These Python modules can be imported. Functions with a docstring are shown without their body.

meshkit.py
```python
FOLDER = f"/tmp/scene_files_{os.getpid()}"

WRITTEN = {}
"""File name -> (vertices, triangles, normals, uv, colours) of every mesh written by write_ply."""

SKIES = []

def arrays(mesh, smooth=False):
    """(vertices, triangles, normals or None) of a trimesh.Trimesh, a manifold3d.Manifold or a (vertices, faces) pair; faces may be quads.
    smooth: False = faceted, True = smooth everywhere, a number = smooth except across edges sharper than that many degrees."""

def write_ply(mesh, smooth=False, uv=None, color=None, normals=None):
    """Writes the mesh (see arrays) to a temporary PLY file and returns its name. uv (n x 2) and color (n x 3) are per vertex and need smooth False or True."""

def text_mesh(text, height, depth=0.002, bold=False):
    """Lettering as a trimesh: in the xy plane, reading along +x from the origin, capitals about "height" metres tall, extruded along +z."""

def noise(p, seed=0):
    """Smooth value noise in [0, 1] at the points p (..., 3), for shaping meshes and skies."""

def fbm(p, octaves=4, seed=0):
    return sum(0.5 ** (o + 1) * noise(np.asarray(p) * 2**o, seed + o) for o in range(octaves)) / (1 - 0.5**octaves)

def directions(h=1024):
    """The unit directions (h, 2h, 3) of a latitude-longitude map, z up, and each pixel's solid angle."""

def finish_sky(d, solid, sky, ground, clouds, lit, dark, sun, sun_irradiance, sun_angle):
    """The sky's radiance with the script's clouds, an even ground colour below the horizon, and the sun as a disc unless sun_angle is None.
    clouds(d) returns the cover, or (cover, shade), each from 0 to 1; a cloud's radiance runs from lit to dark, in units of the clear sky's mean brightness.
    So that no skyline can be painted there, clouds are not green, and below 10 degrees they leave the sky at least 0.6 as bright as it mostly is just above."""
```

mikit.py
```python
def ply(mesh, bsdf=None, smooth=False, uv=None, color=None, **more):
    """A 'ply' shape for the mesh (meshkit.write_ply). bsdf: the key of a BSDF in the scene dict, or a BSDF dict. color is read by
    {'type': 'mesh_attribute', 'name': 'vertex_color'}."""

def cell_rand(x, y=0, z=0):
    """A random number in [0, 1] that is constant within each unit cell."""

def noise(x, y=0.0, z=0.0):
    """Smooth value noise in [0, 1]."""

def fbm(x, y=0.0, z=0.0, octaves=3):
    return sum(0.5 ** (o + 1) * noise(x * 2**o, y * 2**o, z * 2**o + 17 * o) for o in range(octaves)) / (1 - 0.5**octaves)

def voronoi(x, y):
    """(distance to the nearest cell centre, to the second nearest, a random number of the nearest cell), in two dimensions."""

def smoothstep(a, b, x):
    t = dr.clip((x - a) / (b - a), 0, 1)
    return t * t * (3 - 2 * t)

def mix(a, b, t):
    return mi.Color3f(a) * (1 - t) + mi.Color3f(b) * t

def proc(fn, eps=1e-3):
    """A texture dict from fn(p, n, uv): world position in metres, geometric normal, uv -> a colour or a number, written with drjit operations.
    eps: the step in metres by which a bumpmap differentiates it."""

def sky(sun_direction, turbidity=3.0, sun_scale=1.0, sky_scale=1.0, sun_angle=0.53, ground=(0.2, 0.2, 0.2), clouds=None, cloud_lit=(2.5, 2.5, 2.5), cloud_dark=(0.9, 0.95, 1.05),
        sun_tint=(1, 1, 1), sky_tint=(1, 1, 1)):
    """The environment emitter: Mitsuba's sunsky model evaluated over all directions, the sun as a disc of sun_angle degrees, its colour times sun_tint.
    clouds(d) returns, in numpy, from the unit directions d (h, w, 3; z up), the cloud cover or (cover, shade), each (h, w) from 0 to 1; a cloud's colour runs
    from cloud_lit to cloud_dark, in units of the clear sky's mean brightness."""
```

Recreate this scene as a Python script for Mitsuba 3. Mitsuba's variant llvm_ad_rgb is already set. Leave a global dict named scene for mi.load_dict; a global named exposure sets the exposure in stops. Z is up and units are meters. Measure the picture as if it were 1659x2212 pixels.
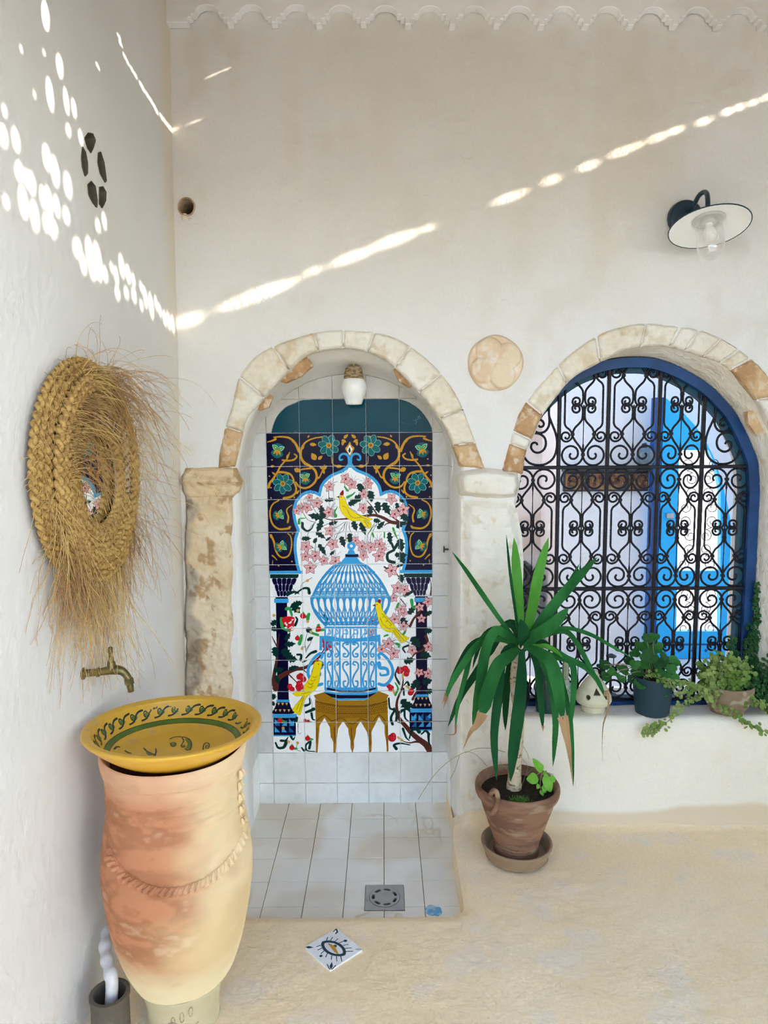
import math, random
import numpy as np, trimesh, drjit as dr, mitsuba as mi, mikit, meshkit
from scipy.spatial import Delaunay, cKDTree
import shapely
from shapely.geometry import Polygon, Point, LineString, MultiPolygon, box as sbox
from shapely.ops import unary_union
from mikit import noise, fbm, voronoi, smoothstep, mix

scene, labels = {}, {}
# ------------------------------------------------------------------ camera
FOC, PITCH, YAW, ROLL = 1497.3, .1003, .0014, -.0057
CAM = np.array([.0041, -3.14, 1.6262])
_cy, _sy, _cp, _sp = math.cos(YAW), math.sin(YAW), math.cos(PITCH), math.sin(PITCH)
RIGHT = np.array([_cy, -_sy, 0]); FWD = np.array([_sy * _cp, _cy * _cp, -_sp]); UPV = np.array([_sy * _sp, _cy * _sp, _cp])
scene['camera'] = {'type': 'perspective', 'fov': math.degrees(2 * math.atan(829.5 / FOC)), 'fov_axis': 'x', 'near_clip': .05, 'far_clip': 200.,
                   'to_world': mi.ScalarTransform4f().look_at(origin=CAM.tolist(), target=(CAM + FWD).tolist(), up=(UPV + .0057 * RIGHT).tolist())}
# ------------------------------------------------------------------ sky and sun (afternoon sun from the right, low)
TRAVEL = np.array([-1, .40, -.376]); TRAVEL = TRAVEL / np.linalg.norm(TRAVEL)
scene['sky'] = mikit.sky((-TRAVEL).tolist(), turbidity=4.0, sun_scale=.42, sky_scale=1.0, ground=(.55, .50, .43), sky_tint=(.95, .98, 1.10), sun_tint=(1., 1.18, 1.65))
exposure = 4.8


def measure(px, py, x=None, y=None, z=None):
    """The point of a plane of the place that was measured at a pixel of the photograph."""
    a, b = px - 829.5, py - 1106
    u, v = a * math.cos(ROLL) + b * math.sin(ROLL), -a * math.sin(ROLL) + b * math.cos(ROLL)
    d = RIGHT * u / FOC - UPV * v / FOC + FWD
    t = (x - CAM[0]) / d[0] if x is not None else (y - CAM[1]) / d[1] if y is not None else (z - CAM[2]) / d[2]
    return CAM + t * d
P = measure
YW = -.28                                     # front face of the back wall
def xz(pts, y=YW): return [tuple(P(a, b, y=y)[[0, 2]]) for a, b in pts]

# ------------------------------------------------------------------ scene helpers
_used = {}
def key(name, parent=None):
    k = f'{parent}__{name}' if parent else name
    n = _used.get(k, 0); _used[k] = n + 1
    return k if n == 0 else f'{k}_{n:03d}'
def tag(k, label=None, cat=None, group=None, kind=None):
    d = labels.setdefault(k, {})
    for a, b in (('label', label), ('category', cat), ('group', group), ('kind', kind)):
        if b: d[a] = b
    return k
def obj(name, mesh, mat, parent=None, smooth=30, label=None, cat=None, group=None, kind=None, **kw):
    k = key(name, parent)
    scene[k] = mikit.ply(mesh, mat, smooth=smooth, **kw) if not isinstance(mesh, dict) else mesh
    return tag(k, label, cat, group, kind) if (label or cat or group or kind) else k
def thing(name, label, cat, group=None):
    return tag(key(name), label, cat, group)
def struct(name, mesh, mat, smooth=30, label=None, parent=None):
    return obj(name, mesh, mat, parent, smooth, label, kind=None if parent else 'structure')
def T(v, f): return trimesh.Trimesh(np.asarray(v, float), np.asarray(f, int), process=False)
def cat_(ms): return trimesh.util.concatenate([m for m in ms if m is not None and len(m.faces)])
def fb(p, s=1., octv=3, seed=0): return meshkit.fbm(np.asarray(p) * s, octv, seed) - .5

def catmull(pts, n=8, closed=False):
    p = np.asarray(pts, float)
    q = np.vstack([p[-1], p, p[:2]]) if closed else np.vstack([2 * p[0] - p[1], p, 2 * p[-1] - p[-2]])
    out = []
    for i in range(len(q) - 3):
        a, b, c, d = q[i:i + 4]
        for t in np.arange(n) / n:
            out.append(.5 * (2 * b + (c - a) * t + (2 * a - 5 * b + 4 * c - d) * t * t + (3 * b - a - 3 * c + d) * t ** 3))
    if not closed: out.append(p[-1])
    return np.array(out)
def resample(p, n):
    p = np.asarray(p, float); s = np.r_[0, np.cumsum(np.linalg.norm(np.diff(p, axis=0), axis=1))]
    t = np.linspace(0, s[-1], n)
    return np.stack([np.interp(t, s, p[:, k]) for k in range(p.shape[1])], 1)
def tube(pts, r, sides=8, closed=False, caps=True, flat=None):
    """A swept tube; flat=(wide, thick, normal): an elliptic bar."""
    p = np.asarray(pts, float); n = len(p)
    t = (np.roll(p, -1, 0) - np.roll(p, 1, 0)) if closed else np.gradient(p, axis=0)
    t /= np.linalg.norm(t, axis=1, keepdims=True) + 1e-12
    a = np.zeros_like(p); u = np.array([0, 0, 1.]) if abs(t[0, 2]) < .9 else np.array([1., 0, 0])
    for i in range(n):
        u = u - t[i] * (u @ t[i]); u /= np.linalg.norm(u) + 1e-12; a[i] = u
    b = np.cross(t, a); th = np.arange(sides) * 2 * np.pi / sides
    r = np.broadcast_to(np.asarray(r, float), (n,))
    v = p[:, None] + r[:, None, None] * (np.cos(th)[None, :, None] * a[:, None] + np.sin(th)[None, :, None] * b[:, None])
    m = n if closed else n - 1
    i, j = np.meshgrid(np.arange(m), np.arange(sides), indexing='ij'); i2 = (i + 1) % n; j2 = (j + 1) % sides
    q = np.stack([i * sides + j, i2 * sides + j, i2 * sides + j2, i * sides + j2], -1).reshape(-1, 4)
    f = np.vstack([q[:, [0, 2, 1]], q[:, [0, 3, 2]]]); v = v.reshape(-1, 3)
    if caps and not closed:
        v = np.vstack([v, p[0], p[-1]]); k = n * sides; j = np.arange(sides); j2 = (j + 1) % sides
        f = np.vstack([f, np.stack([np.full(sides, k), j, j2], 1), np.stack([np.full(sides, k + 1), (n - 1) * sides + j2, (n - 1) * sides + j], 1)])
    return T(v, f[:, ::-1])
def lathe(prof, n=64, c=(0, 0, 0), tilt=None, wob=0., seed=0):
    """A turned body from (radius, height) pairs, open or closed at r = 0; wob: hand-made unevenness."""
    pr = np.asarray(prof, float); th = np.arange(n) * 2 * np.pi / n
    v = np.stack([pr[:, None, 0] * np.cos(th), pr[:, None, 0] * np.sin(th), np.broadcast_to(pr[:, None, 1], (len(pr), n))], -1).reshape(-1, 3)
    if wob:
        d = fb(v + seed * 7.3, 9, 3, seed) * wob * 2; rr = np.linalg.norm(v[:, :2], axis=1, keepdims=True)
        v[:, :2] += v[:, :2] / np.maximum(rr, 1e-6) * d[:, None] * (rr > .004)
    i, j = np.meshgrid(np.arange(len(pr) - 1), np.arange(n), indexing='ij'); j2 = (j + 1) % n
    q = np.stack([i * n + j, i * n + j2, (i + 1) * n + j2, (i + 1) * n + j], -1).reshape(-1, 4)
    if tilt is not None:
        v = v @ trimesh.geometry.align_vectors([0, 0, 1], tilt)[:3, :3].T
    return T(v + np.asarray(c), np.vstack([q[:, [0, 1, 2]], q[:, [0, 2, 3]]]))
def smoothprof(p, n=6): return catmull(p, n)
def rbox(lo, hi, bev=.002):
    """A box with chamfered edges."""
    lo, hi = np.asarray(lo, float), np.asarray(hi, float); bev = min(bev, .45 * (hi - lo).min()); pts = []
    for s in np.ndindex(2, 2, 2):
        c = np.where(s, hi, lo); d = np.where(s, -1, 1) * bev
        for k in range(3):
            q = c + d; q[k] = c[k]; pts.append(q)
    return trimesh.convex.convex_hull(np.array(pts))
def fill(poly, step, jitter=0.):
    """Triangulates a polygon with evenly spread inner points: (points, triangles, on the edge?)."""
    rings = [poly.exterior] + list(poly.interiors); bd = []
    for r in rings:
        n = max(3, int(np.ceil(r.length / step)))
        c = np.array(r.coords)[:-1]; s = np.array([r.project(Point(q)) for q in c]) if len(c) < 400 else np.zeros(0)
        ts = np.unique(np.round(np.r_[np.arange(n) * r.length / n, s], 6)) % r.length
        bd.append(np.array([r.interpolate(t).coords[0] for t in np.unique(ts)]))
    bd = np.vstack(bd)
    x0, y0, x1, y1 = poly.bounds
    gx, gy = np.meshgrid(np.arange(x0, x1, step), np.arange(y0, y1, step * .87)); gx[1::2] += step / 2
    g = np.stack([gx.ravel(), gy.ravel()], 1)
    if jitter: g += np.random.default_rng(1).uniform(-jitter, jitter, g.shape) * step
    g = g[shapely.contains_xy(poly, g[:, 0], g[:, 1])]
    if len(g): g = g[cKDTree(bd).query(g)[0] > step * .55]
    pts = np.vstack([bd, g]); tri = Delaunay(pts).simplices
    cen = pts[tri].mean(1); tri = tri[shapely.contains_xy(poly, cen[:, 0], cen[:, 1])]
    a, b, c = (pts[tri[:, k]] for k in range(3)); cr = (b[:, 0] - a[:, 0]) * (c[:, 1] - a[:, 1]) - (b[:, 1] - a[:, 1]) * (c[:, 0] - a[:, 0])
    tri = tri[np.abs(cr) > 1e-10]; cr = cr[np.abs(cr) > 1e-10]
    tri = np.where((cr > 0)[:, None], tri, tri[:, ::-1])
    on = np.zeros(len(pts), bool); on[:len(bd)] = True
    return pts, tri, on
def polys(g):
    if g.is_empty: return []
    return [p for p in getattr(g, 'geoms', [g]) if isinstance(p, Polygon) and p.area > 1e-9]
def flatmesh(g, y, step=None):
    """Polygons of the x-z plane as a sheet at depth y that faces -y."""
    ms = []
    for p in polys(g):
        try: v, f = trimesh.creation.triangulate_polygon(p, engine='earcut')
        except Exception: continue
        ms.append(T(np.stack([v[:, 0], np.full(len(v), y), v[:, 1]], 1), orient(v, f)))
    return cat_(ms) if ms else None
def orient(v, f):
    a, b, c = (v[f[:, k]] for k in range(3)); cr = (b[:, 0] - a[:, 0]) * (c[:, 1] - a[:, 1]) - (b[:, 1] - a[:, 1]) * (c[:, 0] - a[:, 0])
    return np.where((cr > 0)[:, None], f, f[:, ::-1])
def slab(p, y0, y1, bev=.0015):
    """A plate of outline p in the x-z plane from y1 (back) to y0 (front), front edges chamfered."""
    p = shapely.geometry.polygon.orient(p.simplify(.0003)); ms = []
    ring = np.array(p.exterior.coords)[:-1]; inner = p.buffer(-bev, join_style=2)
    ip = polys(inner)
    ok = len(ip) == 1 and len(np.array(ip[0].exterior.coords)[:-1]) == len(ring)
    if ok:
        r2 = np.array(shapely.geometry.polygon.orient(ip[0]).exterior.coords)[:-1]
        r2 = np.roll(r2, -int(np.argmin(((r2 - ring[0]) ** 2).sum(1))), 0)
        ok = np.abs(r2 - ring).max() < 3 * bev
    if not ok: r2 = ring
    n = len(ring)
    v = np.vstack([np.c_[ring[:, 0], np.full(n, y1), ring[:, 1]], np.c_[ring[:, 0], np.full(n, y0 + bev), ring[:, 1]], np.c_[r2[:, 0], np.full(n, y0), r2[:, 1]]])
    i = np.arange(n); j = (i + 1) % n; f = []
    for a in (0, n): f += [np.stack([a + i, a + j, a + n + j], 1), np.stack([a + i, a + n + j, a + n + i], 1)]
    tv, tf = trimesh.creation.triangulate_polygon(Polygon(r2), engine='earcut')
    f.append(orient(tv, tf) + len(v)); v = np.vstack([v, np.c_[tv[:, 0], np.full(len(tv), y0), tv[:, 1]]])
    f = np.vstack(f); f[:-len(tf)] = f[:-len(tf)][:, ::1]
    return T(v, f)
def relief(poly, y, thick, rough=.004, step=.01, edge=.02, back=.03, scale=18, seed=0, h=None):
    """A rough stone or plaster face of outline poly, standing proud of depth y, with sides that run back into the wall."""
    pts, tri, on = fill(poly, step)
    d = shapely.distance(shapely.points(pts), poly.exterior); t = np.clip(d / edge, 0, 1); t = t * t * (3 - 2 * t)
    p3 = np.c_[pts[:, 0], np.full(len(pts), seed * 1.7), pts[:, 1]]
    hh = thick * t + rough * 2 * fb(p3, scale, 4, seed) * (.25 + .75 * t) + rough * .8 * fb(p3, scale * 4, 2, seed + 5)
    if h is not None: hh = hh + h(pts) * t
    v = np.c_[pts[:, 0], y - hh, pts[:, 1]]
    # skirt
    ring = np.array(poly.exterior.coords)[:-1]; nb = int(on.sum()); b = pts[:nb]
    order = np.argsort([poly.exterior.project(Point(q)) for q in b]); n = len(order)
    v2 = v[order].copy(); v2[:, 1] = y + back
    i = np.arange(n); j = (i + 1) % n; k = len(v)
    f2 = np.vstack([np.stack([order[i], order[j], k + j], 1), np.stack([order[i], k + j, k + i], 1)])
    if not Polygon(b[order]).exterior.is_ccw: f2 = f2[:, ::-1]
    return T(np.vstack([v, v2]), np.vstack([tri, f2[:, ::-1]]))
def loft(rings, closed=True):
    """Joins rings of equally many points."""
    r = np.asarray(rings, float); m, n = r.shape[:2]; k = n if closed else n - 1
    i, j = np.meshgrid(np.arange(m - 1), np.arange(k), indexing='ij'); j2 = (j + 1) % n
    q = np.stack([i * n + j, i * n + j2, (i + 1) * n + j2, (i + 1) * n + j], -1).reshape(-1, 4)
    return T(r.reshape(-1, 3), np.vstack([q[:, [0, 1, 2]], q[:, [0, 2, 3]]]))
def stripes2d(a, b, n):
    return [a + (b - a) * i / n for i in range(n + 1)]
def ribbon(mid, wid, up, fold=.0, curl=0.):
    """A long leaf: centre line, width along it, the upper side's direction, and a fold along the midrib."""
    m = np.asarray(mid, float); n = len(m); w = np.broadcast_to(wid, (n,)); t = np.gradient(m, axis=0); t /= np.linalg.norm(t, axis=1, keepdims=True) + 1e-12
    up = np.broadcast_to(np.asarray(up, float), (n, 3)); s = np.cross(t, up); s /= np.linalg.norm(s, axis=1, keepdims=True) + 1e-12; nn = np.cross(s, t)
    cols = []
    for a in (-1, -.5, 0, .5, 1): cols.append(m + s * (a * w / 2)[:, None] + nn * (abs(a) * fold * w / 2)[:, None])
    r = np.stack(cols, 1); i, j = np.meshgrid(np.arange(n - 1), np.arange(4), indexing='ij')
    q = np.stack([i * 5 + j, i * 5 + j + 1, (i + 1) * 5 + j + 1, (i + 1) * 5 + j], -1).reshape(-1, 4)
    return T(r.reshape(-1, 3), np.vstack([q[:, [0, 1, 2]], q[:, [0, 2, 3]]]))

# ------------------------------------------------------------------ materials
def two(b): return {'type': 'twosided', 'bsdf': b}
def diff(fn): return {'type': 'diffuse', 'reflectance': mikit.proc(fn) if callable(fn) else {'type': 'rgb', 'value': list(fn)}}
def prin(c, rough=.5, **k): return {'type': 'principled', 'base_color': mikit.proc(c) if callable(c) else {'type': 'rgb', 'value': list(c)}, 'roughness': rough, **k}
def bump(b, fn, s, eps=2e-3): return {'type': 'bumpmap', 'arbitrary': mikit.proc(fn, eps), 'scale': s, 'bsdf': b}
def M(name, b, sides=True): scene['mat_' + name] = two(b) if sides else b; return 'mat_' + name

def straw(p, u, v, s, dens):
    """Short fibres trowelled into lime plaster: 0..1."""
    w = noise(u * s * .5, v * s * .5, 3.1) * 6.28
    a, b = u * dr.cos(w) + v * dr.sin(w), v * dr.cos(w) - u * dr.sin(w)
    return smoothstep(dens, dens + .06, noise(a * s * 3.2, b * s * 22, 7.7))
def plaster(p, n, uv):
    big = fbm(p.x * 1.3, p.z * 1.1 + 4, p.y * 1.3, 4); mid = fbm(p.x * 7, p.z * 5, p.y * 7 + 2, 4); fine = noise(p.x * 160, p.z * 160, p.y * 160)
    c = mix((.745, .73, .705), (.69, .665, .615), smoothstep(.36, .66, big))
    c = mix(c, (.66, .62, .54), smoothstep(.56, .76, mid) * .45)
    drip = smoothstep(.60, .80, noise(p.x * 9, p.z * 1.1, 5.)) * smoothstep(.45, .65, fbm(p.x * 2.3, p.z * 1.7, 9.))
    c = mix(c, (.66, .56, .40), drip * .14)
    fl = straw(p, p.x, p.z, 11, .80)
    c = mix(c, (.50, .42, .30), fl * .45)
    return c * (.97 + .05 * fine)
def plaster_bump(p, n, uv): return fbm(p.x * 45, p.z * 45, p.y * 45, 4) * .7 + noise(p.x * 230, p.z * 230, p.y * 230) * .25
def whitewash(p, n, uv):
    big = fbm(p.y * 1.1, p.z * 1.2, 2.5, 4); mid = fbm(p.y * 8, p.z * 6, 8.1, 3)
    c = mix((.75, .755, .76), (.70, .695, .68), smoothstep(.4, .7, big))
    edge = smoothstep(-.50, -.30, p.y) * smoothstep(.35, .6, fbm(p.z * 2.1, p.y * 5, 1.3) + .1)
    c = mix(c, (.75, .66, .50), edge * .55)
    return mix(c, (.70, .66, .58), smoothstep(.6, .8, mid) * .25)
def sandfloor(p, n, uv):
    big = fbm(p.x * 1.6, p.y * 1.6, .3, 4); mid = fbm(p.x * 9, p.y * 9, 2.2, 4)
    c = mix((.93, .765, .545), (.87, .69, .45), smoothstep(.35, .68, big))
    c = mix(c, (.82, .71, .57), smoothstep(.52, .72, mid) * .7)
    sw = dr.sin(fbm(p.x * 1.1, p.y * 1.1, 5.) * 18) * .5 + .5
    c = mix(c, (.54, .38, .23), straw(p, p.x, p.y, 15, .78) * .40)
    c = mix(c, (.34, .24, .15), straw(p, p.y + .37, p.x, 19, .85) * .6)
    return c * (.95 + .1 * noise(p.x * 190, p.y * 190))
def floor_bump(p, n, uv): return fbm(p.x * 30, p.y * 30, 1., 4) + .4 * straw(p, p.x, p.y, 15, .72) + .3 * noise(p.x * 170, p.y * 170)
def limestone(p, n, uv):
    a = fbm(p.x * 4.5, p.z * 4.5, p.y * 4.5, 4); b = fbm(p.x * 17 + 3, p.z * 17, p.y * 17, 4); q = noise(p.x * 90, p.z * 90, p.y * 90)
    c = mix((.74, .67, .53), (.78, .735, .63), smoothstep(.38, .62, a))
    c = mix(c, (.60, .47, .30), smoothstep(.58, .74, b) * .6)
    c = mix(c, (.76, .73, .66), smoothstep(.60, .75, fbm(p.x * 9, p.z * 11 + 7, p.y * 9, 3)) * .7)
    return c * (.9 + .15 * q)
def brownstone(p, n, uv):
    a = fbm(p.x * 10, p.z * 10, p.y * 10, 4); b = fbm(p.x * 40, p.z * 40, p.y * 40, 3)
    c = mix((.60, .40, .22), (.44, .26, .13), smoothstep(.42, .66, a))
    return mix(c, (.72, .60, .44), smoothstep(.5, .68, b) * .7)
def palestone(p, n, uv):
    a = fbm(p.x * 5, p.z * 5, p.y * 5, 4); b = fbm(p.x * 26 + 3, p.z * 26, p.y * 26, 4)
    c = mix((.78, .74, .655), (.72, .655, .54), smoothstep(.42, .66, a))
    return mix(c, (.58, .48, .33), smoothstep(.60, .74, b) * .55)
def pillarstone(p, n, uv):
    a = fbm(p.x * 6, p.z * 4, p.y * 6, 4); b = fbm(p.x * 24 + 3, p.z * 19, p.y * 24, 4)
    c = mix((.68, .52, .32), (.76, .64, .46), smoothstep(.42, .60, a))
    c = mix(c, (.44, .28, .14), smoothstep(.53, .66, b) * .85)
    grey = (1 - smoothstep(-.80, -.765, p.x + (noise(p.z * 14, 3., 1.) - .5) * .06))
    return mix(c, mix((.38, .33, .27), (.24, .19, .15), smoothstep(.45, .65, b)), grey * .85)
def stone_bump(p, n, uv): return fbm(p.x * 38, p.z * 38, p.y * 38, 4) + .4 * noise(p.x * 150, p.z * 150, p.y * 150)
def jambplaster(p, n, uv):
    a = fbm(p.x * 5, p.z * 3, p.y * 5, 4)
    y = smoothstep(.45, .65, fbm(p.x * 3 + 1, p.z * 2, 4., 3)) * (1 - smoothstep(-.2, .0, p.x))
    return mix(mix((.80, .79, .75), (.74, .70, .62), smoothstep(.4, .7, a)), (.74, .62, .42), y * .7)

M('plaster', bump(diff(plaster), plaster_bump, .0055))
M('whitewash', bump(diff(whitewash), plaster_bump, .003))
M('floor', bump(diff(sandfloor), floor_bump, .003))
M('limestone', bump(diff(limestone), stone_bump, .006))
M('brownstone', bump(diff(brownstone), stone_bump, .009))
M('palestone', bump(diff(palestone), stone_bump, .006))
M('pillarstone', bump(diff(pillarstone), stone_bump, .008))
M('jamb', bump(diff(jambplaster), plaster_bump, .0035))

# ================================================================== SETTING
XL = lambda z: -.845 + .0103 * np.asarray(z)            # the left wall leans a little
rng = np.random.default_rng(7)
ZT = -.08                                               # level of the sunken tiled tray; the courtyard floor is z = 0
# ---- profiles of the two openings, at the wall's face and at the back of the reveal
def legs(x, z0, z1, n): return [(x, z) for z in np.linspace(z0, z1, n, endpoint=False)]
def profile(arch, z0, n=64, m=18):
    """Left leg up, arch, right leg down, always n + 2m points."""
    a = resample(arch, n)
    xl = np.linspace(arch[0][0], arch[0][0], m)
    L = np.array([(arch[0][0], z) for z in np.linspace(z0, arch[0][1], m, endpoint=False)]); R_ = np.array([(arch[-1][0], z) for z in np.linspace(arch[-1][1], z0, m + 1)[1:]])
    return np.vstack([L, a, R_])
def grow(p, d):
    t = np.gradient(p, axis=0); t /= np.linalg.norm(t, axis=1, keepdims=True) + 1e-12
    return p + np.c_[-t[:, 1], t[:, 0]] * d
NI = catmull(xz([(515, 1004), (526, 950), (543, 903), (565, 866), (593, 832), (626, 795), (660, 768), (700, 757), (745, 752), (790, 760), (831, 778), (864, 805), (897, 840), (929, 878), (956, 915), (976, 950), (991, 1004)]), 5)
NI_F = profile(NI, ZT)
th = np.linspace(np.pi, 0, 60)
NI_B = profile(np.c_[-.144 + .446 * np.cos(th), 1.53 + .40 * np.sin(th)], ZT)
WI = catmull(xz([(1116, 1100), (1130, 1024), (1143, 968), (1160, 935), (1172, 903), (1188, 876), (1208, 850), (1226, 828), (1250, 808), (1280, 792), (1310, 776), (1340, 761), (1370, 752), (1400, 748), (1440, 748), (1487, 760), (1530, 776), (1570, 800), (1604, 826), (1636, 866), (1662, 915), (1684, 985), (1694, 1060)]), 4)
LEDGE = .46
WI_F = profile(WI, LEDGE)
fr = [(1380, 775), (1413.6, 778), (1452, 790), (1489, 808), (1526, 831), (1553, 856), (1580, 886), (1599, 918), (1619, 960), (1633, 1000), (1637, 1060)]
YF = -.15
fr = np.array([P(a, b, y=YF)[[0, 2]] for a, b in fr])
lf = [(.525, 1.40), (.535, 1.52), (.565, 1.62), (.62, 1.725), (.70, 1.82), (.80, 1.90), (.90, 1.945), (1.0, fr[0, 1] - .004)]
WI_B = profile(catmull(np.vstack([lf, fr]), 5), LEDGE - .012)
# ---- the back wall
hole_c, hole_r = P(403, 447, y=YW)[[0, 2]], .033
face = sbox(-.90, -.02, 2.85, 3.5)
for q in (grow(NI_F, .022), grow(WI_F, .016)):
    q = np.vstack([[q[0, 0], -.5] if q is None else q[0], q]); face = face.difference(Polygon(q).buffer(0))
face = face.difference(sbox(grow(NI_F, .022)[0, 0], -.5, grow(NI_F, .022)[-1, 0], .02)).difference(Point(hole_c).buffer(hole_r))
near = face.intersection(sbox(-.9, -.1, 2.3, 3.5)); far_ = face.difference(sbox(-.9, -.1, 2.3, 3.5))
near = max(polys(near), key=lambda p: p.area)
v, f, on = fill(near, .016)
d = shapely.distance(shapely.points(v), near.boundary); t = np.clip(d / .05, 0, 1)
y = YW - t * (.016 * fb(np.c_[v[:, 0], v[:, 0] * 0, v[:, 1]], 2.6, 3, 3) + .006 * fb(np.c_[v[:, 0], v[:, 0] * 0, v[:, 1]], 14, 3, 9))
wall = [T(np.c_[v[:, 0], y, v[:, 1]], f)]
wall += [flatmesh(far_, YW)]
struct('wall_back', cat_(wall), 'mat_plaster', True)
# reveals
def ring(p, y): return np.c_[p[:, 0], np.full(len(p), y), p[:, 1]]
mixp = lambda a, b, t: a * (1 - t) + b * t
nB = NI_B.copy(); mid = mixp(NI_F, NI_B, .55); leg = (np.abs(NI_B[:, 1]) < 1.53); mid[leg] = NI_B[leg]
nz = lambda r, a: r + np.c_[fb(r, 9, 3, 2) * a, np.zeros(len(r)), fb(r + 5, 9, 3, 4) * a]
niche = loft([ring(grow(NI_F, .022), YW), ring(grow(NI_F, .008), YW + .012), nz(ring(NI_F, YW + .04), .006), nz(ring(mixp(NI_F, mid, .6), YW + .085), .006), ring(mid, YW + .13), ring(mixp(mid, NI_B, .6), -.06), ring(NI_B, .012)], False)
struct('wall_niche', niche, 'mat_jamb', 50, parent=None)
wz = lambda r, a: r + np.c_[fb(r, 11, 3, 2) * a, np.zeros(len(r)), fb(r + 5, 11, 3, 4) * a]
rings = [ring(grow(WI_F, .016), YW), ring(grow(WI_F, .005), YW + .01), wz(ring(WI_F, YW + .03), .012), wz(ring(mixp(WI_F, WI_B, .5), YW + .08), .016), ring(grow(WI_B, .01), YF), ring(grow(WI_B, .012), .08)]
struct('wall_window_reveal', loft(rings, True), 'mat_palestone', 50)
# ---- left wall with the pierced flower vent
vent = [[(183, 300), (190, 289), (200, 291), (205, 303), (200, 318), (195, 328), (188, 318)], [(178, 320), (184, 330), (188, 352), (188, 372), (183, 378), (178, 362), (176, 340)],
        [(212, 332), (217, 330), (224, 352), (229, 388), (226, 392), (216, 374), (211, 352)], [(190, 400), (197, 394), (205, 404), (209, 432), (208, 446), (200, 436), (192, 420)], [(215, 405), (222, 405), (228, 415), (227, 432), (220, 447), (215, 440)]]
vp = [Polygon([tuple(P(a, b, x=float(XL(2.45)))[[1, 2]]) for a, b in c]).buffer(.004).buffer(-.001) for c in vent]
lw = sbox(-3.3, -.02, -.25, 3.5)
for q in vp: lw = lw.difference(q)
v, f, on = fill(lw, .03)
vent_c = np.array([q.centroid.coords[0] for q in vp]).mean(0)
x = XL(v[:, 1]) + .012 * fb(np.c_[v[:, 0] * 0, v], 2.2, 3, 5) * np.clip((np.linalg.norm(v - vent_c, axis=1) - .16) / .2, 0, 1) * np.clip((-.25 - v[:, 0]) / .1, 0, 1)
struct('wall_left', T(np.c_[x, v[:, 0], v[:, 1]], f), 'mat_whitewash', True)
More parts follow.
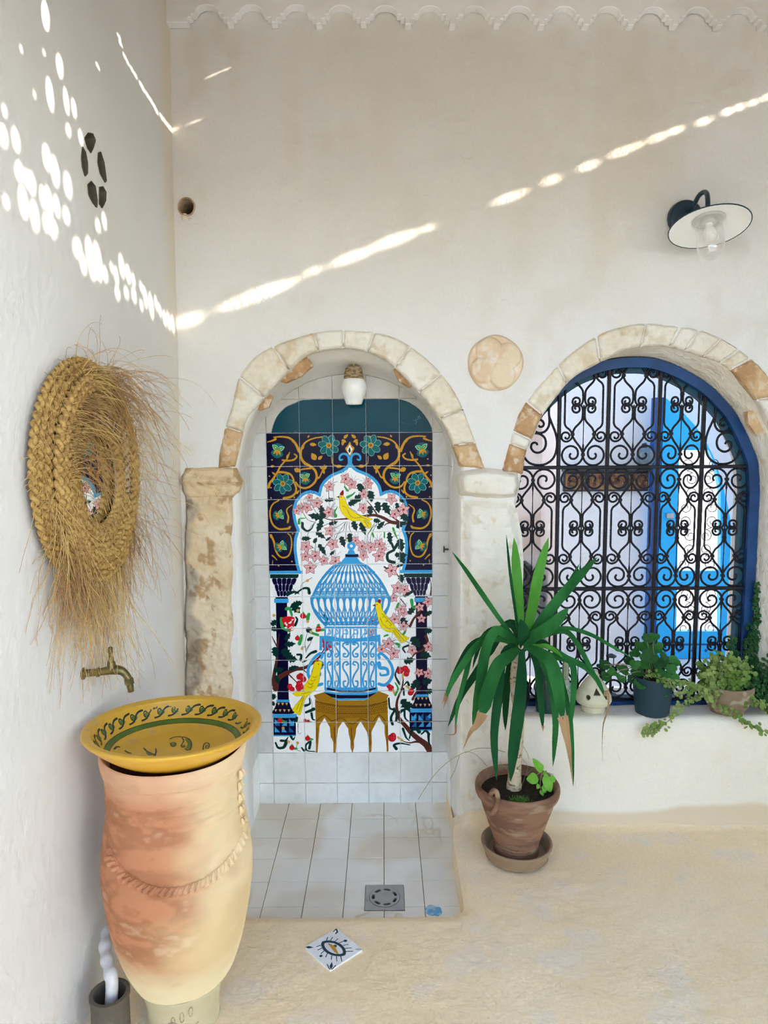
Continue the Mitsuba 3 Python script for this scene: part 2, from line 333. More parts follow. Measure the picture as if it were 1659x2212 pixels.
M('cavity', diff((.11, .095, .075)))  # dark colour stands in for the shade deep in the vent holes
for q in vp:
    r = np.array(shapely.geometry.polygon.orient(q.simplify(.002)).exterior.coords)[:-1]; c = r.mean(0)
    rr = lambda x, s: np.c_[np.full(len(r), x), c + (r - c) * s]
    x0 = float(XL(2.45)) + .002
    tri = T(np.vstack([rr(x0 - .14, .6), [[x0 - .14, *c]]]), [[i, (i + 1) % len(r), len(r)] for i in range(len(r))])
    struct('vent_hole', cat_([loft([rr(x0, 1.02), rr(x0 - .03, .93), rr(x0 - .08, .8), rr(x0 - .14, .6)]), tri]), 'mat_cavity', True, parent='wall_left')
# ---- courtyard floor with the opening of the tray
tray = Polygon([(-.62, .05), (.302, .05), (.302, -.30), (.286, -.42), (.283, -.80)] + [(.233 + .05 * math.cos(a), -.84 - .05 * math.sin(a)) for a in np.linspace(0, np.pi / 2, 10)] + [(-.1, -.893), (-.62, -.891)])
fl = sbox(-.92, -2.2, 2.4, -.26).difference(tray)
v, f, on = fill(max(polys(fl), key=lambda p: p.area), .022)
z = .010 * fb(np.c_[v, v[:, :1] * 0], 2.0, 3, 8) + .004 * fb(np.c_[v, v[:, :1] * 0], 12, 3, 4)
dt = shapely.distance(shapely.points(v), tray); z = z * np.clip(dt / .05, 0, 1) - .012 * np.clip(1 - dt / .018, 0, 1) ** 2
cove = np.clip((v[:, 1] + .40) / .10, 0, 1) ** 2 * .05 * np.clip((v[:, 0] - .32) / .05, 0, 1)
floorm = T(np.c_[v, z + cove], f)
v2, f2 = trimesh.creation.triangulate_polygon(sbox(-.92, -4.5, 2.85, -.2).difference(sbox(-.92, -2.2, 2.4, -.2)), engine='earcut')
floorm = cat_([floorm, T(np.c_[v2, v2[:, :1] * 0], orient(v2, f2))])
lip = np.array([(.302, .0), (.302, -.30), (.286, -.42), (.283, -.80)] + [(.233 + .05 * math.cos(a), -.84 - .05 * math.sin(a)) for a in np.linspace(0, np.pi / 2, 10)] + [(-.1, -.893), (-.618, -.891), (-.62, -.889), (-.62, .0)])
lip = resample(lip, 130)
lz = lambda z, o: np.c_[lip + (np.array([-.15, -.4]) - lip) * o, np.full(len(lip), z)]
lipm = loft([lz(-.012, 0), lz(-.03, .006), lz(-.09, .012)], False)
lipm.faces = lipm.faces[:, ::-1]
struct('floor', cat_([floorm, lipm]), 'mat_floor', True)
# ---- low wall under the window: a swept, hand-rounded profile
xs = np.r_[np.linspace(.40, .60, 16), np.linspace(.62, 2.3, 84)]
pr = np.array([(-.285, -.02), (-.352, -.02), (-.348, .05), (-.345, .15), (-.345, .28), (-.343, .40), (-.335, .44), (-.315, LEDGE + .004), (-.28, LEDGE + .006), (-.22, LEDGE), (YF, LEDGE - .006), (-.05, LEDGE - .01)])
pr = catmull(pr, 4); rows = []
for x in xs:
    t = np.clip((x - .42) / .16, 0, 1); t = t * t * (3 - 2 * t); q = np.c_[np.full(len(pr), x), pr]
    q[:, 1] = np.minimum(np.maximum(q[:, 1] + .065 * (1 - t) * (pr[:, 0] < -.2), q[:, 1]), .2)
    q[:, 1] += .014 * fb(np.c_[q[:, 0], q[:, 1] * 0, q[:, 2]], 5, 3, 3); q[:, 2] += .008 * fb(q, 6, 3, 6) * (pr[:, 1] > .1)
    rows.append(q)
low = loft(rows, False); low.faces = low.faces[:, ::-1]
M('lowwall', bump(diff(lambda p, n, uv: mix(plaster(p, n, uv) * mi.Color3f(1.11, 1.035, .90), (.62, .47, .29), smoothstep(.030, .0, p.z - .035 - .05 * noise(p.x * 7, 1.)) * .7)), plaster_bump, .0035))
struct('wall_window_sill', low, 'mat_lowwall', True)
# ---- scalloped eave board above
per, amp = .1705, .063
edge = []
for k in range(-1, 22):
    x0 = -.572 + per * k; zz = 3.223 - .0095 * (x0 + .57)
    j = rng.uniform(-.003, .003, 4)
    edge += [(x0 - .010, zz + j[0]), (x0 + .012, zz + j[0]), (x0 + .013, zz + .017), (x0 + .026, zz + .019 + j[1]), (x0 + .027, zz + .030), (x0 + .041, zz + .033)]
    for a in np.linspace(.15, np.pi - .15, 9): edge.append((x0 + per / 2 - .044 * math.cos(a), zz + .033 + .030 * math.sin(a)))
    edge += [(x0 + per - .041, zz + .032), (x0 + per - .028, zz + .030 + j[2]), (x0 + per - .027, zz + .018), (x0 + per - .012, zz + .016 + j[3])]
edge = [e for e in edge if e[0] > -.805]
ev = Polygon([(-.815, 3.6), (-.815, 3.225)] + edge + [(edge[-1][0], 3.6)]).buffer(0)
M('eave', bump(diff(lambda p, n, uv: mix((.86, .86, .86), (.76, .75, .73), smoothstep(.4, .7, fbm(p.x * 4, p.z * 9, 2., 4)))), plaster_bump, .002))
struct('trim_eave', slab(max(polys(ev), key=lambda p: p.area), YW - .040, YW - .001, .003), 'mat_eave', 20)
# ---- unseen right wall added to block the sun; unseen reed roof with gaps for its specks
M('distant', diff((.74, .71, .66)))
struct('wall_right', rbox((2.66, -4.4, -.02), (2.85, -.2, 3.34)), 'mat_distant', False)
ZM = lambda y: 3.45 + .34 * (np.asarray(y) + .28)      # roof slope shaped to keep sky light off the upper wall
holes = []
def back(q):
    q = np.asarray(q, float); t = (q[2] - ZM(q[1])) / (TRAVEL[2] - .34 * TRAVEL[1]); return (q - TRAVEL * t)[:2]
def gap(cx, cy, hx, hy, rot, s, **plane):
    """A gap whose sun speck was measured on a wall as an ellipse (pixels)."""
    a = np.linspace(0, 2 * math.pi, 17)[:-1]; ex, ey = hx * np.cos(a) * s, hy * np.sin(a) * s; c, d = math.cos(rot), math.sin(rot)
    holes.append(Polygon([back(P(cx + u * c - v * d, cy + u * d + v * c, **plane)) for u, v in zip(ex, ey)]).buffer(0))
spots = [(190, 75, 150, 35, 1), (255, 290, 120, 30, 1), (215, 410, 170, 30, 1), (285, 440, 150, 25, .8), (318, 470, 100, 22, .9), (90, 215, 60, 22, .4), (188, 232, 50, 20, .4), (15, 590, 120, 40, .9), (70, 605, 120, 35, 1), (20, 480, 90, 30, .5),
         (295, 565, 70, 25, .8), (348, 595, 80, 20, .9), (205, 680, 130, 35, 1), (240, 740, 150, 35, 1), (85, 740, 100, 40, .9), (140, 790, 120, 35, .9), (105, 870, 170, 40, .9), (155, 930, 150, 35, 1), (190, 850, 140, 30, .6), (215, 870, 150, 30, 1),
         (250, 890, 120, 25, .8), (295, 800, 150, 40, .7), (290, 930, 90, 30, .8), (205, 960, 100, 30, .8), (235, 985, 90, 35, 1), (338, 1070, 100, 40, .9), (365, 1140, 100, 28, .9), (390, 1090, 150, 30, 1), (425, 1130, 190, 35, 1), (405, 1170, 90, 30, .9), (458, 1185, 80, 20, .9),
         (485, 1155, 60, 18, .6), (505, 1190, 90, 18, .9), (510, 1265, 70, 22, .8), (528, 1150, 120, 22, .9), (555, 1185, 100, 22, .8), (578, 1210, 80, 14, .6), (548, 1265, 60, 20, .8), (580, 1275, 80, 20, .8), (610, 1240, 60, 14, .6), (628, 1285, 110, 16, .9),
         (612, 1320, 60, 14, .7), (654, 1322, 120, 18, 1), (675, 1310, 80, 14, .6), (692, 1340, 60, 12, .8), (713, 1375, 70, 12, .9), (730, 1385, 80, 12, 1), (748, 1400, 80, 12, 1), (425, 975, 70, 22, .8), (452, 955, 90, 20, .8), (30, 870, 100, 40, .4), (150, 410, 70, 20, .3), (118, 770, 110, 30, .7)]
for u, w, ln, wd, s in spots: gap(u / 2, w / 2, max(wd, 15) / 4, ln / 4, -.13, .9 * s ** .5, x=float(XL(2.4)))
for u, w in [(515, 160), (522, 190), (540, 245), (552, 268), (588, 325), (612, 365), (622, 385), (670, 460), (678, 478), (700, 505), (730, 545), (738, 555), (425, 285), (572, 300), (640, 412), (655, 435), (715, 525)]: gap(u / 2, w / 2, 2.6, 11, -.45, .9, x=float(XL(2.95)))
for x, y, ln, s in [(410, 690, 62, 1.), (560, 635, 190, 1.), (680, 584, 60, .5), (760, 556, 100, .9), (845, 522, 130, 1.), (925, 493, 50, .5), (1104, 425, 85, .9), (1194, 388, 40, 1.), (1274, 357, 52, 1.), (1345, 327, 64, 1.), (1375, 315, 40, .7), (1420, 298, 46, 1.), (1458, 283, 46, .9), (1520, 263, 38, 1.), (1569, 243, 34, 1.), (1600, 231, 28, 1.), (1629, 221, 24, .9), (1655, 211, 30, .8)]: gap(x, y, ln / 2, np.interp(x, [400, 1650], [15, 9]), -.36, s ** .6, y=YW)
for x, y in [(425, 262), (412, 268), (455, 165), (490, 150), (470, 158)]: gap(x, y, 14, 3, -.40, .8, y=YW)
mat_ = sbox(-.95, -2.45, 2.8, -.2).difference(unary_union(holes))
ms = []
for p in polys(mat_):
    v, f = trimesh.creation.triangulate_polygon(p, engine='earcut'); f = orient(v, f); z = ZM(v[:, 1])
    ms += [T(np.c_[v, z], f[:, ::-1]), T(np.c_[v, z + .003], f)]
M('reed', diff((.42, .33, .20)))
struct('ceiling', cat_(ms), 'mat_reed', False)
# ---- rooms behind the window
M('roomwall', bump(diff(lambda p, n, uv: mix((.84, .83, .84), (.77, .75, .75), smoothstep(.42, .7, fbm(p.x * 2, p.z * 2, 1., 4)))), plaster_bump, .002))
M('pinkwall', diff(lambda p, n, uv: mix((.76, .70, .66), (.66, .56, .49), smoothstep(.45, .7, fbm(p.x * 3, p.z * 3, 1., 4)))))
M('white', diff((.80, .79, .77)))
YB, ZB = 1.2, .265
leaf_top = np.array([(1432, 858), (1450, 872), (1474, 893), (1500, 922), (1522, 955), (1540, 992), (1556, 1040), (1568, 1090), (1576, 1135)])
LT = [tuple(P(a, b, y=1.10)[[0, 2]]) for a, b in leaf_top]
dx0, dx1 = LT[0][0], LT[-1][0]
door_hole = Polygon([(dx0 + .02, ZB)] + [(x * 1.0 + .02, z + .02) for x, z in LT] + [(dx1 + .05, ZB)]).buffer(.0)
rb = sbox(1.09, 0, 2.6, 2.2).difference(door_hole)
back_room = cat_([flatmesh(rb, YB), T([[1.09, YB, 0], [1.09, 1.6, 0], [1.09, 1.6, 2.2], [1.09, YB, 2.2]], [[0, 1, 2], [0, 2, 3]])])
struct('wall_room_back', back_room, 'mat_roomwall', False)
struct('wall_room_left', cat_([flatmesh(sbox(.2, 0, 1.09, 2.2), 1.6), T([[.2, .08, 0], [.2, 1.6, 0], [.2, 1.6, 2.2], [.2, .08, 2.2]], [[0, 1, 2], [0, 2, 3]])]), 'mat_pinkwall', False)
struct('wall_room_right', rbox((2.6, .08, 0), (2.7, 1.3, 2.75)), 'mat_roomwall', False)
struct('wall_patio', rbox((.8, 2.8, 0), (6, 2.9, 2.1)), 'mat_white', False)
struct('floor_room', rbox((.33, .03, ZB - .05), (6, 2.8, ZB)), 'mat_white', False)

# ================================================================== TILED NICHE
def srgb(*c):
    c = np.array(c, float) / 255; return tuple(float(x) for x in np.where(c <= .04045, c / 12.92, ((c + .055) / 1.055) ** 2.4))
GAP = .0013
MX0, MZ0 = -.5208, .1699                                # lower left corner of the painted panel, 5 x 10 tiles of 15 cm
cell = lambda i, k: sbox(max(MX0 + .15 * i, -9) + GAP, MZ0 + .15 * k + GAP, MX0 + .15 * (i + 1) - GAP, MZ0 + .15 * (k + 1) - GAP)
M('glaze_white', prin(lambda p, n, uv: mix((.90, .90, .88), (.86, .86, .84), fbm(p.x * 5, p.z * 5, 1., 3)), .12, specular=.2))
M('glaze_teal', prin(lambda p, n, uv: mix(mix((.001, .042, .070), (.002, .064, .098), fbm(p.x * 9, p.z * 9, 1., 4)), (.16, .28, .32), smoothstep(.988, .999, 1 - dr.abs(fbm(p.x * 7, p.z * 15, 2., 4) - .5) * 2) * smoothstep(.55, .7, noise(p.x * 6, p.z * 6, 4.)) * .5), .12, specular=.10))
greyt = lambda a, b: (lambda p, n, uv: mix(a, b, smoothstep(.35, .65, fbm(p.x * 6, p.z * 6, p.y * 6, 4))) * (.96 + .07 * noise(p.x * 60, p.z * 60, p.y * 60)))
M('tile_grey', prin(greyt((.60, .59, .56), (.52, .51, .485)), .3, specular=.4))
M('tile_pale', prin(greyt((.74, .74, .715), (.67, .665, .63)), .25, specular=.45))
M('tile_beige', prin(greyt((.56, .525, .465), (.48, .45, .40)), .35, specular=.4))
def floortile(p, n, uv):
    a = fbm(p.x * 4, p.y * 4, 1., 4); v = dr.abs(fbm(p.x * 5 + 3, p.y * 3, 6., 4) - .5)
    c = mix((.80, .78, .72), (.73, .70, .62), smoothstep(.4, .65, a))
    c = mix(c, (.55, .45, .31), (1 - smoothstep(.0, .03, v)) * smoothstep(.5, .68, fbm(p.x * 2.2, p.y * 2.2, 9., 3)) * .7)
    return mix(c, (.58, .44, .27), smoothstep(.57, .72, fbm(p.x * 3 + 8, p.y * 3, 3., 3)) * .45)
M('tile_floor', prin(floortile, .3, specular=.4))
M('grout', diff((.62, .58, .51))); M('grout_dark', diff((.33, .25, .16))); M('grout_white', diff((.78, .77, .74)))
inner = Polygon(NI_B).buffer(0)
struct('wall_niche_back', flatmesh(inner.buffer(.004), .0088), 'mat_grout_white', False)
NB = 'wall_niche_back'
mural = thing('tile_mural', 'painted tile panel of a blue birdcage, yellow birds and blossoms in the arched niche', 'mural')
for k in range(10):
    for i in range(5):
        obj('tile', slab(cell(i, k), 0., .0086), 'mat_glaze_white', mural, False)
teal_shape = Polygon(np.vstack([[P(586, 936, y=0)[[0, 2]]], catmull(np.array([P(a, b, y=0)[[0, 2]] for a, b in [(587, 934), (592, 915), (602, 896), (618, 880), (636, 872), (652, 865), (676, 863)]]), 5), catmull(np.array([P(a, b, y=0)[[0, 2]] for a, b in [(850, 861), (868, 864), (886, 871), (905, 884), (920, 902), (931, 922), (933.5, 934)]]), 5), [P(933.5, 935, y=0)[[0, 2]]]])).buffer(0)
cells = [(i, k) for k in range(-2, 14) for i in range(-1, 6)]
for i, k in cells:
    if 0 <= i < 5 and 0 <= k < 10: continue
    c = sbox(MX0 + .15 * i + GAP, MZ0 + .15 * k + GAP, MX0 + .15 * (i + 1) - GAP, MZ0 + .15 * (k + 1) - GAP)
    if k == -2: c = c.intersection(sbox(-9, -.09, 9, 9))
    c = c.intersection(inner)
    if k == 10:
        for q in polys(c.intersection(teal_shape)): obj('teal_tile', slab(q, 0., .0086), 'mat_glaze_teal', mural, False, label='plain dark teal glazed tile')
        c = c.difference(teal_shape.buffer(.002))
    for q in polys(c):
        if q.area < 2e-5: continue
        obj('tile', slab(q, .001, .0086), 'mat_tile_pale' if k < 0 else 'mat_tile_beige' if k >= 10 else 'mat_tile_grey', NB, False)
# side walls of the niche: one column of tiles each, and the tray's floor tiles
struct('wall_niche_left', rbox((-.604, -.148, -.09), (-.5925, .004, 1.66), .001), 'mat_grout_white', False)
struct('wall_niche_right', rbox((.3045, -.148, -.09), (.316, .004, 1.66), .001), 'mat_grout_white', False)
for k in range(-2, 10):
    z0, z1 = max(MZ0 + .15 * k, -.085), MZ0 + .15 * (k + 1)
    if z0 > 1.6: continue
    z1 = min(z1, 1.60)
    obj('tile', rbox((-.598, -.146, z0 + GAP), (-.588, -.003, z1 - GAP), .0012), 'mat_tile_grey' if k >= 0 else 'mat_tile_pale', 'wall_niche_left', False)
    obj('tile', rbox((.300, -.146, z0 + GAP), (.310, -.003, z1 - GAP), .0012), 'mat_tile_grey' if k >= 0 else 'mat_tile_pale', 'wall_niche_right', False)
struct('floor_tray', rbox((-.66, -.93, ZT - .03), (.33, .01, ZT - .0045), .001), 'mat_grout_dark', False)
tp = tray.buffer(.012)
drain_box = sbox(-.073, -.762, .076, -.612)
r3 = np.random.default_rng(3)
for r in range(-1, 7):
    for k in range(-5, 3):
        c = sbox(.15 * k + .0014, .0119 - .15 * (r + 1) + .0014, .15 * (k + 1) - .0014, .0119 - .15 * r - .0014).intersection(tp).intersection(sbox(-.66, -.93, .33, .002)).difference(drain_box)
        for q in polys(c):
            if q.area < 4e-5: continue
            m = slab(q, 0, .008, .001); v = m.vertices.copy(); dz = r3.normal(0, .0006) + (v[:, 0] - .15 * k) * r3.normal(0, .006)
            m.vertices = np.c_[v[:, 0], v[:, 2], ZT - v[:, 1] + dz]; m.faces = m.faces[:, ::-1]
            obj('tile', m, 'mat_tile_floor', 'floor_tray', False)

# ---- the painting: glaze shapes laid on the tiles
C_ = dict(navy=srgb(8, 6, 44), gold=srgb(196, 140, 32), goldd=srgb(84, 44, 10), blue=srgb(58, 158, 214), blued=srgb(24, 92, 150), green=srgb(4, 48, 44), leaf=srgb(52, 150, 72), teal=srgb(8, 96, 98), aqua=srgb(150, 220, 214), pink=srgb(226, 186, 184), rose=srgb(168, 62, 78),
          red=srgb(206, 28, 40), redd=srgb(140, 14, 30), yel=srgb(240, 214, 18), yeld=srgb(110, 88, 10), brown=srgb(84, 42, 34), black=srgb(26, 20, 24), lilac=srgb(190, 192, 232), white=srgb(238, 238, 232), ochre=srgb(206, 160, 84), tgold=srgb(160, 112, 24))
W = lambda c, pts: np.array([P(560 + a / 4.2538, {'A': 840, 'B': 1060, 'C': 1280, 'D': 1440}[c] + b / 4.2538, y=0)[[0, 2]] for a, b in pts])
U = .000502                                             # one measuring unit in metres
MXC = -.1440
mir = lambda p: np.c_[2 * MXC - p[:, 0], p[:, 1]]
paintlist = []                                          # (part, colour, geometry), bottom first
def put(part, col, g):
    g = g if g.is_valid else g.buffer(0)
    if not g.is_empty: paintlist.append((part, col, g))
blob = lambda p, n=5: Polygon(catmull(p, n, True)).buffer(0)
def stroke(p, w0, w1=None, n=5):
    p = catmull(p, n) if len(p) > 2 else np.asarray(p, float)
    if w1 is None: return LineString(p).buffer(w0 * U / 2, 3)
    w = np.linspace(w0, w1, len(p)) * U / 2
    return unary_union([LineString(p[i:i + 2]).buffer((w[i] + w[i + 1]) / 2, 3) for i in range(len(p) - 1)])
def rotpts(pts, c, s, a):
    p = np.asarray(pts, float) * s * U; ca, sa = math.cos(a), math.sin(a)
    return np.c_[p[:, 0] * ca - p[:, 1] * sa, p[:, 0] * sa + p[:, 1] * ca] + c
def lens(c, ln, wd, ang, n=8):
    """A pointed petal or leaf starting at c."""
    t = np.linspace(0, 1, n); w = np.sin(np.pi * t ** .8) * wd / 2
    return Polygon(np.vstack([rotpts(np.c_[t * ln, w], c, 1, ang), rotpts(np.c_[t * ln, -w][::-1], c, 1, ang)])).buffer(0)
def holly(part, c, ln, wd, ang, col='green'):
    s = []
    for t, w in [(0, .1), (.15, .9), (.28, .55), (.42, 1.15), (.52, .6), (.66, .85), (.76, .4), (1, 0)]: s.append((t * ln, w * wd / 2))
    put(part, col, Polygon(rotpts(s + [(a, -b) for a, b in s[::-1]], c, 1, ang)).buffer(0))
def star(part, c, r, rot, hair=True):
    for k in range(5):
        a = rot + k * 2 * math.pi / 5
        put(part, 'rose', lens(c, r * 1.06, r * .62, a).buffer(2.2 * U)); put(part, 'pink', lens(c, r, r * .54, a))
        put(part, 'rose', stroke(rotpts([(r * .1, 0), (r * .75, 0)], c, 1, a), 2.6))
    put(part, 'redd', Point(c).buffer(r * .17 * U))
    if hair:
        for k in (-.5, 0, .5): put(part, 'black', stroke(rotpts([(r * .6, 0), (r * 1.2, k * r * .4), (r * 1.7, k * r * 1.1)], c, 1, rot + .63 + k * .3), 2.4))
def daisy(part, c, r, rot, n=7):
    for k in range(n):
        a = rot + k * 2 * math.pi / n
        q = Polygon(rotpts([(r * (.6 + .45 * math.cos(t)), r * .30 * math.sin(t)) for t in np.linspace(0, 2 * math.pi, 16)[:-1]], c, 1, a))
        put(part, 'aqua', q.buffer(2.5 * U)); put(part, 'teal', q)
    put(part, 'gold', Point(c).buffer(r * .27 * U)); put(part, 'goldd', Point(c).buffer(r * .13 * U).difference(Point(c).buffer(r * .06 * U)))
def palmette(part, c, s, ang):
    put(part, 'teal', blob(rotpts([(-40, 0), (-60, 35), (-30, 55), (0, 62), (30, 55), (60, 35), (40, 0), (60, -40), (30, -70), (0, -80), (-30, -70), (-60, -40)], c, s * .95, ang)))
    for a in (-.55, 0, .55): put(part, 'gold', lens(rotpts([(0, 10)], c, s, ang)[0], 68 * s, 24 * s, ang - math.pi / 2 + a))
    for q in (-1, 1):
        put(part, 'aqua', lens(c, 68 * s, 44 * s, ang + math.pi / 2 - q * 1.0)); put(part, 'leaf', lens(c, 60 * s, 34 * s, ang + math.pi / 2 - q * 1.0)); put(part, 'ochre', lens(rotpts([(q * 12, 8)], c, s, ang)[0], 30 * s, 14 * s, ang + math.pi / 2 - q * 1.0))
def both(fn):
    fn(lambda p: p); fn(mir)
# ground with the lobed opening
open_l = np.vstack([W('A', [(836, 700), (815, 735), (775, 765), (725, 785), (680, 803), (640, 832), (605, 868), (583, 905), (572, 950), (566, 990)]),
                    W('A', [(545, 985), (510, 967), (470, 958), (435, 966), (402, 984), (375, 1012)]), W('B', [(352, 105), (337, 150), (331, 200), (338, 255), (352, 310), (374, 362)]),
                    W('B', [(362, 395), (348, 440), (342, 500), (345, 560), (353, 620), (364, 685), (380, 735)])])
opening = Polygon(np.vstack([open_l, mir(open_l)[::-1]])).buffer(0)
top, ztop, zband = MZ0 + 1.5, MZ0 + 1.5, W('B', [(100, 736)])[0, 1]
navy = sbox(MX0, zband, MX0 + .75, ztop).difference(opening)
put('painted_arch', 'blue', navy.intersection(opening.buffer(27 * U))); put('painted_arch', 'navy', navy.difference(opening.buffer(27 * U)))
put('painted_arch', 'blue', sbox(MX0, W('B', [(0, 765)])[0, 1], W('B', [(386, 0)])[0, 0], zband)); put('painted_arch', 'blue', sbox(2 * MXC - W('B', [(386, 0)])[0, 0], W('B', [(0, 765)])[0, 1], MX0 + .75, zband))
def top_curls(f):
    put('painted_arch', 'blue', stroke(f(W('A', [(829, 712), (826, 660), (818, 620), (790, 598), (755, 603), (737, 630), (745, 655), (765, 648)])), 26, 14))
both(top_curls)
put('painted_arch', 'gold', blob(W('A', [(832, 485), (850, 520), (874, 540), (865, 570), (835, 615), (803, 575), (790, 545), (812, 520)]))); put('painted_arch', 'white', blob(W('A', [(831, 510), (842, 535), (856, 550), (848, 575), (831, 605), (814, 575), (806, 550), (820, 535)]))); put('painted_arch', 'green', lens(W('A', [(830, 590)])[0], 52, 20, math.pi / 2))
def scrolls(f):
    G = lambda c, pts, a, b=None: put('painted_scroll', 'gold', stroke(f(W(c, pts)), a, b))
    G('A', [(78, 488), (120, 476), (150, 462)], 10, 22); G('A', [(135, 445), (200, 440), (265, 448), (310, 475), (342, 520), (366, 575)], 12, 26)
    G('A', [(575, 442), (500, 455), (430, 488), (392, 540), (381, 600), (392, 650), (425, 690)], 10, 26); G('A', [(415, 680), (470, 712), (512, 750), (528, 800), (515, 850), (470, 895), (420, 912), (370, 900), (335, 860)], 24, 16)
    G('A', [(278, 585), (258, 640), (222, 680), (190, 720), (165, 770), (125, 830), (98, 865), (85, 905)], 10, 24); G('A', [(215, 655), (265, 660), (320, 650), (346, 620), (325, 600)], 18, 14)
    G('A', [(170, 765), (230, 768), (285, 785), (312, 825), (318, 860)], 22, 16); G('A', [(325, 870), (340, 915), (330, 960), (290, 992), (225, 1006)], 16, 22)
    G('A', [(665, 620), (670, 680), (690, 700), (720, 712)], 6, 12); G('A', [(600, 700), (560, 800), (540, 820)], 8, 18); G('A', [(372, 745), (420, 735), (470, 730)], 12, 18)
    G('B', [(180, 90), (128, 120), (103, 170), (100, 235), (125, 310), (175, 350), (230, 352), (275, 345)], 12, 20); G('B', [(262, 290), (268, 240), (252, 190), (262, 160), (300, 132)], 18, 9)
    G('B', [(108, 408), (135, 470), (150, 540), (175, 590), (215, 615), (265, 600), (290, 550), (298, 480), (288, 420), (262, 392)], 20, 10); G('B', [(120, 595), (140, 612), (162, 636)], 14, 8); G('B', [(125, 640), (120, 680)], 8, 5)
    for c, x, y, l, w, a in [('A', 462, 508, 66, 34, -.1), ('A', 700, 712, 68, 30, 0), ('A', 320, 735, 66, 44, -.4), ('A', 755, 470, 50, 30, -.4), ('A', 775, 455, 55, 30, .7), ('A', 770, 480, 44, 26, -1.7), ('A', 590, 745, 52, 26, .9), ('A', 585, 740, 44, 28, -1.3), ('A', 590, 735, 44, 26, 2.6), ('A', 520, 655, 75, 52, 2.1), ('A', 540, 650, 55, 30, .7),
                             ('A', 640, 460, 34, 18, 1.2), ('A', 445, 450, 30, 16, 1.), ('A', 100, 715, 40, 22, .2), ('B', 270, 345, 30, 22, .8), ('A', 345, 960, 40, 16, .9), ('B', 112, 440, 48, 14, 1.9), ('A', 250, 640, 46, 14, 1.2), ('A', 150, 790, 44, 18, 2.5), ('A', 395, 560, 44, 14, 1.1), ('A', 320, 500, 40, 14, 2.2)]:
        c0 = W(c, [(x, y)])[0]; d0 = c0 + np.array([math.cos(a), math.sin(a)]) * 1e-3; q = f(np.array([c0, d0])); a2 = math.atan2(*(q[1] - q[0])[::-1])
        put('painted_scroll', 'gold', lens(q[0], l, w, a2))
    pt = lambda c, x, y: f(W(c, [(x, y)]))[0]
    daisy('painted_scroll', pt('A', 640, 520), 92, .3); daisy('painted_scroll', pt('A', 216, 872), 88, .2)
    s = 1 if f(np.array([[0., 0]]))[0, 0] == 0 else -1
    palmette('painted_scroll', pt('A', 170, 560), 1.0, -.2 * s); palmette('painted_scroll', pt('A', 420, 815), .85, .1 * s); palmette('painted_scroll', pt('B', 185, 222), .8, -1.35 * s); palmette('painted_scroll', pt('B', 205, 510), .85, -1.2 * s)
    for c, x, y in [('A', 118, 652), ('A', 93, 802), ('A', 108, 908), ('A', 348, 960), ('B', 178, 690), ('B', 300, 650), ('B', 306, 395), ('B', 108, 66), ('B', 322, 62)]: put('painted_scroll', 'ochre', Point(pt(c, x, y)).buffer(7 * U))
both(scrolls)
# columns (the right base stands a little higher)
def column(f, dz):
    part = key('painted_column', mural); L = lambda c, pts, b=0: f(W(c, [(x, y + b) for x, y in pts]))
    put(part, 'green', Polygon(L('B', [(100, 767), (362, 767), (360, 790), (350, 803), (100, 805)])))
    for row, (y0, y1, xa, xb, n) in enumerate([(810, 862, 115, 345, 5), (866, 922, 140, 312, 5), (926, 966, 158, 282, 4)]):
        for k in range(n):
            u0, u1 = xa + (xb - xa) * k / n + 3, xa + (xb - xa) * (k + 1) / n - 3; m = (u0 + u1) / 2; c = 212
            put(part, 'lilac', blob(L('B', [(u0 - 3, y0), (u1 + 3, y0), (m + (u1 - m) * .8 + (c - m) * .15, y1 + 3), (m + (u0 - m) * .8 + (c - m) * .15, y1 + 3)]), 3)); put(part, 'navy', blob(L('B', [(u0, y0), (u1, y0), (m + (u1 - m) * .75 + (c - m) * .15, y1), (m + (u0 - m) * .75 + (c - m) * .15, y1)]), 3))
    put(part, 'navy', Polygon(L('C', [(150, 40), (262, 40), (262, 60), (150, 60)])))
    bot = L('D', [(160, 305 - dz), (278, 305 - dz)]); shaft = np.vstack([L('C', [(153, 85), (255, 85)]), bot[1:] - [[6 * U * (1 if f is not mir else -1), 0]], bot[:1] + [[8 * U * (1 if f is not mir else -1), 0]]])
    put(part, 'navy', Polygon(shaft)); put(part, 'blue', Polygon(L('C', [(140, 58), (266, 58), (266, 92), (140, 92)])).buffer(3 * U))
    put(part, 'navy', blob(L('D', [(168, 325), (268, 325), (290, 370), (305, 400), (312, 432), (126, 432), (133, 395), (148, 365)], -dz), 4))
    put(part, 'blue', Polygon(L('D', [(160, 306), (276, 306), (276, 324), (160, 324)], -dz)).buffer(3 * U)); put(part, 'blue', Polygon(L('D', [(128, 437), (342, 437), (342, 466), (128, 466)], -dz)).buffer(3 * U))
    put(part, 'navy', Polygon(L('D', [(130, 470), (335, 470), (337, 640), (132, 640)], -dz)))
    for k in range(3):
        for q in range(3): put(part, 'blue' if (k + q) % 3 != 1 else 'blued', Polygon(L('D', [(140 + 66 * k, 545 + 58 * q - 58), (140 + 66 * k + 50, 545 + 58 * q - 58), (140 + 66 * k + 4 + 42 * (q % 2), 545 + 58 * q - 56 - 54)] if q else [(140 + 66 * k, 528), (190 + 66 * k, 528), (142 + 66 * k, 478)], -dz)))
    put(part, 'blue', Polygon(L('D', [(132, 628), (337, 628), (337, 640), (132, 640)], -dz)))
    for y, xs_ in ((332, (178, 215, 252)), (392, (152, 192, 232, 272))):
        for x in xs_: put(part, 'ochre', Polygon(L('D', [(x - 13, y), (x + 13, y), (x, y + 26)], -dz)))
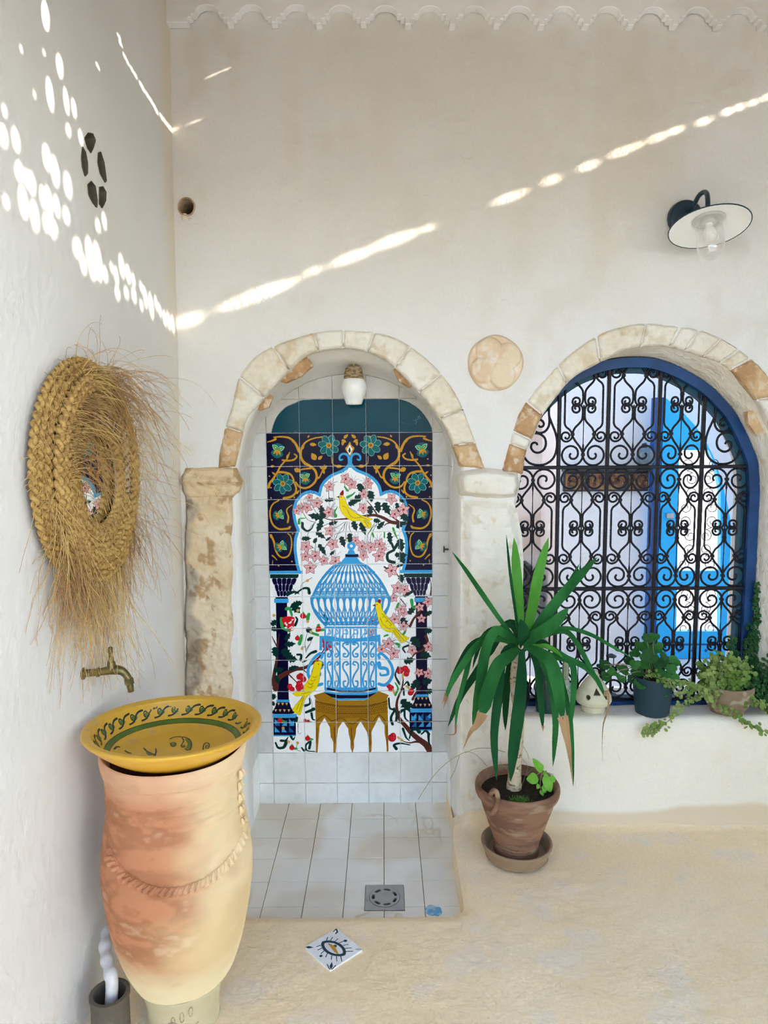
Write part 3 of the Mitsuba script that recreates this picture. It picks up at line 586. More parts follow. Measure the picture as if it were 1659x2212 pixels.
column(lambda p: p, 0); column(mir, 42)
# foliage: dark holly leaves, stems and blossoms
BL, LV, BR, RF = 'painted_blossoms', 'painted_leaves', 'painted_branches', 'painted_red_flowers'
for c, pts, w0, w1 in [('B', [(590, 250), (660, 268), (740, 262), (800, 258), (880, 250), (960, 235), (1060, 225), (1140, 250), (1220, 290), (1340, 300)], 6, 34), ('B', [(985, 85), (1030, 140), (1080, 215)], 5, 14), ('B', [(1290, 290), (1220, 235), (1190, 200)], 18, 8), ('B', [(1240, 290), (1180, 300), (1150, 320)], 16, 5),
                       ('C', [(150, 880), (165, 800), (240, 745), (330, 705), (420, 690), (500, 640), (560, 580), (600, 510)], 58, 8), ('C', [(130, 840), (140, 740), (160, 620), (170, 480), (185, 380)], 42, 6), ('C', [(165, 500), (130, 430), (115, 400)], 14, 4), ('C', [(560, 590), (620, 530), (650, 500)], 14, 7), ('D', [(270, 70), (320, 120), (370, 170)], 14, 6), ('D', [(330, 30), (400, 30), (440, 60)], 20, 5),
                       ('D', [(1575, 780), (1530, 715), (1470, 670), (1400, 610), (1340, 540), (1290, 480), (1265, 400), (1268, 310), (1310, 200), (1325, 110)], 64, 10), ('D', [(1510, 700), (1440, 690), (1380, 700), (1300, 680)], 26, 5), ('D', [(1300, 520), (1250, 500)], 14, 4),
                       ('C', [(1400, 600), (1440, 555), (1510, 520), (1545, 450), (1530, 400)], 10, 28), ('C', [(1385, 310), (1420, 240), (1480, 170), (1520, 100), (1535, 60)], 24, 7), ('B', [(1575, 960), (1580, 880), (1575, 820)], 14, 4), ('D', [(1410, 300), (1440, 240), (1490, 180)], 26, 8), ('C', [(1300, 60), (1340, 110), (1350, 130)], 10, 4)]:
    put(BR, 'brown', stroke(W(c, pts), w0, w1))
for c, pts in [('B', [(800, 285), (740, 370), (690, 460)]), ('B', [(790, 290), (770, 370), (700, 400)]), ('B', [(810, 285), (795, 380), (800, 470)]), ('B', [(825, 290), (830, 350), (850, 390)]), ('B', [(780, 290), (720, 330), (660, 350)]), ('B', [(1060, 300), (1000, 400), (985, 480)]), ('B', [(1080, 310), (1030, 400), (1020, 500)]), ('B', [(1100, 300), (1050, 330), (1000, 400)]),
               ('B', [(700, 110), (650, 180), (640, 220)]), ('B', [(460, 80), (510, 180), (540, 220)]), ('B', [(400, 200), (450, 270), (520, 290)]), ('B', [(520, 290), (470, 340), (440, 430)]), ('B', [(640, 300), (560, 340), (540, 380)]), ('A', [(640, 900), (640, 1010)]), ('A', [(780, 860), (800, 940)]), ('B', [(520, 460), (515, 560), (560, 640)]), ('B', [(660, 440), (600, 530), (590, 610)]),
               ('B', [(300, 890), (340, 940), (370, 950)]), ('B', [(380, 890), (400, 850), (485, 800)]), ('C', [(430, 550), (420, 460), (440, 380)]), ('C', [(430, 540), (470, 470), (480, 430)]), ('C', [(425, 500), (390, 500)]), ('C', [(430, 520), (460, 480)]), ('D', [(460, 260), (485, 340), (480, 420)]), ('D', [(350, 700), (345, 760), (385, 780)]), ('D', [(355, 520), (360, 610), (385, 610)]), ('D', [(1320, 180), (1320, 100)]),
               ('C', [(1300, 430), (1400, 470), (1440, 500)]), ('C', [(1110, 500), (1200, 540)]), ('C', [(1190, 460), (1260, 430)]), ('B', [(1180, 430), (1280, 410)]), ('C', [(620, 410), (600, 470)])]:
    put(BR, 'black', stroke(W(c, pts), 4))
for c, x, y, l, w, a in [('B', 590, 255, 150, 70, 2.9), ('B', 600, 250, 110, 70, 1.9), ('B', 580, 270, 130, 60, -2.0), ('B', 590, 180, 90, 50, 2.4), ('B', 640, 310, 90, 46, .3), ('B', 860, 280, 100, 60, -1.2), ('B', 930, 290, 130, 60, -1.2), ('B', 820, 130, 90, 60, .5), ('B', 875, 60, 100, 46, .1), ('A', 910, 870, 90, 60, -1.2), ('A', 905, 880, 80, 50, -.6), ('A', 1030, 940, 100, 56, -1.5), ('A', 840, 1040, 120, 46, .25), ('A', 600, 1025, 110, 40, .1),
                         ('B', 1010, 0, 110, 58, -1.4), ('B', 1010, 140, 90, 66, -1.4), ('B', 1085, 100, 110, 70, -1.45), ('B', 1140, 110, 130, 76, -1.1), ('B', 1260, 110, 100, 44, -1.3), ('B', 1290, 70, 60, 40, -.8), ('B', 1050, 270, 70, 50, -.2), ('B', 1085, 350, 100, 50, .8), ('B', 1300, 200, 110, 76, -.9), ('B', 1260, 340, 110, 50, .6), ('B', 830, 390, 110, 60, -1.5), ('B', 750, 420, 110, 60, -1.25), ('B', 390, 440, 90, 46, 0), ('B', 500, 480, 60, 40, 1.),
                         ('B', 520, 380, 110, 50, -.6), ('B', 545, 490, 130, 50, -1.0), ('B', 610, 460, 70, 26, .6), ('B', 650, 590, 70, 32, .7), ('B', 1195, 380, 120, 54, -1.5), ('B', 1290, 440, 130, 76, -1.4), ('B', 1245, 590, 120, 60, .0), ('B', 1290, 570, 120, 70, -1.2), ('B', 1300, 770, 80, 64, -1.4), ('C', 300, 100, 120, 90, -.9), ('C', 310, 110, 100, 60, .2), ('C', 110, 300, 80, 60, .7), ('C', 110, 330, 70, 50, -.2), ('C', 230, 480, 110, 60, .1),
                         ('C', 210, 520, 130, 90, -.8), ('C', 140, 500, 110, 76, -1.4), ('C', 250, 600, 110, 80, -.2), ('C', 240, 440, 90, 50, 1.), ('C', 130, 720, 100, 66, .2), ('C', 150, 760, 100, 50, -1.2), ('C', 270, 705, 100, 50, .3), ('C', 440, 440, 70, 40, .5), ('C', 430, 350, 60, 60, .2), ('C', 1310, 230, 120, 72, -1.2), ('C', 1370, 200, 110, 60, .9), ('C', 1520, 210, 90, 50, .5), ('C', 1520, 360, 80, 60, .2), ('C', 1400, 410, 130, 90, -.9), ('C', 1480, 560, 110, 76, -.3),
                         ('C', 1330, 640, 110, 70, .3), ('D', 130, 250, 60, 60, -1.6), ('D', 120, 320, 50, 40, -1.2), ('D', 1430, 120, 100, 70, -1.2), ('D', 1500, 150, 100, 76, .3), ('D', 1530, 240, 80, 60, .4), ('D', 1310, 300, 150, 90, -1.), ('D', 1340, 340, 90, 60, -.3), ('D', 1440, 130, 110, 60, -2.)]:
    holly(LV, W(c, [(x, y)])[0], l, w, a)
for c, pts, w0, w1, col in [('B', [(395, 300), (400, 340), (440, 370), (480, 350), (505, 300)], 30, 6, 'green'), ('B', [(365, 300), (370, 260), (425, 252)], 26, 5, 'leaf'), ('B', [(700, 230), (690, 200), (718, 150)], 36, 5, 'leaf'), ('B', [(810, 60), (850, 40), (880, 15)], 26, 8, 'leaf'), ('A', [(785, 900), (800, 920), (815, 935)], 14, 20, 'leaf'), ('B', [(1215, 480), (1240, 530), (1270, 490)], 20, 30, 'green'), ('B', [(1240, 545), (1180, 580), (1185, 640), (1240, 660)], 22, 30, 'green'), ('B', [(1150, 700), (1180, 715), (1210, 680)], 14, 18, 'green'), ('B', [(1310, 680), (1265, 700), (1250, 740), (1280, 790)], 26, 8, 'green'),
                            ('B', [(1230, 345), (1250, 400), (1270, 440)], 22, 8, 'leaf'), ('B', [(1150, 380), (1150, 430)], 22, 5, 'leaf'), ('B', [(1040, 390), (1050, 420)], 26, 8, 'leaf'), ('B', [(260, 950), (320, 930), (360, 940)], 34, 10, 'green'), ('B', [(330, 950), (400, 900), (450, 900), (460, 940)], 12, 30, 'green'), ('C', [(300, 210), (280, 150), (250, 150)], 20, 34, 'leaf'), ('C', [(330, 300), (350, 250), (335, 225)], 26, 12, 'green'), ('C', [(600, 300), (625, 250), (595, 215)], 12, 30, 'green'), ('C', [(350, 570), (385, 575), (380, 620)], 20, 24, 'green'),
                            ('C', [(430, 600), (470, 560), (520, 540)], 12, 28, 'green'), ('C', [(400, 640), (430, 625)], 20, 8, 'green'), ('D', [(420, 360), (465, 340), (460, 290)], 26, 10, 'green'), ('D', [(430, 420), (480, 400), (500, 390)], 22, 34, 'green'), ('D', [(480, 430), (490, 480), (510, 490)], 24, 10, 'green'), ('D', [(150, 700), (175, 745), (225, 740), (250, 690)], 16, 34, 'green'), ('D', [(200, 680), (240, 680), (265, 650)], 26, 10, 'green'), ('D', [(290, 640), (310, 670), (325, 650)], 24, 10, 'green'), ('D', [(340, 500), (345, 470)], 40, 12, 'green'),
                            ('D', [(390, 745), (410, 770), (430, 760)], 14, 24, 'green'), ('D', [(510, 780), (440, 770), (430, 720), (470, 690), (460, 750)], 8, 26, 'green'), ('D', [(1190, 290), (1200, 380), (1240, 400), (1210, 470), (1225, 530)], 16, 26, 'green'), ('D', [(1240, 380), (1260, 440), (1260, 490)], 12, 24, 'green'), ('D', [(1290, 420), (1330, 400), (1340, 470), (1380, 510)], 30, 10, 'green'), ('D', [(1320, 570), (1350, 650), (1380, 680)], 24, 8, 'green'), ('D', [(1380, 660), (1400, 590), (1440, 570), (1470, 600)], 12, 36, 'green'), ('D', [(1490, 620), (1530, 590), (1560, 620)], 14, 26, 'green'),
                            ('D', [(1555, 630), (1560, 700), (1580, 730)], 26, 8, 'green'), ('D', [(1385, 720), (1300, 705), (1240, 720), (1260, 755)], 10, 30, 'green'), ('D', [(1275, 0), (1250, 80), (1290, 160)], 10, 22, 'green'), ('D', [(1250, 150), (1275, 200), (1250, 260)], 12, 24, 'leaf'), ('D', [(1330, 170), (1360, 140), (1375, 170)], 10, 24, 'green'), ('D', [(1325, 200), (1330, 260)], 26, 8, 'green'), ('C', [(1280, 100), (1265, 140), (1285, 170)], 20, 26, 'leaf'), ('C', [(1400, 70), (1410, 130), (1440, 150)], 34, 8, 'leaf'), ('C', [(1260, 470), (1290, 480), (1280, 500)], 26, 16, 'leaf'), ('C', [(1320, 390), (1340, 360)], 34, 10, 'leaf'),
                            ('C', [(1150, 400), (1180, 390)], 28, 8, 'leaf'), ('C', [(1340, 550), (1320, 510), (1370, 485)], 14, 20, 'green'), ('B', [(1340, 960), (1400, 930), (1430, 915)], 40, 10, 'green'), ('C', [(530, 350), (545, 300)], 40, 16, 'leaf'), ('C', [(480, 370), (540, 390)], 36, 12, 'leaf'), ('C', [(370, 470), (390, 400)], 50, 16, 'leaf'), ('C', [(445, 250), (455, 200)], 44, 14, 'leaf'), ('C', [(205, 240), (215, 320), (280, 355)], 34, 22, 'leaf')]:
    put(LV, col, stroke(W(c, pts), w0, w1))
for c, x, y, r, a in [('A', 645, 900, 48, .4), ('A', 795, 830, 54, 1.2), ('A', 850, 880, 48, .5), ('A', 1000, 880, 48, 1.6), ('A', 960, 970, 44, .3), ('A', 1000, 850, 34, .9), ('A', 460, 1000, 38, .6), ('A', 530, 1050, 52, .2), ('A', 1215, 1010, 54, .9), ('B', 380, 160, 46, .1), ('B', 440, 155, 50, .8), ('B', 345, 185, 40, .2), ('B', 640, 200, 54, .5), ('B', 955, 160, 52, 1.), ('B', 1325, 175, 58, .4), ('B', 1245, 215, 48, 1.1), ('B', 648, 370, 52, .1), ('B', 675, 490, 56, .7), ('B', 432, 515, 58, 1.1), ('B', 425, 605, 50, .2), ('B', 515, 600, 56, 0.8), ('B', 595, 645, 46, .5), ('B', 700, 650, 58, .9),
                      ('B', 468, 710, 60, .3), ('B', 885, 460, 44, 1.0), ('B', 945, 510, 54, .2), ('B', 1025, 520, 54, .7), ('B', 1105, 490, 54, 1.2), ('B', 1100, 600, 60, .4), ('B', 955, 595, 48, .9), ('B', 1130, 535, 42, 0.1), ('B', 1215, 735, 62, .6), ('B', 1270, 895, 60, .2), ('B', 1335, 910, 52, .9), ('B', 1235, 985, 44, .4), ('C', 1040, 262, 50, .3), ('C', 1030, 360, 52, .9), ('C', 1245, 245, 58, .5), ('C', 1325, 185, 46, 1.), ('C', 1325, 310, 50, 0.2), ('C', 1475, 135, 44, .5), ('C', 1550, 85, 50, .8), ('C', 1490, 240, 44, .3), ('C', 1185, 470, 60, .1), ('C', 1125, 520, 54, .8), ('C', 1235, 560, 60, .5), ('C', 1405, 530, 50, 1.0),
                      ('C', 1555, 500, 52, .3), ('C', 1470, 735, 44, .8), ('C', 1550, 745, 50, .2), ('B', 1300, 1090, 50, .6)]:
    star(BL, W(c, [(x, y)])[0], r, a)
# red flowers
r9 = np.random.default_rng(9)
def cluster(c, x, y, n, s, r):
    for k in range(n):
        a, q = r9.uniform(0, 6.3), math.sqrt(r9.uniform(0, 1)) * s; cc = W(c, [(x + q * math.cos(a), y + q * math.sin(a))])[0]
        put(RF, 'redd', Point(cc).buffer(r * 1.12 * U)); put(RF, 'red', Point(cc).buffer(r * U)); put(RF, 'pink', Point(cc + [r * .3 * U, r * .3 * U]).buffer(r * .14 * U))
put(RF, 'red', blob(W('C', [(235, 222), (320, 228), (318, 290), (310, 350), (255, 330), (205, 255)])))
for k in range(14):
    a = W('C', [(r9.uniform(230, 312), r9.uniform(235, 335))])[0]; put(RF, 'white', lens(a, 26, 12, r9.uniform(0, 6)))
cluster('C', 610, 470, 14, 58, 17); cluster('C', 645, 520, 6, 32, 15); cluster('D', 380, 110, 5, 28, 26); cluster('D', 370, 185, 6, 34, 24); cluster('D', 300, 185, 4, 28, 20); cluster('D', 1325, 40, 7, 38, 24); cluster('D', 1210, 185, 5, 26, 20); cluster('D', 1385, 220, 4, 26, 24); cluster('D', 1240, 640, 8, 34, 26)
for c, x, y, r in [('C', 402, 215, 24), ('C', 350, 420, 20), ('C', 545, 335, 24), ('D', 190, 495, 22), ('D', 445, 660, 22), ('D', 300, 745, 22), ('D', 420, 495, 14), ('D', 450, 500, 12)]:
    for s in (-1, 1): put(RF, 'leaf', lens(W(c, [(x + 10, y + 8)])[0], r * 2.2, r * 1.2, .9 + s * .9))
    put(RF, 'redd', Point(W(c, [(x, y)])[0]).buffer(r * 1.1 * U)); put(RF, 'red', Point(W(c, [(x, y)])[0]).buffer(r * U))
for c, x, y in [('B', 445, 825), ('C', 355, 165), ('C', 395, 515), ('C', 135, 210), ('C', 475, 360), ('C', 662, 238), ('D', 270, 690), ('D', 352, 700), ('D', 220, 565), ('C', 445, 265)]: put(RF, 'ochre', Point(W(c, [(x, y)])[0]).buffer(14 * U))
for c, pts in [('D', [(1320, 70), (1318, 110)]), ('D', [(1230, 210), (1240, 245)]), ('D', [(1350, 180), (1380, 200)]), ('D', [(1275, 650), (1320, 680)])]: put(RF, 'ochre', stroke(W(c, pts), 26, 12))
# birdcage
CG = key('painted_birdcage', mural); cb = lambda c, pts, a, b=None, col='blue': put(CG, col, stroke(W(c, pts), a, b))
dl = np.vstack([W('B', [(745, 668), (680, 700), (620, 760), (565, 830), (525, 900), (496, 965)]), W('C', [(482, 60), (490, 120), (515, 180), (555, 240), (610, 300)])])
cx = W('B', [(836, 700)])[0, 0]
mc = lambda p: np.c_[2 * cx - p[:, 0], p[:, 1]]
neck = np.vstack([W('C', [(600, 318), (607, 430)]), W('C', [(1076, 430), (1083, 318)])])
for f in (lambda p: p, mc): put(CG, 'blue', stroke(f(dl), 24))
for q in np.linspace(-1, 1, 13):                       # ribs of the dome
    e = dl.copy(); e[:, 0] = cx + (dl[:, 0] - cx) * q; put(CG, 'blued', stroke(e, 13)); put(CG, 'blue', stroke(e, 8.5))
put(CG, 'blue', Polygon(W('B', [(478, 962), (1186, 960), (1186, 988), (478, 992)])))
rowz = [('B', 740, 960, 1), ('C', 35, 310, -1)]
for q in np.linspace(-.92, .92, 12):
    for c, y0, y1, up in rowz:
        for s in (-1, 1):
            n = 18; ys = np.linspace(.08, .92, n); zz = W(c, [(0, y0)])[0, 1] + (W(c, [(0, y1)])[0, 1] - W(c, [(0, y0)])[0, 1]) * ys
            wd = np.interp(zz, dl[::-1, 1], np.abs(dl[::-1, 0] - cx)); x0 = cx + wd * q
            off = .012 * np.sin(ys * np.pi * 2 * .75 + .2) * s * wd / .17
            p = np.c_[x0 + off, zz]; put(CG, 'blued', stroke(p, 9, 13, 2)); put(CG, 'blue', stroke(p, 6, 9, 2))
            for e, r in ((0, 15), (-1, 19)):
                cc = p[e] + [s * .008 * wd[e] / .17, 0]; put(CG, 'blued', Point(cc).buffer(r * U).difference(Point(cc).buffer((r - 9) * U))); put(CG, 'blue', Point(cc).buffer((r - 1.5) * U).difference(Point(cc).buffer((r - 7) * U)))
for c, pts in [('C', [(598, 312), (1085, 312), (1085, 332), (598, 332)]), ('C', [(585, 420), (1100, 420), (1090, 450), (600, 450)]), ('D', [(605, 190), (1088, 190), (1088, 222), (605, 222)])]: put(CG, 'blue', Polygon(W(c, pts)))
put(CG, 'blue', Polygon(W('C', [(555, 398), (640, 398), (840, 436), (1010, 404), (1110, 384), (1114, 410), (1010, 432), (840, 466), (660, 428), (580, 425), (578, 530), (553, 530)]))); put(CG, 'blue', Polygon(W('C', [(1086, 390), (1112, 386), (1114, 500), (1094, 480)])))
for x in (605, 672, 740, 838, 935, 1005, 1072): cb('C', [(x, 330), (x, 612)], 15); cb('C', [(x, 600), (x + 2, 890)], 17)
for x in (640, 705, 770, 800, 870, 900, 970, 1035): cb('C', [(x, 330), (x, 420)], 8)
for xa, xb in ((612, 672), (680, 740), (750, 836), (842, 930), (940, 1003), (1010, 1070)):
    m, h = (xa + xb) / 2, (xb - xa) / 2 - 6; sg = 1 if m > 838 else -1
    for y0, y1 in ((455, 600), (625, 880)):
        L = y1 - y0; pts = [(m - sg * h * .2, y0 + .16 * L), (m - sg * h * .7, y0 + .12 * L), (m - sg * h * .3, y0 + .04 * L), (m + sg * h * .5, y0 + .10 * L), (m + sg * h * .6, y0 + .28 * L), (m - sg * h * .3, y0 + .50 * L), (m - sg * h * .75, y0 + .70 * L), (m - sg * h * .4, y0 + .92 * L), (m + sg * h * .4, y0 + .92 * L), (m + sg * h * .5, y0 + .76 * L), (m, y0 + .74 * L)]
        cb('C', pts, 15, 15, 'blued'); cb('C', pts, 11, 11)
    cb('C', [(m - h, 415), (m - h * .5, 380), (m + h * .5, 380), (m + h * .4, 345), (m - h * .2, 345)], 9)
for s in (-1, 1):
    q = lambda pts: [(838 + s * (x - 838), y) for x, y in pts]
    cb('C', q([(1095, 570), (1120, 560), (1170, 600), (1215, 670), (1228, 740), (1200, 810), (1150, 850), (1100, 840)]), 24, 30); cb('C', q([(1100, 650), (1110, 690), (1170, 700), (1180, 750), (1120, 760), (1112, 740)]), 40, 14); cb('C', q([(1095, 575), (1105, 600)]), 26)
put(CG, 'blue', Polygon(W('B', [(742, 664), (790, 610), (898, 610), (935, 660), (900, 676), (780, 680)]))); put(CG, 'navy', Polygon(W('B', [(795, 586), (907, 586), (907, 606), (795, 606)])).buffer(4 * U)); put(CG, 'blue', Polygon(W('B', [(822, 545), (868, 545), (886, 586), (806, 586)])))
put(CG, 'blue', Point(W('B', [(846, 508)])[0]).buffer(38 * U)); put(CG, 'white', Point(W('B', [(846, 508)])[0]).buffer(14 * U))
for c, pts, col in [('D', [(622, 192), (740, 218), (960, 218), (1072, 190), (1072, 205), (960, 236), (740, 236), (622, 210)], 'navy'), ('D', [(600, 226), (740, 240), (960, 238), (1085, 222), (1120, 252), (980, 306), (720, 310), (566, 262)], 'blue'), ('D', [(590, 236), (740, 262), (970, 262), (1098, 234), (1115, 252), (975, 290), (725, 292), (570, 262)], 'navy')]: put(CG, col, Polygon(W(c, pts)))
# carved table under the cage
TB = key('painted_table', mural)
tb = lambda pts, col='tgold': put(TB, col, Polygon(W('D', pts)).buffer(0))
tb([(500, 262), (590, 236), (720, 312), (975, 308), (1098, 224), (1190, 262), (1170, 300), (1010, 350), (720, 350), (520, 300)]); tb([(1165, 300), (1180, 300), (1182, 500), (1188, 780), (1172, 780), (1166, 690), (1150, 600), (1152, 540), (1100, 462), (1050, 560), (1030, 600), (1035, 690), (1030, 780), (1010, 790), (1005, 690), (990, 600), (930, 500), (890, 570), (886, 620), (870, 680), (872, 740), (856, 795), (838, 740), (838, 680), (822, 620), (818, 570), (770, 500), (724, 570), (718, 640), (710, 690), (700, 795), (682, 790), (680, 690), (655, 640), (650, 560), (600, 470), (555, 540), (548, 640), (535, 790), (520, 790), (520, 560), (512, 300), (720, 345), (1010, 345)])
for x0, x1, y0, y1 in ((525, 705, 352, 445), (722, 1000, 360, 470), (1015, 1165, 352, 445)):
    for xx in np.arange(x0 + 6, x1 - 4, 17):
        for k, yy in enumerate(np.arange(y0, y1, 17)):
            sh = 30 * (1 - (xx - x0) / (x1 - x0)) if x0 == 525 else 30 * (xx - x0) / (x1 - x0) if x0 > 1000 else 0
            put(TB, 'goldd', Polygon(rotpts([(6.2, 0), (0, 6.2), (-6.2, 0), (0, -6.2)], W('D', [(xx + 8 * (k % 2), yy - sh * .9)])[0], 1, 0)))
for pts in ([(520, 320), (720, 362), (1010, 362), (1176, 315)], [(720, 430), (1005, 430)], [(716, 312), (716, 500)], [(1008, 312), (1008, 500)], [(525, 500), (600, 445), (660, 500), (716, 480), (770, 478), (820, 520), (880, 520), (930, 478), (1000, 500), (1050, 500), (1100, 440), (1160, 500)], [(530, 560), (528, 700)], [(845, 560), (850, 660), (860, 720)], [(690, 560), (695, 700)], [(1015, 580), (1018, 720)], [(1170, 540), (1176, 720)]): put(TB, 'goldd', stroke(W('D', pts), 6, n=2))
# birds
def bird(body, marks, eye, beak, crest, c):
    b = key('painted_bird', mural); q = blob(W(c, body), 4); put(b, 'yeld', q.buffer(2.5 * U)); put(b, 'yel', q)
    for m in marks: put(b, 'yeld', stroke(W(c, m), 4))
    put(b, 'brown', Polygon(W(c, beak)).buffer(U)); put(b, 'redd', blob(W(c, crest), 3)); put(b, 'black', Point(W(c, [eye])[0]).buffer(5 * U)); return b
bird([(735, 55), (760, 42), (782, 60), (800, 110), (830, 160), (880, 200), (930, 225), (985, 240), (1040, 262), (1005, 275), (1030, 300), (1020, 340), (995, 345), (960, 320), (925, 275), (870, 278), (820, 260), (770, 215), (742, 160), (738, 100)], [[(765, 140), (800, 160), (830, 220), (870, 250), (940, 245)], [(840, 160), (880, 190)], [(870, 180), (900, 200)], [(890, 205), (930, 235), (1000, 270)], [(960, 270), (1000, 330)], [(975, 268), (1015, 310)]], (752, 58), [(735, 48), (710, 58), (735, 66)], [(740, 38), (752, 10), (772, -5), (775, 38)], 'B')
bird([(1065, 100), (1090, 85), (1118, 105), (1130, 160), (1170, 215), (1230, 290), (1255, 320), (1290, 360), (1330, 395), (1370, 415), (1350, 440), (1310, 460), (1275, 430), (1230, 370), (1180, 360), (1130, 330), (1100, 270), (1085, 200), (1070, 140)], [[(1120, 190), (1145, 210), (1130, 230)], [(1150, 220), (1180, 250), (1160, 270)], [(1180, 260), (1215, 295), (1195, 310)], [(1110, 230), (1140, 290), (1200, 340)], [(1240, 330), (1330, 440)], [(1255, 325), (1350, 425)], [(1225, 340), (1300, 440)]], (1080, 108), [(1066, 104), (1042, 122), (1070, 126)], [(1088, 84), (1098, 62), (1120, 68), (1112, 100)], 'C')
bird([(505, -30), (530, -55), (565, -50), (578, -20), (560, 40), (552, 120), (530, 190), (490, 230), (440, 270), (405, 340), (375, 440), (340, 425), (305, 400), (330, 360), (370, 310), (400, 265), (345, 272), (310, 245), (350, 232), (400, 222), (420, 170), (460, 110), (490, 40)], [[(490, 90), (510, 100), (530, 85)], [(470, 120), (495, 135), (515, 115)], [(450, 150), (475, 165), (500, 145)], [(440, 180), (470, 195), (490, 175)], [(400, 270), (340, 400)], [(410, 280), (365, 420)], [(390, 250), (440, 240), (480, 225)]], (545, -22), [(578, -28), (596, -16), (574, -4)], [(512, -50), (520, -72), (548, -66), (545, -50)], 'D')
# visible parts of the shapes, cut along the joints, one coloured mesh per part
tiles_u = unary_union([cell(i, k) for i in range(5) for k in range(10)])
geoms = [g.simplify(.00012) for _, _, g in paintlist]; tree = shapely.STRtree(geoms); vis = {}
for i, (part, col, _) in enumerate(paintlist):
    g = geoms[i]; up = [geoms[j] for j in tree.query(g) if j > i]
    if up: g = g.difference(unary_union(up))
    vis.setdefault(part, []).append((col, g.intersection(tiles_u)))
M('paint', prin((.5, .5, .5), .12, specular=.12)); scene['mat_paint']['bsdf']['base_color'] = {'type': 'mesh_attribute', 'name': 'vertex_color'}
names = {'painted_birdcage': 'sky blue painted birdcage', 'painted_table': 'ochre painted carved table', 'painted_bird': 'yellow painted bird', 'painted_column': 'navy painted column', 'painted_arch': 'navy ground and light blue lobed arch line', 'painted_scroll': 'golden scrolls with teal flowers', 'painted_blossoms': 'pink star blossoms', 'painted_leaves': 'dark green painted leaves', 'painted_branches': 'brown painted branches', 'painted_red_flowers': 'red painted flowers'}
for part, items in vis.items():
    ms, cs = [], []
    for col, g in items:
        m = flatmesh(g, -.0004)
        if m is not None: ms.append(m); cs.append(np.tile(C_[col], (len(m.vertices), 1)))
    if not ms: continue
    k = part if '__' in part else key(part, mural)
    scene[k] = mikit.ply(cat_(ms), 'mat_paint', smooth=False, color=np.vstack(cs))
    tag(k, next(v for n_, v in names.items() if n_ in k and (n_ != 'painted_bird' or 'cage' not in k)), kind='stuff' if part in (BL, LV, RF, BR, 'painted_scroll') else None)

# ================================================================== STONEWORK AND SMALL FIXTURES
def band(outer, inner_, cuts, name, mats, thick, rough, label, seed=0, parent=None):
    """Voussoirs between two measured outlines, cut at the given fractions; each stone a part with its own joint."""
    a, b = resample(catmull(xz(outer), 5), 200), resample(catmull(xz(inner_), 5), 200); r = np.random.default_rng(seed)
    for k in range(len(cuts) - 1):
        i0, i1 = int(cuts[k] * 199) , int(cuts[k + 1] * 199)
        q = Polygon(np.vstack([a[i0:i1 + 1], b[i0:i1 + 1][::-1]])).buffer(0).buffer(-.0005)
        if not polys(q): continue
        q = max(polys(q), key=lambda p: p.area)
        obj('stone', relief(q, YW + .003, thick + r.uniform(-.003, .004), rough, .008, .008, .05, 17, seed * 20 + k), mats[k % len(mats)] if isinstance(mats, list) else mats, parent, 40)
A1 = tag(key('trim_1'), 'worn limestone arch around the tiled niche', kind='structure')
band([(470, 1013), (476, 965), (487, 920), (500, 880), (508, 845), (518, 812), (545, 775), (580, 752), (630, 732), (690, 716), (740, 712), (800, 716), (850, 728), (900, 757), (945, 797), (983, 848), (1008, 902), (1028, 958), (1048, 1014)],
     [(508, 1008), (520, 955), (534, 905), (553, 880), (578, 852), (598, 828), (630, 796), (662, 768), (700, 757), (745, 752), (790, 760), (831, 778), (864, 805), (897, 840), (929, 878), (956, 915), (972, 948), (984, 980), (993, 1008)],
     [0, .105, .225, .33, .43, .50, .57, .66, .755, .85, .935, 1], 'stone', ['mat_brownstone', 'mat_limestone', 'mat_limestone', 'mat_limestone', 'mat_palestone', 'mat_limestone', 'mat_limestone', 'mat_palestone', 'mat_limestone', 'mat_limestone', 'mat_brownstone'], .013, .008, '', 1, A1)
# red-brown patches of bare stone on the soffit's edge
for pts, sd in [([(596, 800), (630, 778), (662, 772), (675, 790), (650, 812), (618, 826), (598, 820)], 3), ([(553, 862), (572, 848), (588, 858), (580, 878), (562, 885)], 4), ([(852, 800), (880, 808), (893, 828), (884, 836), (862, 822)], 5)]:
    obj('bare_patch', relief(Polygon(xz(pts, -.235)).buffer(.004), -.243, .008, .008, .006, .012, .02, 30, sd), 'mat_brownstone', A1, 40, label='bare red-brown patch')
A2 = tag(key('trim_2'), 'pale stone arch with brown end blocks around the blue window', kind='structure')
band([(1083, 1020), (1093, 985), (1105, 940), (1120, 893), (1150, 848), (1185, 808), (1225, 768), (1265, 738), (1310, 714), (1355, 702), (1400, 698), (1450, 703), (1500, 710), (1550, 727), (1600, 757), (1640, 790), (1670, 828), (1700, 880), (1722, 940)],
     [(1130, 1024), (1136, 980), (1150, 945), (1168, 905), (1185, 880), (1208, 850), (1226, 828), (1250, 808), (1280, 792), (1310, 776), (1340, 761), (1370, 752), (1400, 748), (1440, 748), (1487, 760), (1556, 785), (1604, 826), (1640, 872), (1668, 930)],
     [0, .075, .105, .18, .29, .40, .52, .60, .645, .70, .75, .785, .90, 1], 'stone', ['mat_brownstone', 'mat_palestone', 'mat_brownstone', 'mat_limestone', 'mat_limestone', 'mat_limestone', 'mat_limestone', 'mat_palestone', 'mat_palestone', 'mat_palestone', 'mat_limestone', 'mat_brownstone', 'mat_palestone'], .015, .008, '', 2, A2)
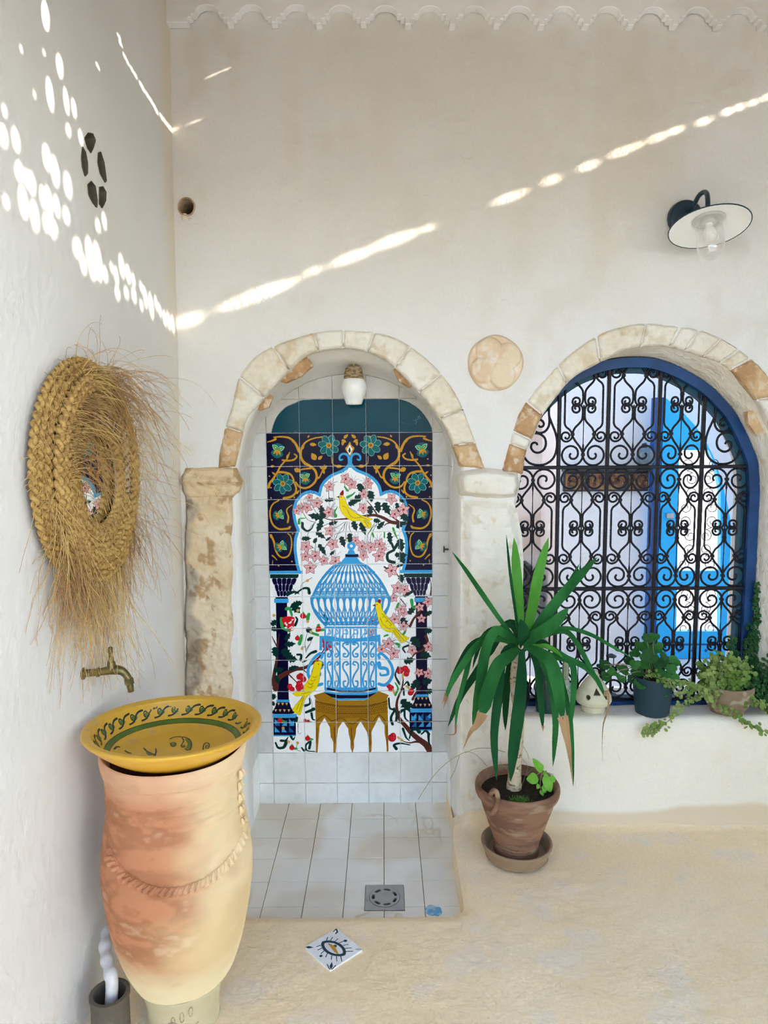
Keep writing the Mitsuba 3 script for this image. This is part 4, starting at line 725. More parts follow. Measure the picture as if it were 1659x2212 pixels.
obj('bare_patch', relief(Polygon([tuple(P(a, b, y=-.215)[[0, 2]]) for a, b in [(1612, 890), (1628, 885), (1646, 905), (1652, 935), (1630, 938), (1614, 915)]]), -.225, .008, .006, .006, .012, .03, 30, 8), 'mat_brownstone', A2, 40, label='brown stone in the reveal')
# left stone pilaster with its impost
PI = tag(key('trim_3'), 'rough sandy stone pilaster in the corner left of the niche', kind='structure')
r = np.random.default_rng(5)
pil = [(400 + 2 * math.sin(k * 1.7), y) for k, y in enumerate(range(1078, 1600, 40))]; pir = [(502 + 5 * math.sin(k * 2.1) - 3 * (k < 2), y) for k, y in enumerate(range(1078, 1600, 40))]
zc = [1078, 1195, 1320, 1440, 1600]
Lp = [(x, z) for x, z in xz(pil)]; Rp = [(x, z) for x, z in xz(pir)]
Lp.append((-.838, .0)); Rp.append((-.625, .0))
zs = np.array([q[1] for q in Lp]); cutz = [1.42, 1.02, .62, .28, 0.]
lx = lambda z: float(np.interp(-z, -zs, [q[0] for q in Lp])); rx = lambda z: float(np.interp(-z, -np.array([q[1] for q in Rp]), [q[0] for q in Rp]))
zz = np.linspace(cutz[0], cutz[-1], 44)
q = Polygon([(lx(z) + .001, z) for z in zz] + [(rx(z) + .022 * float(fb(np.array([[z, 1., 1.]]), 9, 4, 3)[0]), z) for z in zz[::-1]])
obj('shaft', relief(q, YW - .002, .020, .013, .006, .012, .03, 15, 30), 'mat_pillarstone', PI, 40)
imp = Polygon(xz([(393, 1028), (402, 1012), (470, 1010), (510, 1012), (524, 1040), (516, 1060), (500, 1076), (404, 1078), (394, 1060)])).buffer(.002)
zi = imp.bounds
obj('impost', relief(imp, YW, .018, .010, .007, .012, .02, 16, 41, h=lambda p: .020 * np.exp(-((p[:, 1] - (zi[1] + .6 * (zi[3] - zi[1]))) / .014) ** 2)), 'mat_pillarstone', PI, 40, label='moulded stone block on top')
PR = tag(key('trim_4'), 'bulging whitewashed rubble pilaster between niche and window', kind='structure')
pz = xz([(998, 1080), (1052, 1074), (1106, 1080), (1117, 1112), (1126, 1160), (1129, 1210), (1128, 1280), (1124, 1350), (1119, 1430), (1112, 1500)]) + [(.552, .40), (.55, .20), (.545, .02), (.335, .015), (.332, .4), (.330, .8)]
obj('shaft', relief(Polygon(pz).buffer(.004), YW + .002, .034, .016, .0075, .05, .05, 13, 51), 'mat_palestone', PR, 40)
imp = Polygon(xz([(990, 1030), (1000, 1018), (1050, 1012), (1116, 1020), (1118, 1050), (1112, 1072), (1080, 1076), (1040, 1074), (994, 1068)])).buffer(.003)
obj('impost', relief(imp, YW, .045, .010, .008, .022, .05, 15, 55), 'mat_palestone', PR, 40, label='worn impost block on top')
# round stone medallion with a four-petalled whirl
mcn = np.array([.4635, 1.9425])
def whirl(p):
    q = (p - mcn) / .112; r_ = np.linalg.norm(q, axis=1); a = np.arctan2(q[:, 1], q[:, 0]); h = np.zeros(len(p))
    for k in range(4):
        c = np.array([math.cos(.5 + k * math.pi / 2), math.sin(.5 + k * math.pi / 2)]) * .50; d = np.linalg.norm((q - c) @ np.array([[1, 0], [0, 1]]), axis=1) / .47
        h = np.maximum(h, .018 * np.clip(1 - d ** 4, 0, 1) ** .35 * (1 - .35 * np.clip(np.cos(a - (.5 + k * math.pi / 2) - .7), 0, 1)))
    return h + .006 * np.exp(-(r_ / .14) ** 2)
medal = [(mcn[0] + .113 * math.cos(a) * (1 + .02 * math.sin(3 * a + 1)), mcn[1] + .112 * math.sin(a) * (1 + .018 * math.sin(5 * a))) for a in np.linspace(0, 2 * math.pi, 72)[:-1]]
M('medal', bump(diff(lambda p, n, uv: mix(mix((.74, .61, .44), (.68, .52, .35), smoothstep(.4, .62, fbm(p.x * 17, p.z * 17, 2., 4))), (.80, .75, .66), smoothstep(.6, .74, fbm(p.x * 24 + 5, p.z * 24, 4., 3)) * .5)), stone_bump, .003))
obj('stone_medallion', relief(Polygon(medal), YW, .010, .0025, .0035, .008, .02, 30, 60, h=whirl), 'mat_medal', None, 40, label='round carved stone disc with four petals set in the wall between the arches', cat='medallion')
# plaster collars around medallion
ringp = Polygon([(mcn[0] + .128 * math.cos(a) * (1 + .02 * math.sin(2 * a)), mcn[1] + .127 * math.sin(a)) for a in np.linspace(0, 2 * math.pi, 60)[:-1]]).difference(Polygon(medal).buffer(.001))
# clay pipe mouth in the wall
hc = np.array([hole_c[0], YW, hole_c[1]])
M('clay', bump(diff(lambda p, n, uv: mix((.52, .40, .27), (.36, .26, .17), smoothstep(.4, .65, fbm(p.x * 40, p.y * 40, p.z * 40, 3)))), stone_bump, .003))
M('soot', diff((.035, .032, .03)))  # near-black stands in for shade inside the pipe and the drain
pm = lathe(smoothprof([(.0275, .20), (.0275, .05), (.028, .010), (.030, -.006), (.034, -.004), (.0375, .012), (.038, .05)], 3), 36, (0, 0, 0), None, .003, 3)
pm.vertices = np.c_[pm.vertices[:, 0], pm.vertices[:, 2], pm.vertices[:, 1] * 1.08] + hc; pm.faces = pm.faces[:, ::-1]
k = obj('drain_pipe', pm, 'mat_clay', None, 40, label='small round clay pipe mouth high in the corner of the back wall', cat='pipe')
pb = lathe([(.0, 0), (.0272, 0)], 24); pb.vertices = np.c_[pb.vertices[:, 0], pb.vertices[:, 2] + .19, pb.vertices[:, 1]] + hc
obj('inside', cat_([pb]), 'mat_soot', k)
# mortar lumps below the pipe
for sd, (a, b) in enumerate([((398, 470), 9), ((412, 474), 7)]):
    obj('mortar', relief(Point(tuple(P(*a, y=YW)[[0, 2]])).buffer(b / 520), YW + .003, .010, .006, .004, .012, .01, 40, 70 + sd), 'mat_limestone', k, 40)
# floor drain
M('steel', prin(lambda p, n, uv: mix((.52, .52, .51), (.40, .39, .37), fbm(p.x * 30, p.y * 30, 1., 3)), .38, metallic=.75))
dr_ = Polygon([(-.071, -.760), (.074, -.760), (.074, -.614), (-.071, -.614)])
dc = (.0015, -.687); slots = []
for q in range(7):
    a0 = q * 2 * math.pi / 7 + .25; arc = [(dc[0] + .043 * math.cos(a), dc[1] + .043 * math.sin(a)) for a in np.linspace(a0, a0 + .36, 7)]
    slots.append(LineString(arc).buffer(.0055))
def horiz(poly, z0, z1):
    m = trimesh.creation.extrude_polygon(poly, z1 - z0, engine='earcut'); m.vertices[:, 2] += z0; return m
dk = thing('floor_drain', 'square steel floor drain with ring of slots in the tiled tray', 'drain')
disc = Point(dc).buffer(.057, 24)
obj('frame', horiz(dr_.difference(disc.buffer(.0015)), ZT - .004, ZT + .0015), 'mat_steel', dk, False)
obj('grate', horiz(disc.difference(unary_union(slots)), ZT - .004, ZT + .0025), 'mat_steel', dk, False)
obj('sump', horiz(dr_.buffer(-.004), ZT - .0045, ZT - .0042), 'mat_soot', dk, False)  # thin dark sheet painted as the shaded depth below the slots
# patterned diamond tile set in the floor
ec = np.array([-.1635, -1.0605]); e1, e2 = np.array([.0945, -.006]), np.array([.004, .0935])
M('tile_white', prin(lambda p, n, uv: mix((.76, .77, .78), (.66, .66, .66), smoothstep(.4, .7, fbm(p.x * 22, p.y * 22, 2., 4))), .3, specular=.4))
dt_ = thing('floor_tile', 'white diamond tile painted with an eye motif in the sandy floor', 'tile')
diam = Polygon([ec + e1, ec + e2, ec - e1, ec - e2]).buffer(-.004).buffer(.004, 4)
flz = .0065
obj('tile_body', horiz(diam, -.012, flz), 'mat_tile_white', dt_, False)
E2 = lambda pts: np.array([ec + a * e1 + b * e2 for a, b in pts])
def ink(part, col, geoms_, dz=.0003):
    ms, cs = [], []
    for cc, g in geoms_:
        for p in polys(g):
            v, f = trimesh.creation.triangulate_polygon(p, engine='earcut'); ms.append(T(np.c_[v, np.full(len(v), flz + dz)], orient(v, f))); cs.append(np.tile(cc, (len(v), 1)))
    kk = key(part, dt_); scene[kk] = mikit.ply(cat_(ms), 'mat_paint', smooth=False, color=np.vstack(cs)); return kk
# almond eye along the tile's long diagonal
ax = np.array([.80, -.60]) ; ax /= np.linalg.norm(ax); ay = np.array([.60, .80])
eye = lambda pts: np.array([ec + (ax * a + ay * b) * .047 for a, b in pts])
t = np.linspace(0, math.pi, 24); alm = lambda s, w: Polygon(eye(np.vstack([np.c_[-np.cos(t) * s, np.sin(t) ** 1.3 * w], np.c_[np.cos(t) * s, -np.sin(t) ** 1.3 * w]]))).buffer(0)
dkb, ol, oc = srgb(40, 62, 74), srgb(70, 78, 50), srgb(190, 140, 50)
lash = [LineString(eye([(-math.cos(a) * .98, sg * (math.sin(a) * .62 + .02)), (-math.cos(a) * 1.25 + .1, sg * (math.sin(a) * .62 + .30))])).buffer(.0014) for a in np.linspace(.45, 2.7, 7) for sg in (1, -1)]
ring_ = alm(1.05, .60).difference(alm(.80, .40))
tips = [(dkb, Polygon(E2([(-.97, .0), (-.85, .06), (-.68, 0), (-.85, -.06)]))), (dkb, Polygon(E2([(0.02, -.95), (.07, -.82), (0.02, -.62), (-.04, -.82)]))), (ol, LineString(E2([(-.12, -.75), (-.02, -.95)])).buffer(.0016)), (ol, LineString(E2([(.16, -.78), (.06, -.95)])).buffer(.0016)), (dkb, LineString(E2([(.0, .92), (.05, .8), (.0, .72)])).buffer(.0025)), (ol, LineString(E2([(-.1, .8), (-.02, .95)])).buffer(.0016)), (ol, Polygon(E2([(.95, 0), (.86, .04), (.74, .0), (.86, -.04)])).difference(Polygon(E2([(.92, 0), (.86, .025), (.78, .0), (.86, -.025)])))), (dkb, Point(E2([(.37, .38)])[0]).buffer(.0055)), (dkb, Point(E2([(-.38, -.38)])[0]).buffer(.005))]
tag(ink('painted_eye', 0, [(dkb, ring_.difference(unary_union(lash)))] + [(dkb, unary_union(lash))]), 'dark blue eye outline with lashes')
tag(ink('painted_pupil', 0, [(oc, Polygon(eye([(-.55, .12), (-.1, .16), (.25, -.02), (.6, -.22), (.2, -.18), (-.15, -.02)])).buffer(.002)), (ol, Point(eye([(-.05, .22)])[0]).buffer(.006).difference(Polygon(eye([(-.55, .12), (-.1, .16), (.25, -.02), (.6, -.22), (.2, -.18), (-.15, -.02)])).buffer(.002)))]), 'ochre and olive eye centre')
tag(ink('painted_corner', 0, tips), kind='stuff')
# small dark hook on the niche's right edge
M('iron', prin((.035, .03, .03), .5, specular=.4))
h0 = P(963, 1186, y=-.03)
hm = cat_([rbox(h0 + [-.012, -.014, -.014], h0 + [-.006, -.004, .014], .001), rbox(h0 + [-.006, -.013, -.004], h0 + [.018, -.005, .004], .001), rbox(h0 + [.014, -.02, -.008], h0 + [.024, .0, .008], .001)])
obj('wall_hook', hm, 'mat_iron', None, False, label='tiny dark metal hook at the right edge of the tiled niche', cat='hook')
# blue paint stain on the tray tile
M('stain', prin(lambda p, n, uv: mix(srgb(96, 160, 205), srgb(160, 190, 205), smoothstep(.4, .6, fbm(p.x * 60, p.y * 60, 1., 3))), .5))
sc_ = lambda pts: [tuple(P(a, b, z=ZT)[:2]) for a, b in pts]
st = unary_union([LineString(sc_([(930, 1960), (925, 1968), (932, 1974), (942, 1972)])).buffer(.012), LineString(sc_([(935, 1960), (938, 1963)])).buffer(.009), LineString(sc_([(947, 1963), (950, 1972), (944, 1976)])).buffer(.008)])
obj('paint_stain', cat_([horiz(p.buffer(.001), ZT + .0002, ZT + .0012) for p in polys(st)]), 'mat_stain', 'floor_tray', False, label='light blue paint smear')
# hanging white ceramic lamp in the vault
LP = np.array([-.118, -.135, 0]); zl = P(763, 841, y=-.135)[2]
M('ceramic', prin((.80, .79, .75), .12, specular=.5)); M('rope', bump(diff(lambda p, n, uv: mix((.42, .32, .19), (.22, .15, .08), smoothstep(.4, .6, fbm(p.x * 90, p.y * 90, p.z * 160, 3)))), lambda p, n, uv: noise(p.x * 200, p.y * 200, p.z * 300), .003))
hl = thing('hanging_lamp', 'white ceramic jar lamp hanging upside down at the top of the niche', 'lamp')
pl = smoothprof([(.0, -.058), (.026, -.058), (.031, -.064), (.0345, -.060), (.040, -.045), (.050, -.018), (.0535, .008), (.049, .030), (.038, .046), (.033, .052), (.0, .052)], 5)
obj('shade', lathe(pl, 48, LP + [0, 0, zl]), 'mat_ceramic', hl, 35)
dots = [trimesh.creation.icosphere(1, .0018).apply_translation(LP + [.018 * math.cos(a) * s, .018 * math.sin(a) * s, zl - .0585]) for a, s in zip(np.linspace(0, 5.5, 9), [.3, .9, .6, 1, .5, .9, .7, 1, .4])]
obj('hole_pattern', cat_(dots), 'mat_rope', hl, True, kind='stuff')
rp = lambda z, r_: tube([LP + [r_ * math.cos(a), r_ * math.sin(a), zl + z] for a in np.linspace(0, 2 * math.pi, 25)[:-1]], .0038, 6, closed=True)
for k in range(7): obj('rope_coil', rp(.047 + .0065 * k, .0395 - .0012 * k + .001 * (k % 2)), 'mat_rope', hl, True)
obj('cap', lathe(smoothprof([(.034, .040), (.034, .085), (.02, .098), (.006, .10), (.004, .16), (0, .16)], 3), 24, LP + [0, 0, zl]), 'mat_rope', hl, 40)

# ================================================================== WINDOW: blue frame, wrought-iron grille, what stands behind it
M('frame_blue', prin(lambda p, n, uv: mix((.003, .030, .11), (.005, .047, .16), smoothstep(.35, .7, fbm(p.x * 9, p.z * 9, p.y * 9, 3))), .42, specular=.35))
M('frame_dark', prin((.008, .055, .085), .5, specular=.3))
wpoly = Polygon(WI_B).buffer(0)
inn = wpoly.buffer(-.036)
drop = sbox(wpoly.bounds[0] + .036, LEDGE + .010, wpoly.bounds[2] - .036, LEDGE + .1); inn = inn.union(drop)
inn2 = inn.buffer(-.020).union(sbox(wpoly.bounds[0] + .056, LEDGE + .018, wpoly.bounds[2] - .056, LEDGE + .1))
wf = tag(key('window_1'), 'blue painted arched window frame with an iron grille', None, kind='structure')
def vert(poly, y0, y1):
    m = trimesh.creation.extrude_polygon(poly, y1 - y0, engine='earcut'); v = m.vertices.copy(); m.vertices = np.c_[v[:, 0], y0 + (y1 - y0) - v[:, 2], v[:, 1]]; return m
obj('frame', vert(wpoly.buffer(.006).difference(inn), YF - .004, -.075), 'mat_frame_blue', wf, 20)
obj('inner_frame', vert(inn.buffer(.002).difference(inn2), -.122, -.085), 'mat_frame_dark', wf, 20, label='dark teal inner frame')
M('wrought', prin(lambda p, n, uv: mix((.008, .008, .012), (.018, .017, .019), smoothstep(.5, .8, fbm(p.x * 60, p.z * 60, 1., 3))), .45, specular=.22))
GR = thing('window_grille', 'black wrought-iron grille with scrolls and spearheads in the blue arched window', 'grille')
YG = -.128; gx = [.548, .766, .977, 1.197, 1.389, 1.612]; gz = [.474, .978, 1.513]
clipp = wpoly.buffer(-.022)
g3 = lambda p, y=YG: np.c_[np.asarray(p)[:, 0], np.full(len(p), y), np.asarray(p)[:, 1]]
def iron(name, pts, r=.0046, y=YG, clip=False, sides=6):
    pts = np.asarray(pts, float)
    if clip:
        g = LineString(pts).intersection(clipp)
        for q in getattr(g, 'geoms', [g]):
            if q.geom_type == 'LineString' and q.length > .02: obj(name, tube(g3(resample(np.array(q.coords), max(3, int(q.length / .008))), y), r, sides), 'mat_wrought', GR, True)
    else: obj(name, tube(g3(pts, y), r, sides), 'mat_wrought', GR, True)
ztop_at = lambda x: max(q[1] for q in np.array(clipp.intersection(LineString([(x, 1), (x, 2.5)])).coords))
for x in gx[1:5]: obj('bar', rbox((x - .0075, YG - .008, .455), (x + .0075, YG + .008, ztop_at(x) + .012), .002), 'mat_wrought', GR, False)
for z in gz: obj('bar', rbox((.53, YG - .012, z - .0075), (1.628, YG + .004, z + .0075), .002), 'mat_wrought', GR, False)
def spiral(c, a0, turns, r_of):
    t = np.linspace(0, 1, int(26 * abs(turns)) + 8); a = a0 + turns * 2 * np.pi * t; r = np.array([r_of(k) for k in t]); return np.c_[c[0] + r * np.cos(a), c[1] + r * np.sin(a)]
# one half cell, measured: x outwards from the middle, z down from the bar
volA = spiral((135, 158), np.pi, 1.62, lambda t: np.interp(t, [0, .3, .42, .6, .8, 1], [135, 135, 118, 72, 50, 24]))[:, :]
volA[:, 1] = 2 * 158 - volA[:, 1]; volA[:, 1] = 2 * 158 - volA[:, 1]
bodyA = catmull([(0, 158), (9, 195), (42, 255), (98, 325), (134, 385), (137, 425), (112, 488), (64, 538), (24, 588), (14, 640), (14, 715), (22, 748), (48, 776), (84, 783)], 6)
volS = spiral((97, 731), np.pi / 2 + .2, -1.45, lambda t: np.interp(t, [0, .45, .7, 1], [52, 50, 34, 10]))
strandA = np.vstack([volA[::-1], bodyA[1:], volS[1:]])
volB = spiral((217, 383), np.pi - .38, 1.55, lambda t: np.interp(t, [0, .15, .45, .6, .8, 1], [81, 62, 60, 50, 30, 10]))
halfB = np.vstack([volB[::-1], catmull([(142, 413), (152, 442), (182, 476), (220, 506), (238, 548), (239, 600)], 5)[1:], [(239, 774)]])
spear = [(0, 185, 2), (0, 215, 9), (0, 262, 13), (0, 300, 6), (0, 420, 5), (0, 640, 8), (0, 774, 9)]
def cell_iron(xc, hw, z0, H, up=False, clip=False):
    sx, sz = hw / 310, H / 1548
    loc = lambda p, s, flip: np.c_[xc + s * np.asarray(p)[:, 0] * sx, (z0 + (np.asarray(p)[:, 1] if not flip else 1548 - np.asarray(p)[:, 1]) * sz) if up else (z0 - (np.asarray(p)[:, 1] if not flip else 1548 - np.asarray(p)[:, 1]) * sz)]
    for s in (-1, 1):
        for fl in (False, True): iron('scroll', loc(strandA, s, fl), .0046, YG + .001 * s, clip)
        full = np.vstack([loc(halfB, s, False), loc(halfB, s, True)[::-1][1:]]); iron('side_scroll', full, .0044, YG - .001 * s, clip)
    for fl in (False, True):
        p = np.array(spear, float); q = loc(p[:, :2], 1, fl); m = tube(g3(resample(q, 7), YG), 1, 8)
        rr = np.interp(np.linspace(0, 1, 24), np.linspace(0, 1, 7), p[:, 2]); qq = np.stack([np.full(24, xc), np.interp(np.linspace(0, 1, 24), np.linspace(0, 1, 7), q[:, 1])], 1)
        if not clip or clipp.contains(LineString(qq)): obj('spear', tube(g3(qq), rr * .00034, 8), 'mat_wrought', GR, True)
    for x, v in [(0, 158), (137, 413), (-137, 413), (0, 648), (84, 783), (-84, 783)]:
        for fl in ((False, True) if v < 700 else (False,)):
            q = loc([(x, v)], 1, fl)[0]
            if clip and not clipp.contains(Point(q)): continue
            h = np.array([.0075, .008, .0045]) if v == 648 else np.array([.0075, .008, .006])
            obj('collar', rbox(np.array([q[0], YG, q[1]]) - h, np.array([q[0], YG, q[1]]) + h, .0015), 'mat_wrought', GR, False)
for i in range(5):
    xc, hw = (gx[i] + gx[i + 1]) / 2, (gx[i + 1] - gx[i]) / 2
    cell_iron(xc, hw, gz[1], gz[1] - gz[0]); cell_iron(xc, hw, gz[2], gz[2] - gz[1])
    if 0 < i < 4: cell_iron(xc, hw, gz[2], .535, up=True, clip=True)
c8 = lambda pts: np.array([P(1380 + a / 5.947, 760 + b / 5.947, y=YG)[[0, 2]] for a, b in pts])
s1 = catmull(c8([(935, 585), (972, 650), (988, 740), (975, 850), (975, 930), (1010, 1000), (1080, 1030), (1150, 1005), (1185, 940), (1160, 870), (1100, 855), (1050, 890), (1045, 935), (1085, 955), (1108, 930)]), 7)
s2 = catmull(c8([(975, 830), (935, 920), (890, 1020), (862, 1120), (858, 1230), (890, 1345), (970, 1420), (1080, 1442), (1200, 1410), (1285, 1310), (1305, 1210), (1270, 1100), (1190, 1042), (1110, 1035), (1030, 1080), (1000, 1160), (1020, 1240), (1085, 1282), (1150, 1268), (1188, 1215), (1175, 1160), (1125, 1155), (1110, 1185)]), 7)
cxw = P(1363.7, 960, y=YG)[0]
for q in (s1, s2):
    for m in (q, np.c_[2 * cxw - q[:, 0], q[:, 1]]): iron('scroll', m, .005, clip=True)
# ---- blue door leaf in the sunlit doorway of the room behind
M('door_blue', prin(lambda p, n, uv: mix((.015, .42, .90), (.03, .50, .95), fbm(p.x * 5, p.z * 3, 1., 3)), .4, specular=.35)); M('door_edge', prin((.006, .075, .27), .45))
scene['mat_pane'] = {'type': 'thindielectric', 'int_ior': 1.5}
dk = tag(key('door_1'), 'sky blue arched door leaf with glazed panels, seen through the grille', None, kind='structure')
YD = 1.10; d2 = lambda pts: [tuple(P(a, b, y=YD)[[0, 2]]) for a, b in pts]
leafp = Polygon([(dx0, ZB + .004)] + LT + [(dx1, ZB + .004)]).buffer(0)
pane1 = Polygon(d2([(1463, 972), (1528, 972), (1543, 1010), (1553, 1060), (1553, 1232), (1460, 1232)])); pane2 = Polygon(d2([(1459, 1272), (1552, 1272), (1552, 1362), (1457, 1362)]))
obj('leaf', vert(leafp.difference(pane1).difference(pane2), YD - .022, YD + .022), 'mat_door_blue', dk, False)
obj('edge', rbox((dx0 - .050, YD - .015, ZB + .004), (dx0 - .001, YD + .05, LT[0][1] - .002), .002), 'mat_door_edge', dk, False, label='dark blue door post')
for q in (pane1, pane2):
    x0, z0, x1, z1 = q.bounds; obj('pane', flatmesh(q.buffer(.004), YD), 'mat_pane', dk, False)
    obj('mullion', rbox(((x0 + x1) / 2 - .008, YD - .018, z0), ((x0 + x1) / 2 + .008, YD - .004, z1 - (.004 if z1 < .9 else .03)), .002), 'mat_white', dk, False)
for q, n in ((pane1, 4), (pane2, 2)):
    x0, z0, x1, z1 = q.bounds
    for a in range(2):
        for b in range(n):
            cx_, cz_ = x0 + (x1 - x0) * (.27 + .46 * a), z0 + (z1 - z0) * (b + .5) / n * .94; s = 1 if (a + b) % 2 else -1
            sp = np.vstack([spiral((cx_ - s * .018, cz_ + .045), -np.pi / 2, 1.3 * s, lambda t: .038 - .026 * t)[::-1], spiral((cx_ + s * .018, cz_ - .045), np.pi / 2, 1.3 * s, lambda t: .038 - .026 * t)])
            obj('pane_scroll', tube(g3(sp, YD - .01), .0022, 5), 'mat_wrought', dk, True)
for k in range(5): obj('stud', trimesh.creation.icosphere(1, .009).apply_translation((dx0 + .06 + k * .085, YD - .024, ZB + .055)), 'mat_door_edge', dk, True)
obj('lower_rail', rbox((dx0 + .02, YD - .027, ZB + .09), (dx1 - .02, YD - .02, ZB + .10), .001), 'mat_door_edge', dk, False)
obj('rim_lock', rbox(P(1441, 1120, y=YD - .05), P(1452, 1108, y=YD - .022) + [0, .0, 0], .003), 'mat_steel', dk, False)
# carved wooden panel, wall lamp, switch, loudspeaker in the room
M('carved', bump(prin(lambda p, n, uv: mix(mix((.10, .035, .022), (.24, .10, .04), smoothstep(.4, .65, fbm(p.x * 30, p.z * 30, 1., 4))), (.30, .19, .05), smoothstep(.55, .75, noise(p.x * 55, p.z * 55, 2.)) * .7), .4), lambda p, n, uv: fbm(p.x * 60, p.z * 60, 1., 3), .006))
M('dark_wood', prin((.022, .022, .028), .45))
cp = thing('carved_panel', 'dark carved wooden panel with a narrow shelf on the room wall behind the grille', 'wall panel')
a, b = P(1217, 1062, y=YB - .02), P(1402, 1016, y=YB - .02)
obj('board', rbox((a[0], YB - .022, a[2]), (b[0], YB - .001, b[2]), .003), 'mat_dark_wood', cp, False)
obj('shelf', rbox((a[0] - .01, YB - .07, b[2] - .004), (b[0] + .01, YB - .001, b[2] + .018), .003), 'mat_dark_wood', cp, False)
for k, (u0, u1) in enumerate(((.02, .24), (.30, .70), (.76, .98))):
    x0, x1 = a[0] + (b[0] - a[0]) * u0, a[0] + (b[0] - a[0]) * u1; z0, z1 = a[2] + .012, b[2] - .016
    pc = obj('carved_block', rbox((x0, YB - .030, z0), (x1, YB - .021, z1), .003), 'mat_carved', cp, False)
    for j in range(2 if k != 1 else 4):
        c = (x0 + (x1 - x0) * (j + .5) / (2 if k != 1 else 4), (z0 + z1) / 2); obj('rosette', tube(g3(spiral(c, 0, 2.2, lambda t: .030 - .024 * t), YB - .031), .004, 5), 'mat_carved', pc, True)
wl = thing('wall_lantern', 'small dark lantern on the room wall above the carved panel', 'lantern')
q = P(1396, 990, y=YB - .07); M('lantern_glass', prin((.10, .16, .19), .15, specular=.6))
obj('body', lathe(smoothprof([(0, -.06), (.035, -.05), (.058, -.01), (.052, .04), (.03, .062), (0, .066)], 4), 24, q), 'mat_lantern_glass', wl, 40)
obj('bracket', cat_([tube([q + [0, 0, .06], q + [0, .02, .09], q + [0, .06, .085], q + [0, .070, .05]], .007, 6), rbox(q + [-.02, .058, .0], q + [.02, .0695, .07], .003)]), 'mat_dark_wood', wl, 30)
a, b = P(1256, 1219, y=YB), P(1285, 1196, y=YB); sw = thing('light_switch', 'pale square switch plate on the room wall', 'switch')
obj('plate', rbox((a[0], YB - .010, a[2]), (b[0], YB - .0005, b[2]), .003), 'mat_white', sw, False); obj('rocker', rbox((a[0] + .022, YB - .014, a[2] + .02), (b[0] - .022, YB - .009, b[2] - .02), .002), 'mat_white', sw, False)
a, b = P(1122, 1335, y=1.35), P(1151, 1222, y=1.35); sp = thing('loudspeaker', 'tall black loudspeaker box behind the left edge of the grille', 'loudspeaker')
obj('cabinet', rbox((a[0] - .04, 1.35, ZB), (b[0], 1.55, b[2]), .006), 'mat_dark_wood', sp, False)
for z in (b[2] - .09, b[2] - .26): obj('cone', lathe(smoothprof([(0, .0), (.04, .004), (.062, .014), (.07, .014), (.072, 0)], 4), 28, ((a[0] - .04 + b[0]) / 2 + .01, 1.35, z), (0, -1, 0)), 'mat_iron', sp, 40)
# slim black lantern on the sill right behind the grille
ln = thing('candle_lantern', 'slim black metal lantern standing behind the grille near the leafy plant', 'lantern')
q = np.array([P(1321, 1420, y=-.04)[0], -.035, LEDGE - .01]); hz = P(1321, 1411, y=-.04)[2] - q[2]
obj('base', lathe(smoothprof([(0, 0), (.028, 0), (.028, .012), (.010, .02), (.006, .05), (.006, hz - .075), (.018, hz - .07), (0, hz - .068)], 3), 20, q), 'mat_iron', ln, 30)
obj('roof', lathe([(0, hz - .004), (.006, hz - .004), (.024, hz - .014), (.022, hz - .018), (0, hz - .018)], 20, q), 'mat_iron', ln, 30)
for a in np.linspace(0, 2 * math.pi, 5)[:-1] + .5: obj('post', tube([q + [.016 * math.cos(a), .016 * math.sin(a), hz - .07], q + [.016 * math.cos(a), .016 * math.sin(a), hz - .016]], .002, 5), 'mat_iron', ln, True)

# ================================================================== PLANTS AND POTS
M('terracotta', bump(prin(lambda p, n, uv: mix(mix((.25, .13, .08), (.165, .085, .052), smoothstep(.4, .65, fbm(p.x * 9, p.y * 9, p.z * 26, 4))), (.34, .25, .16), smoothstep(.55, .75, fbm(p.x * 14, p.y * 14, p.z * 30 + 3, 3)) * .65) * (1 - .35 * smoothstep(.62, .7, fbm(p.x * 5, p.y * 5, p.z * 9 + 8, 3))), .85, specular=.2), lambda p, n, uv: fbm(p.x * 14, p.y * 14, p.z * 170, 3) + .5 * noise(p.x * 120, p.y * 120, p.z * 120), .004))
M('saucer', bump(prin(lambda p, n, uv: mix((.32, .215, .13), (.24, .16, .10), fbm(p.x * 12, p.y * 12, p.z * 40, 4)), .8, specular=.2), lambda p, n, uv: fbm(p.x * 20, p.y * 20, p.z * 150, 3), .003))
M('soil', bump(diff(lambda p, n, uv: mix((.022, .016, .012), (.05, .038, .027), noise(p.x * 140, p.y * 140, p.z * 140))), lambda p, n, uv: fbm(p.x * 90, p.y * 90, 1., 3), .01))
def leafmat(a, b, tr=.5): return {'type': 'principledthin', 'base_color': mikit.proc(lambda p, n, uv: mix(a, b, smoothstep(.3, .7, fbm(p.x * 14, p.y * 14, p.z * 5, 3)))), 'roughness': .3, 'diff_trans': tr, 'spec_trans': 0., 'eta': 1.4}
scene['mat_yucca'] = leafmat((.020, .105, .028), (.035, .17, .045)); scene['mat_yucca_light'] = leafmat((.07, .26, .035), (.11, .36, .06), .8); scene['mat_yucca_dark'] = leafmat((.010, .058, .022), (.018, .085, .03))
scene['mat_leaf_dry'] = leafmat((.46, .29, .15), (.30, .17, .09)); scene['mat_leaf_mid'] = leafmat((.035, .15, .035), (.07, .23, .06)); scene['mat_leaf_jade'] = leafmat((.14, .24, .05), (.30, .38, .12)); scene['mat_leaf_fresh'] = leafmat((.20, .52, .06), (.28, .62, .10), .9); scene['mat_leaf_deep'] = leafmat((.022, .08, .026), (.05, .13, .045))
M('stem', diff(lambda p, n, uv: mix((.32, .25, .16), (.20, .16, .10), noise(p.x * 90, p.y * 90, p.z * 90))))
PC = np.array([.520, -.565, 0])
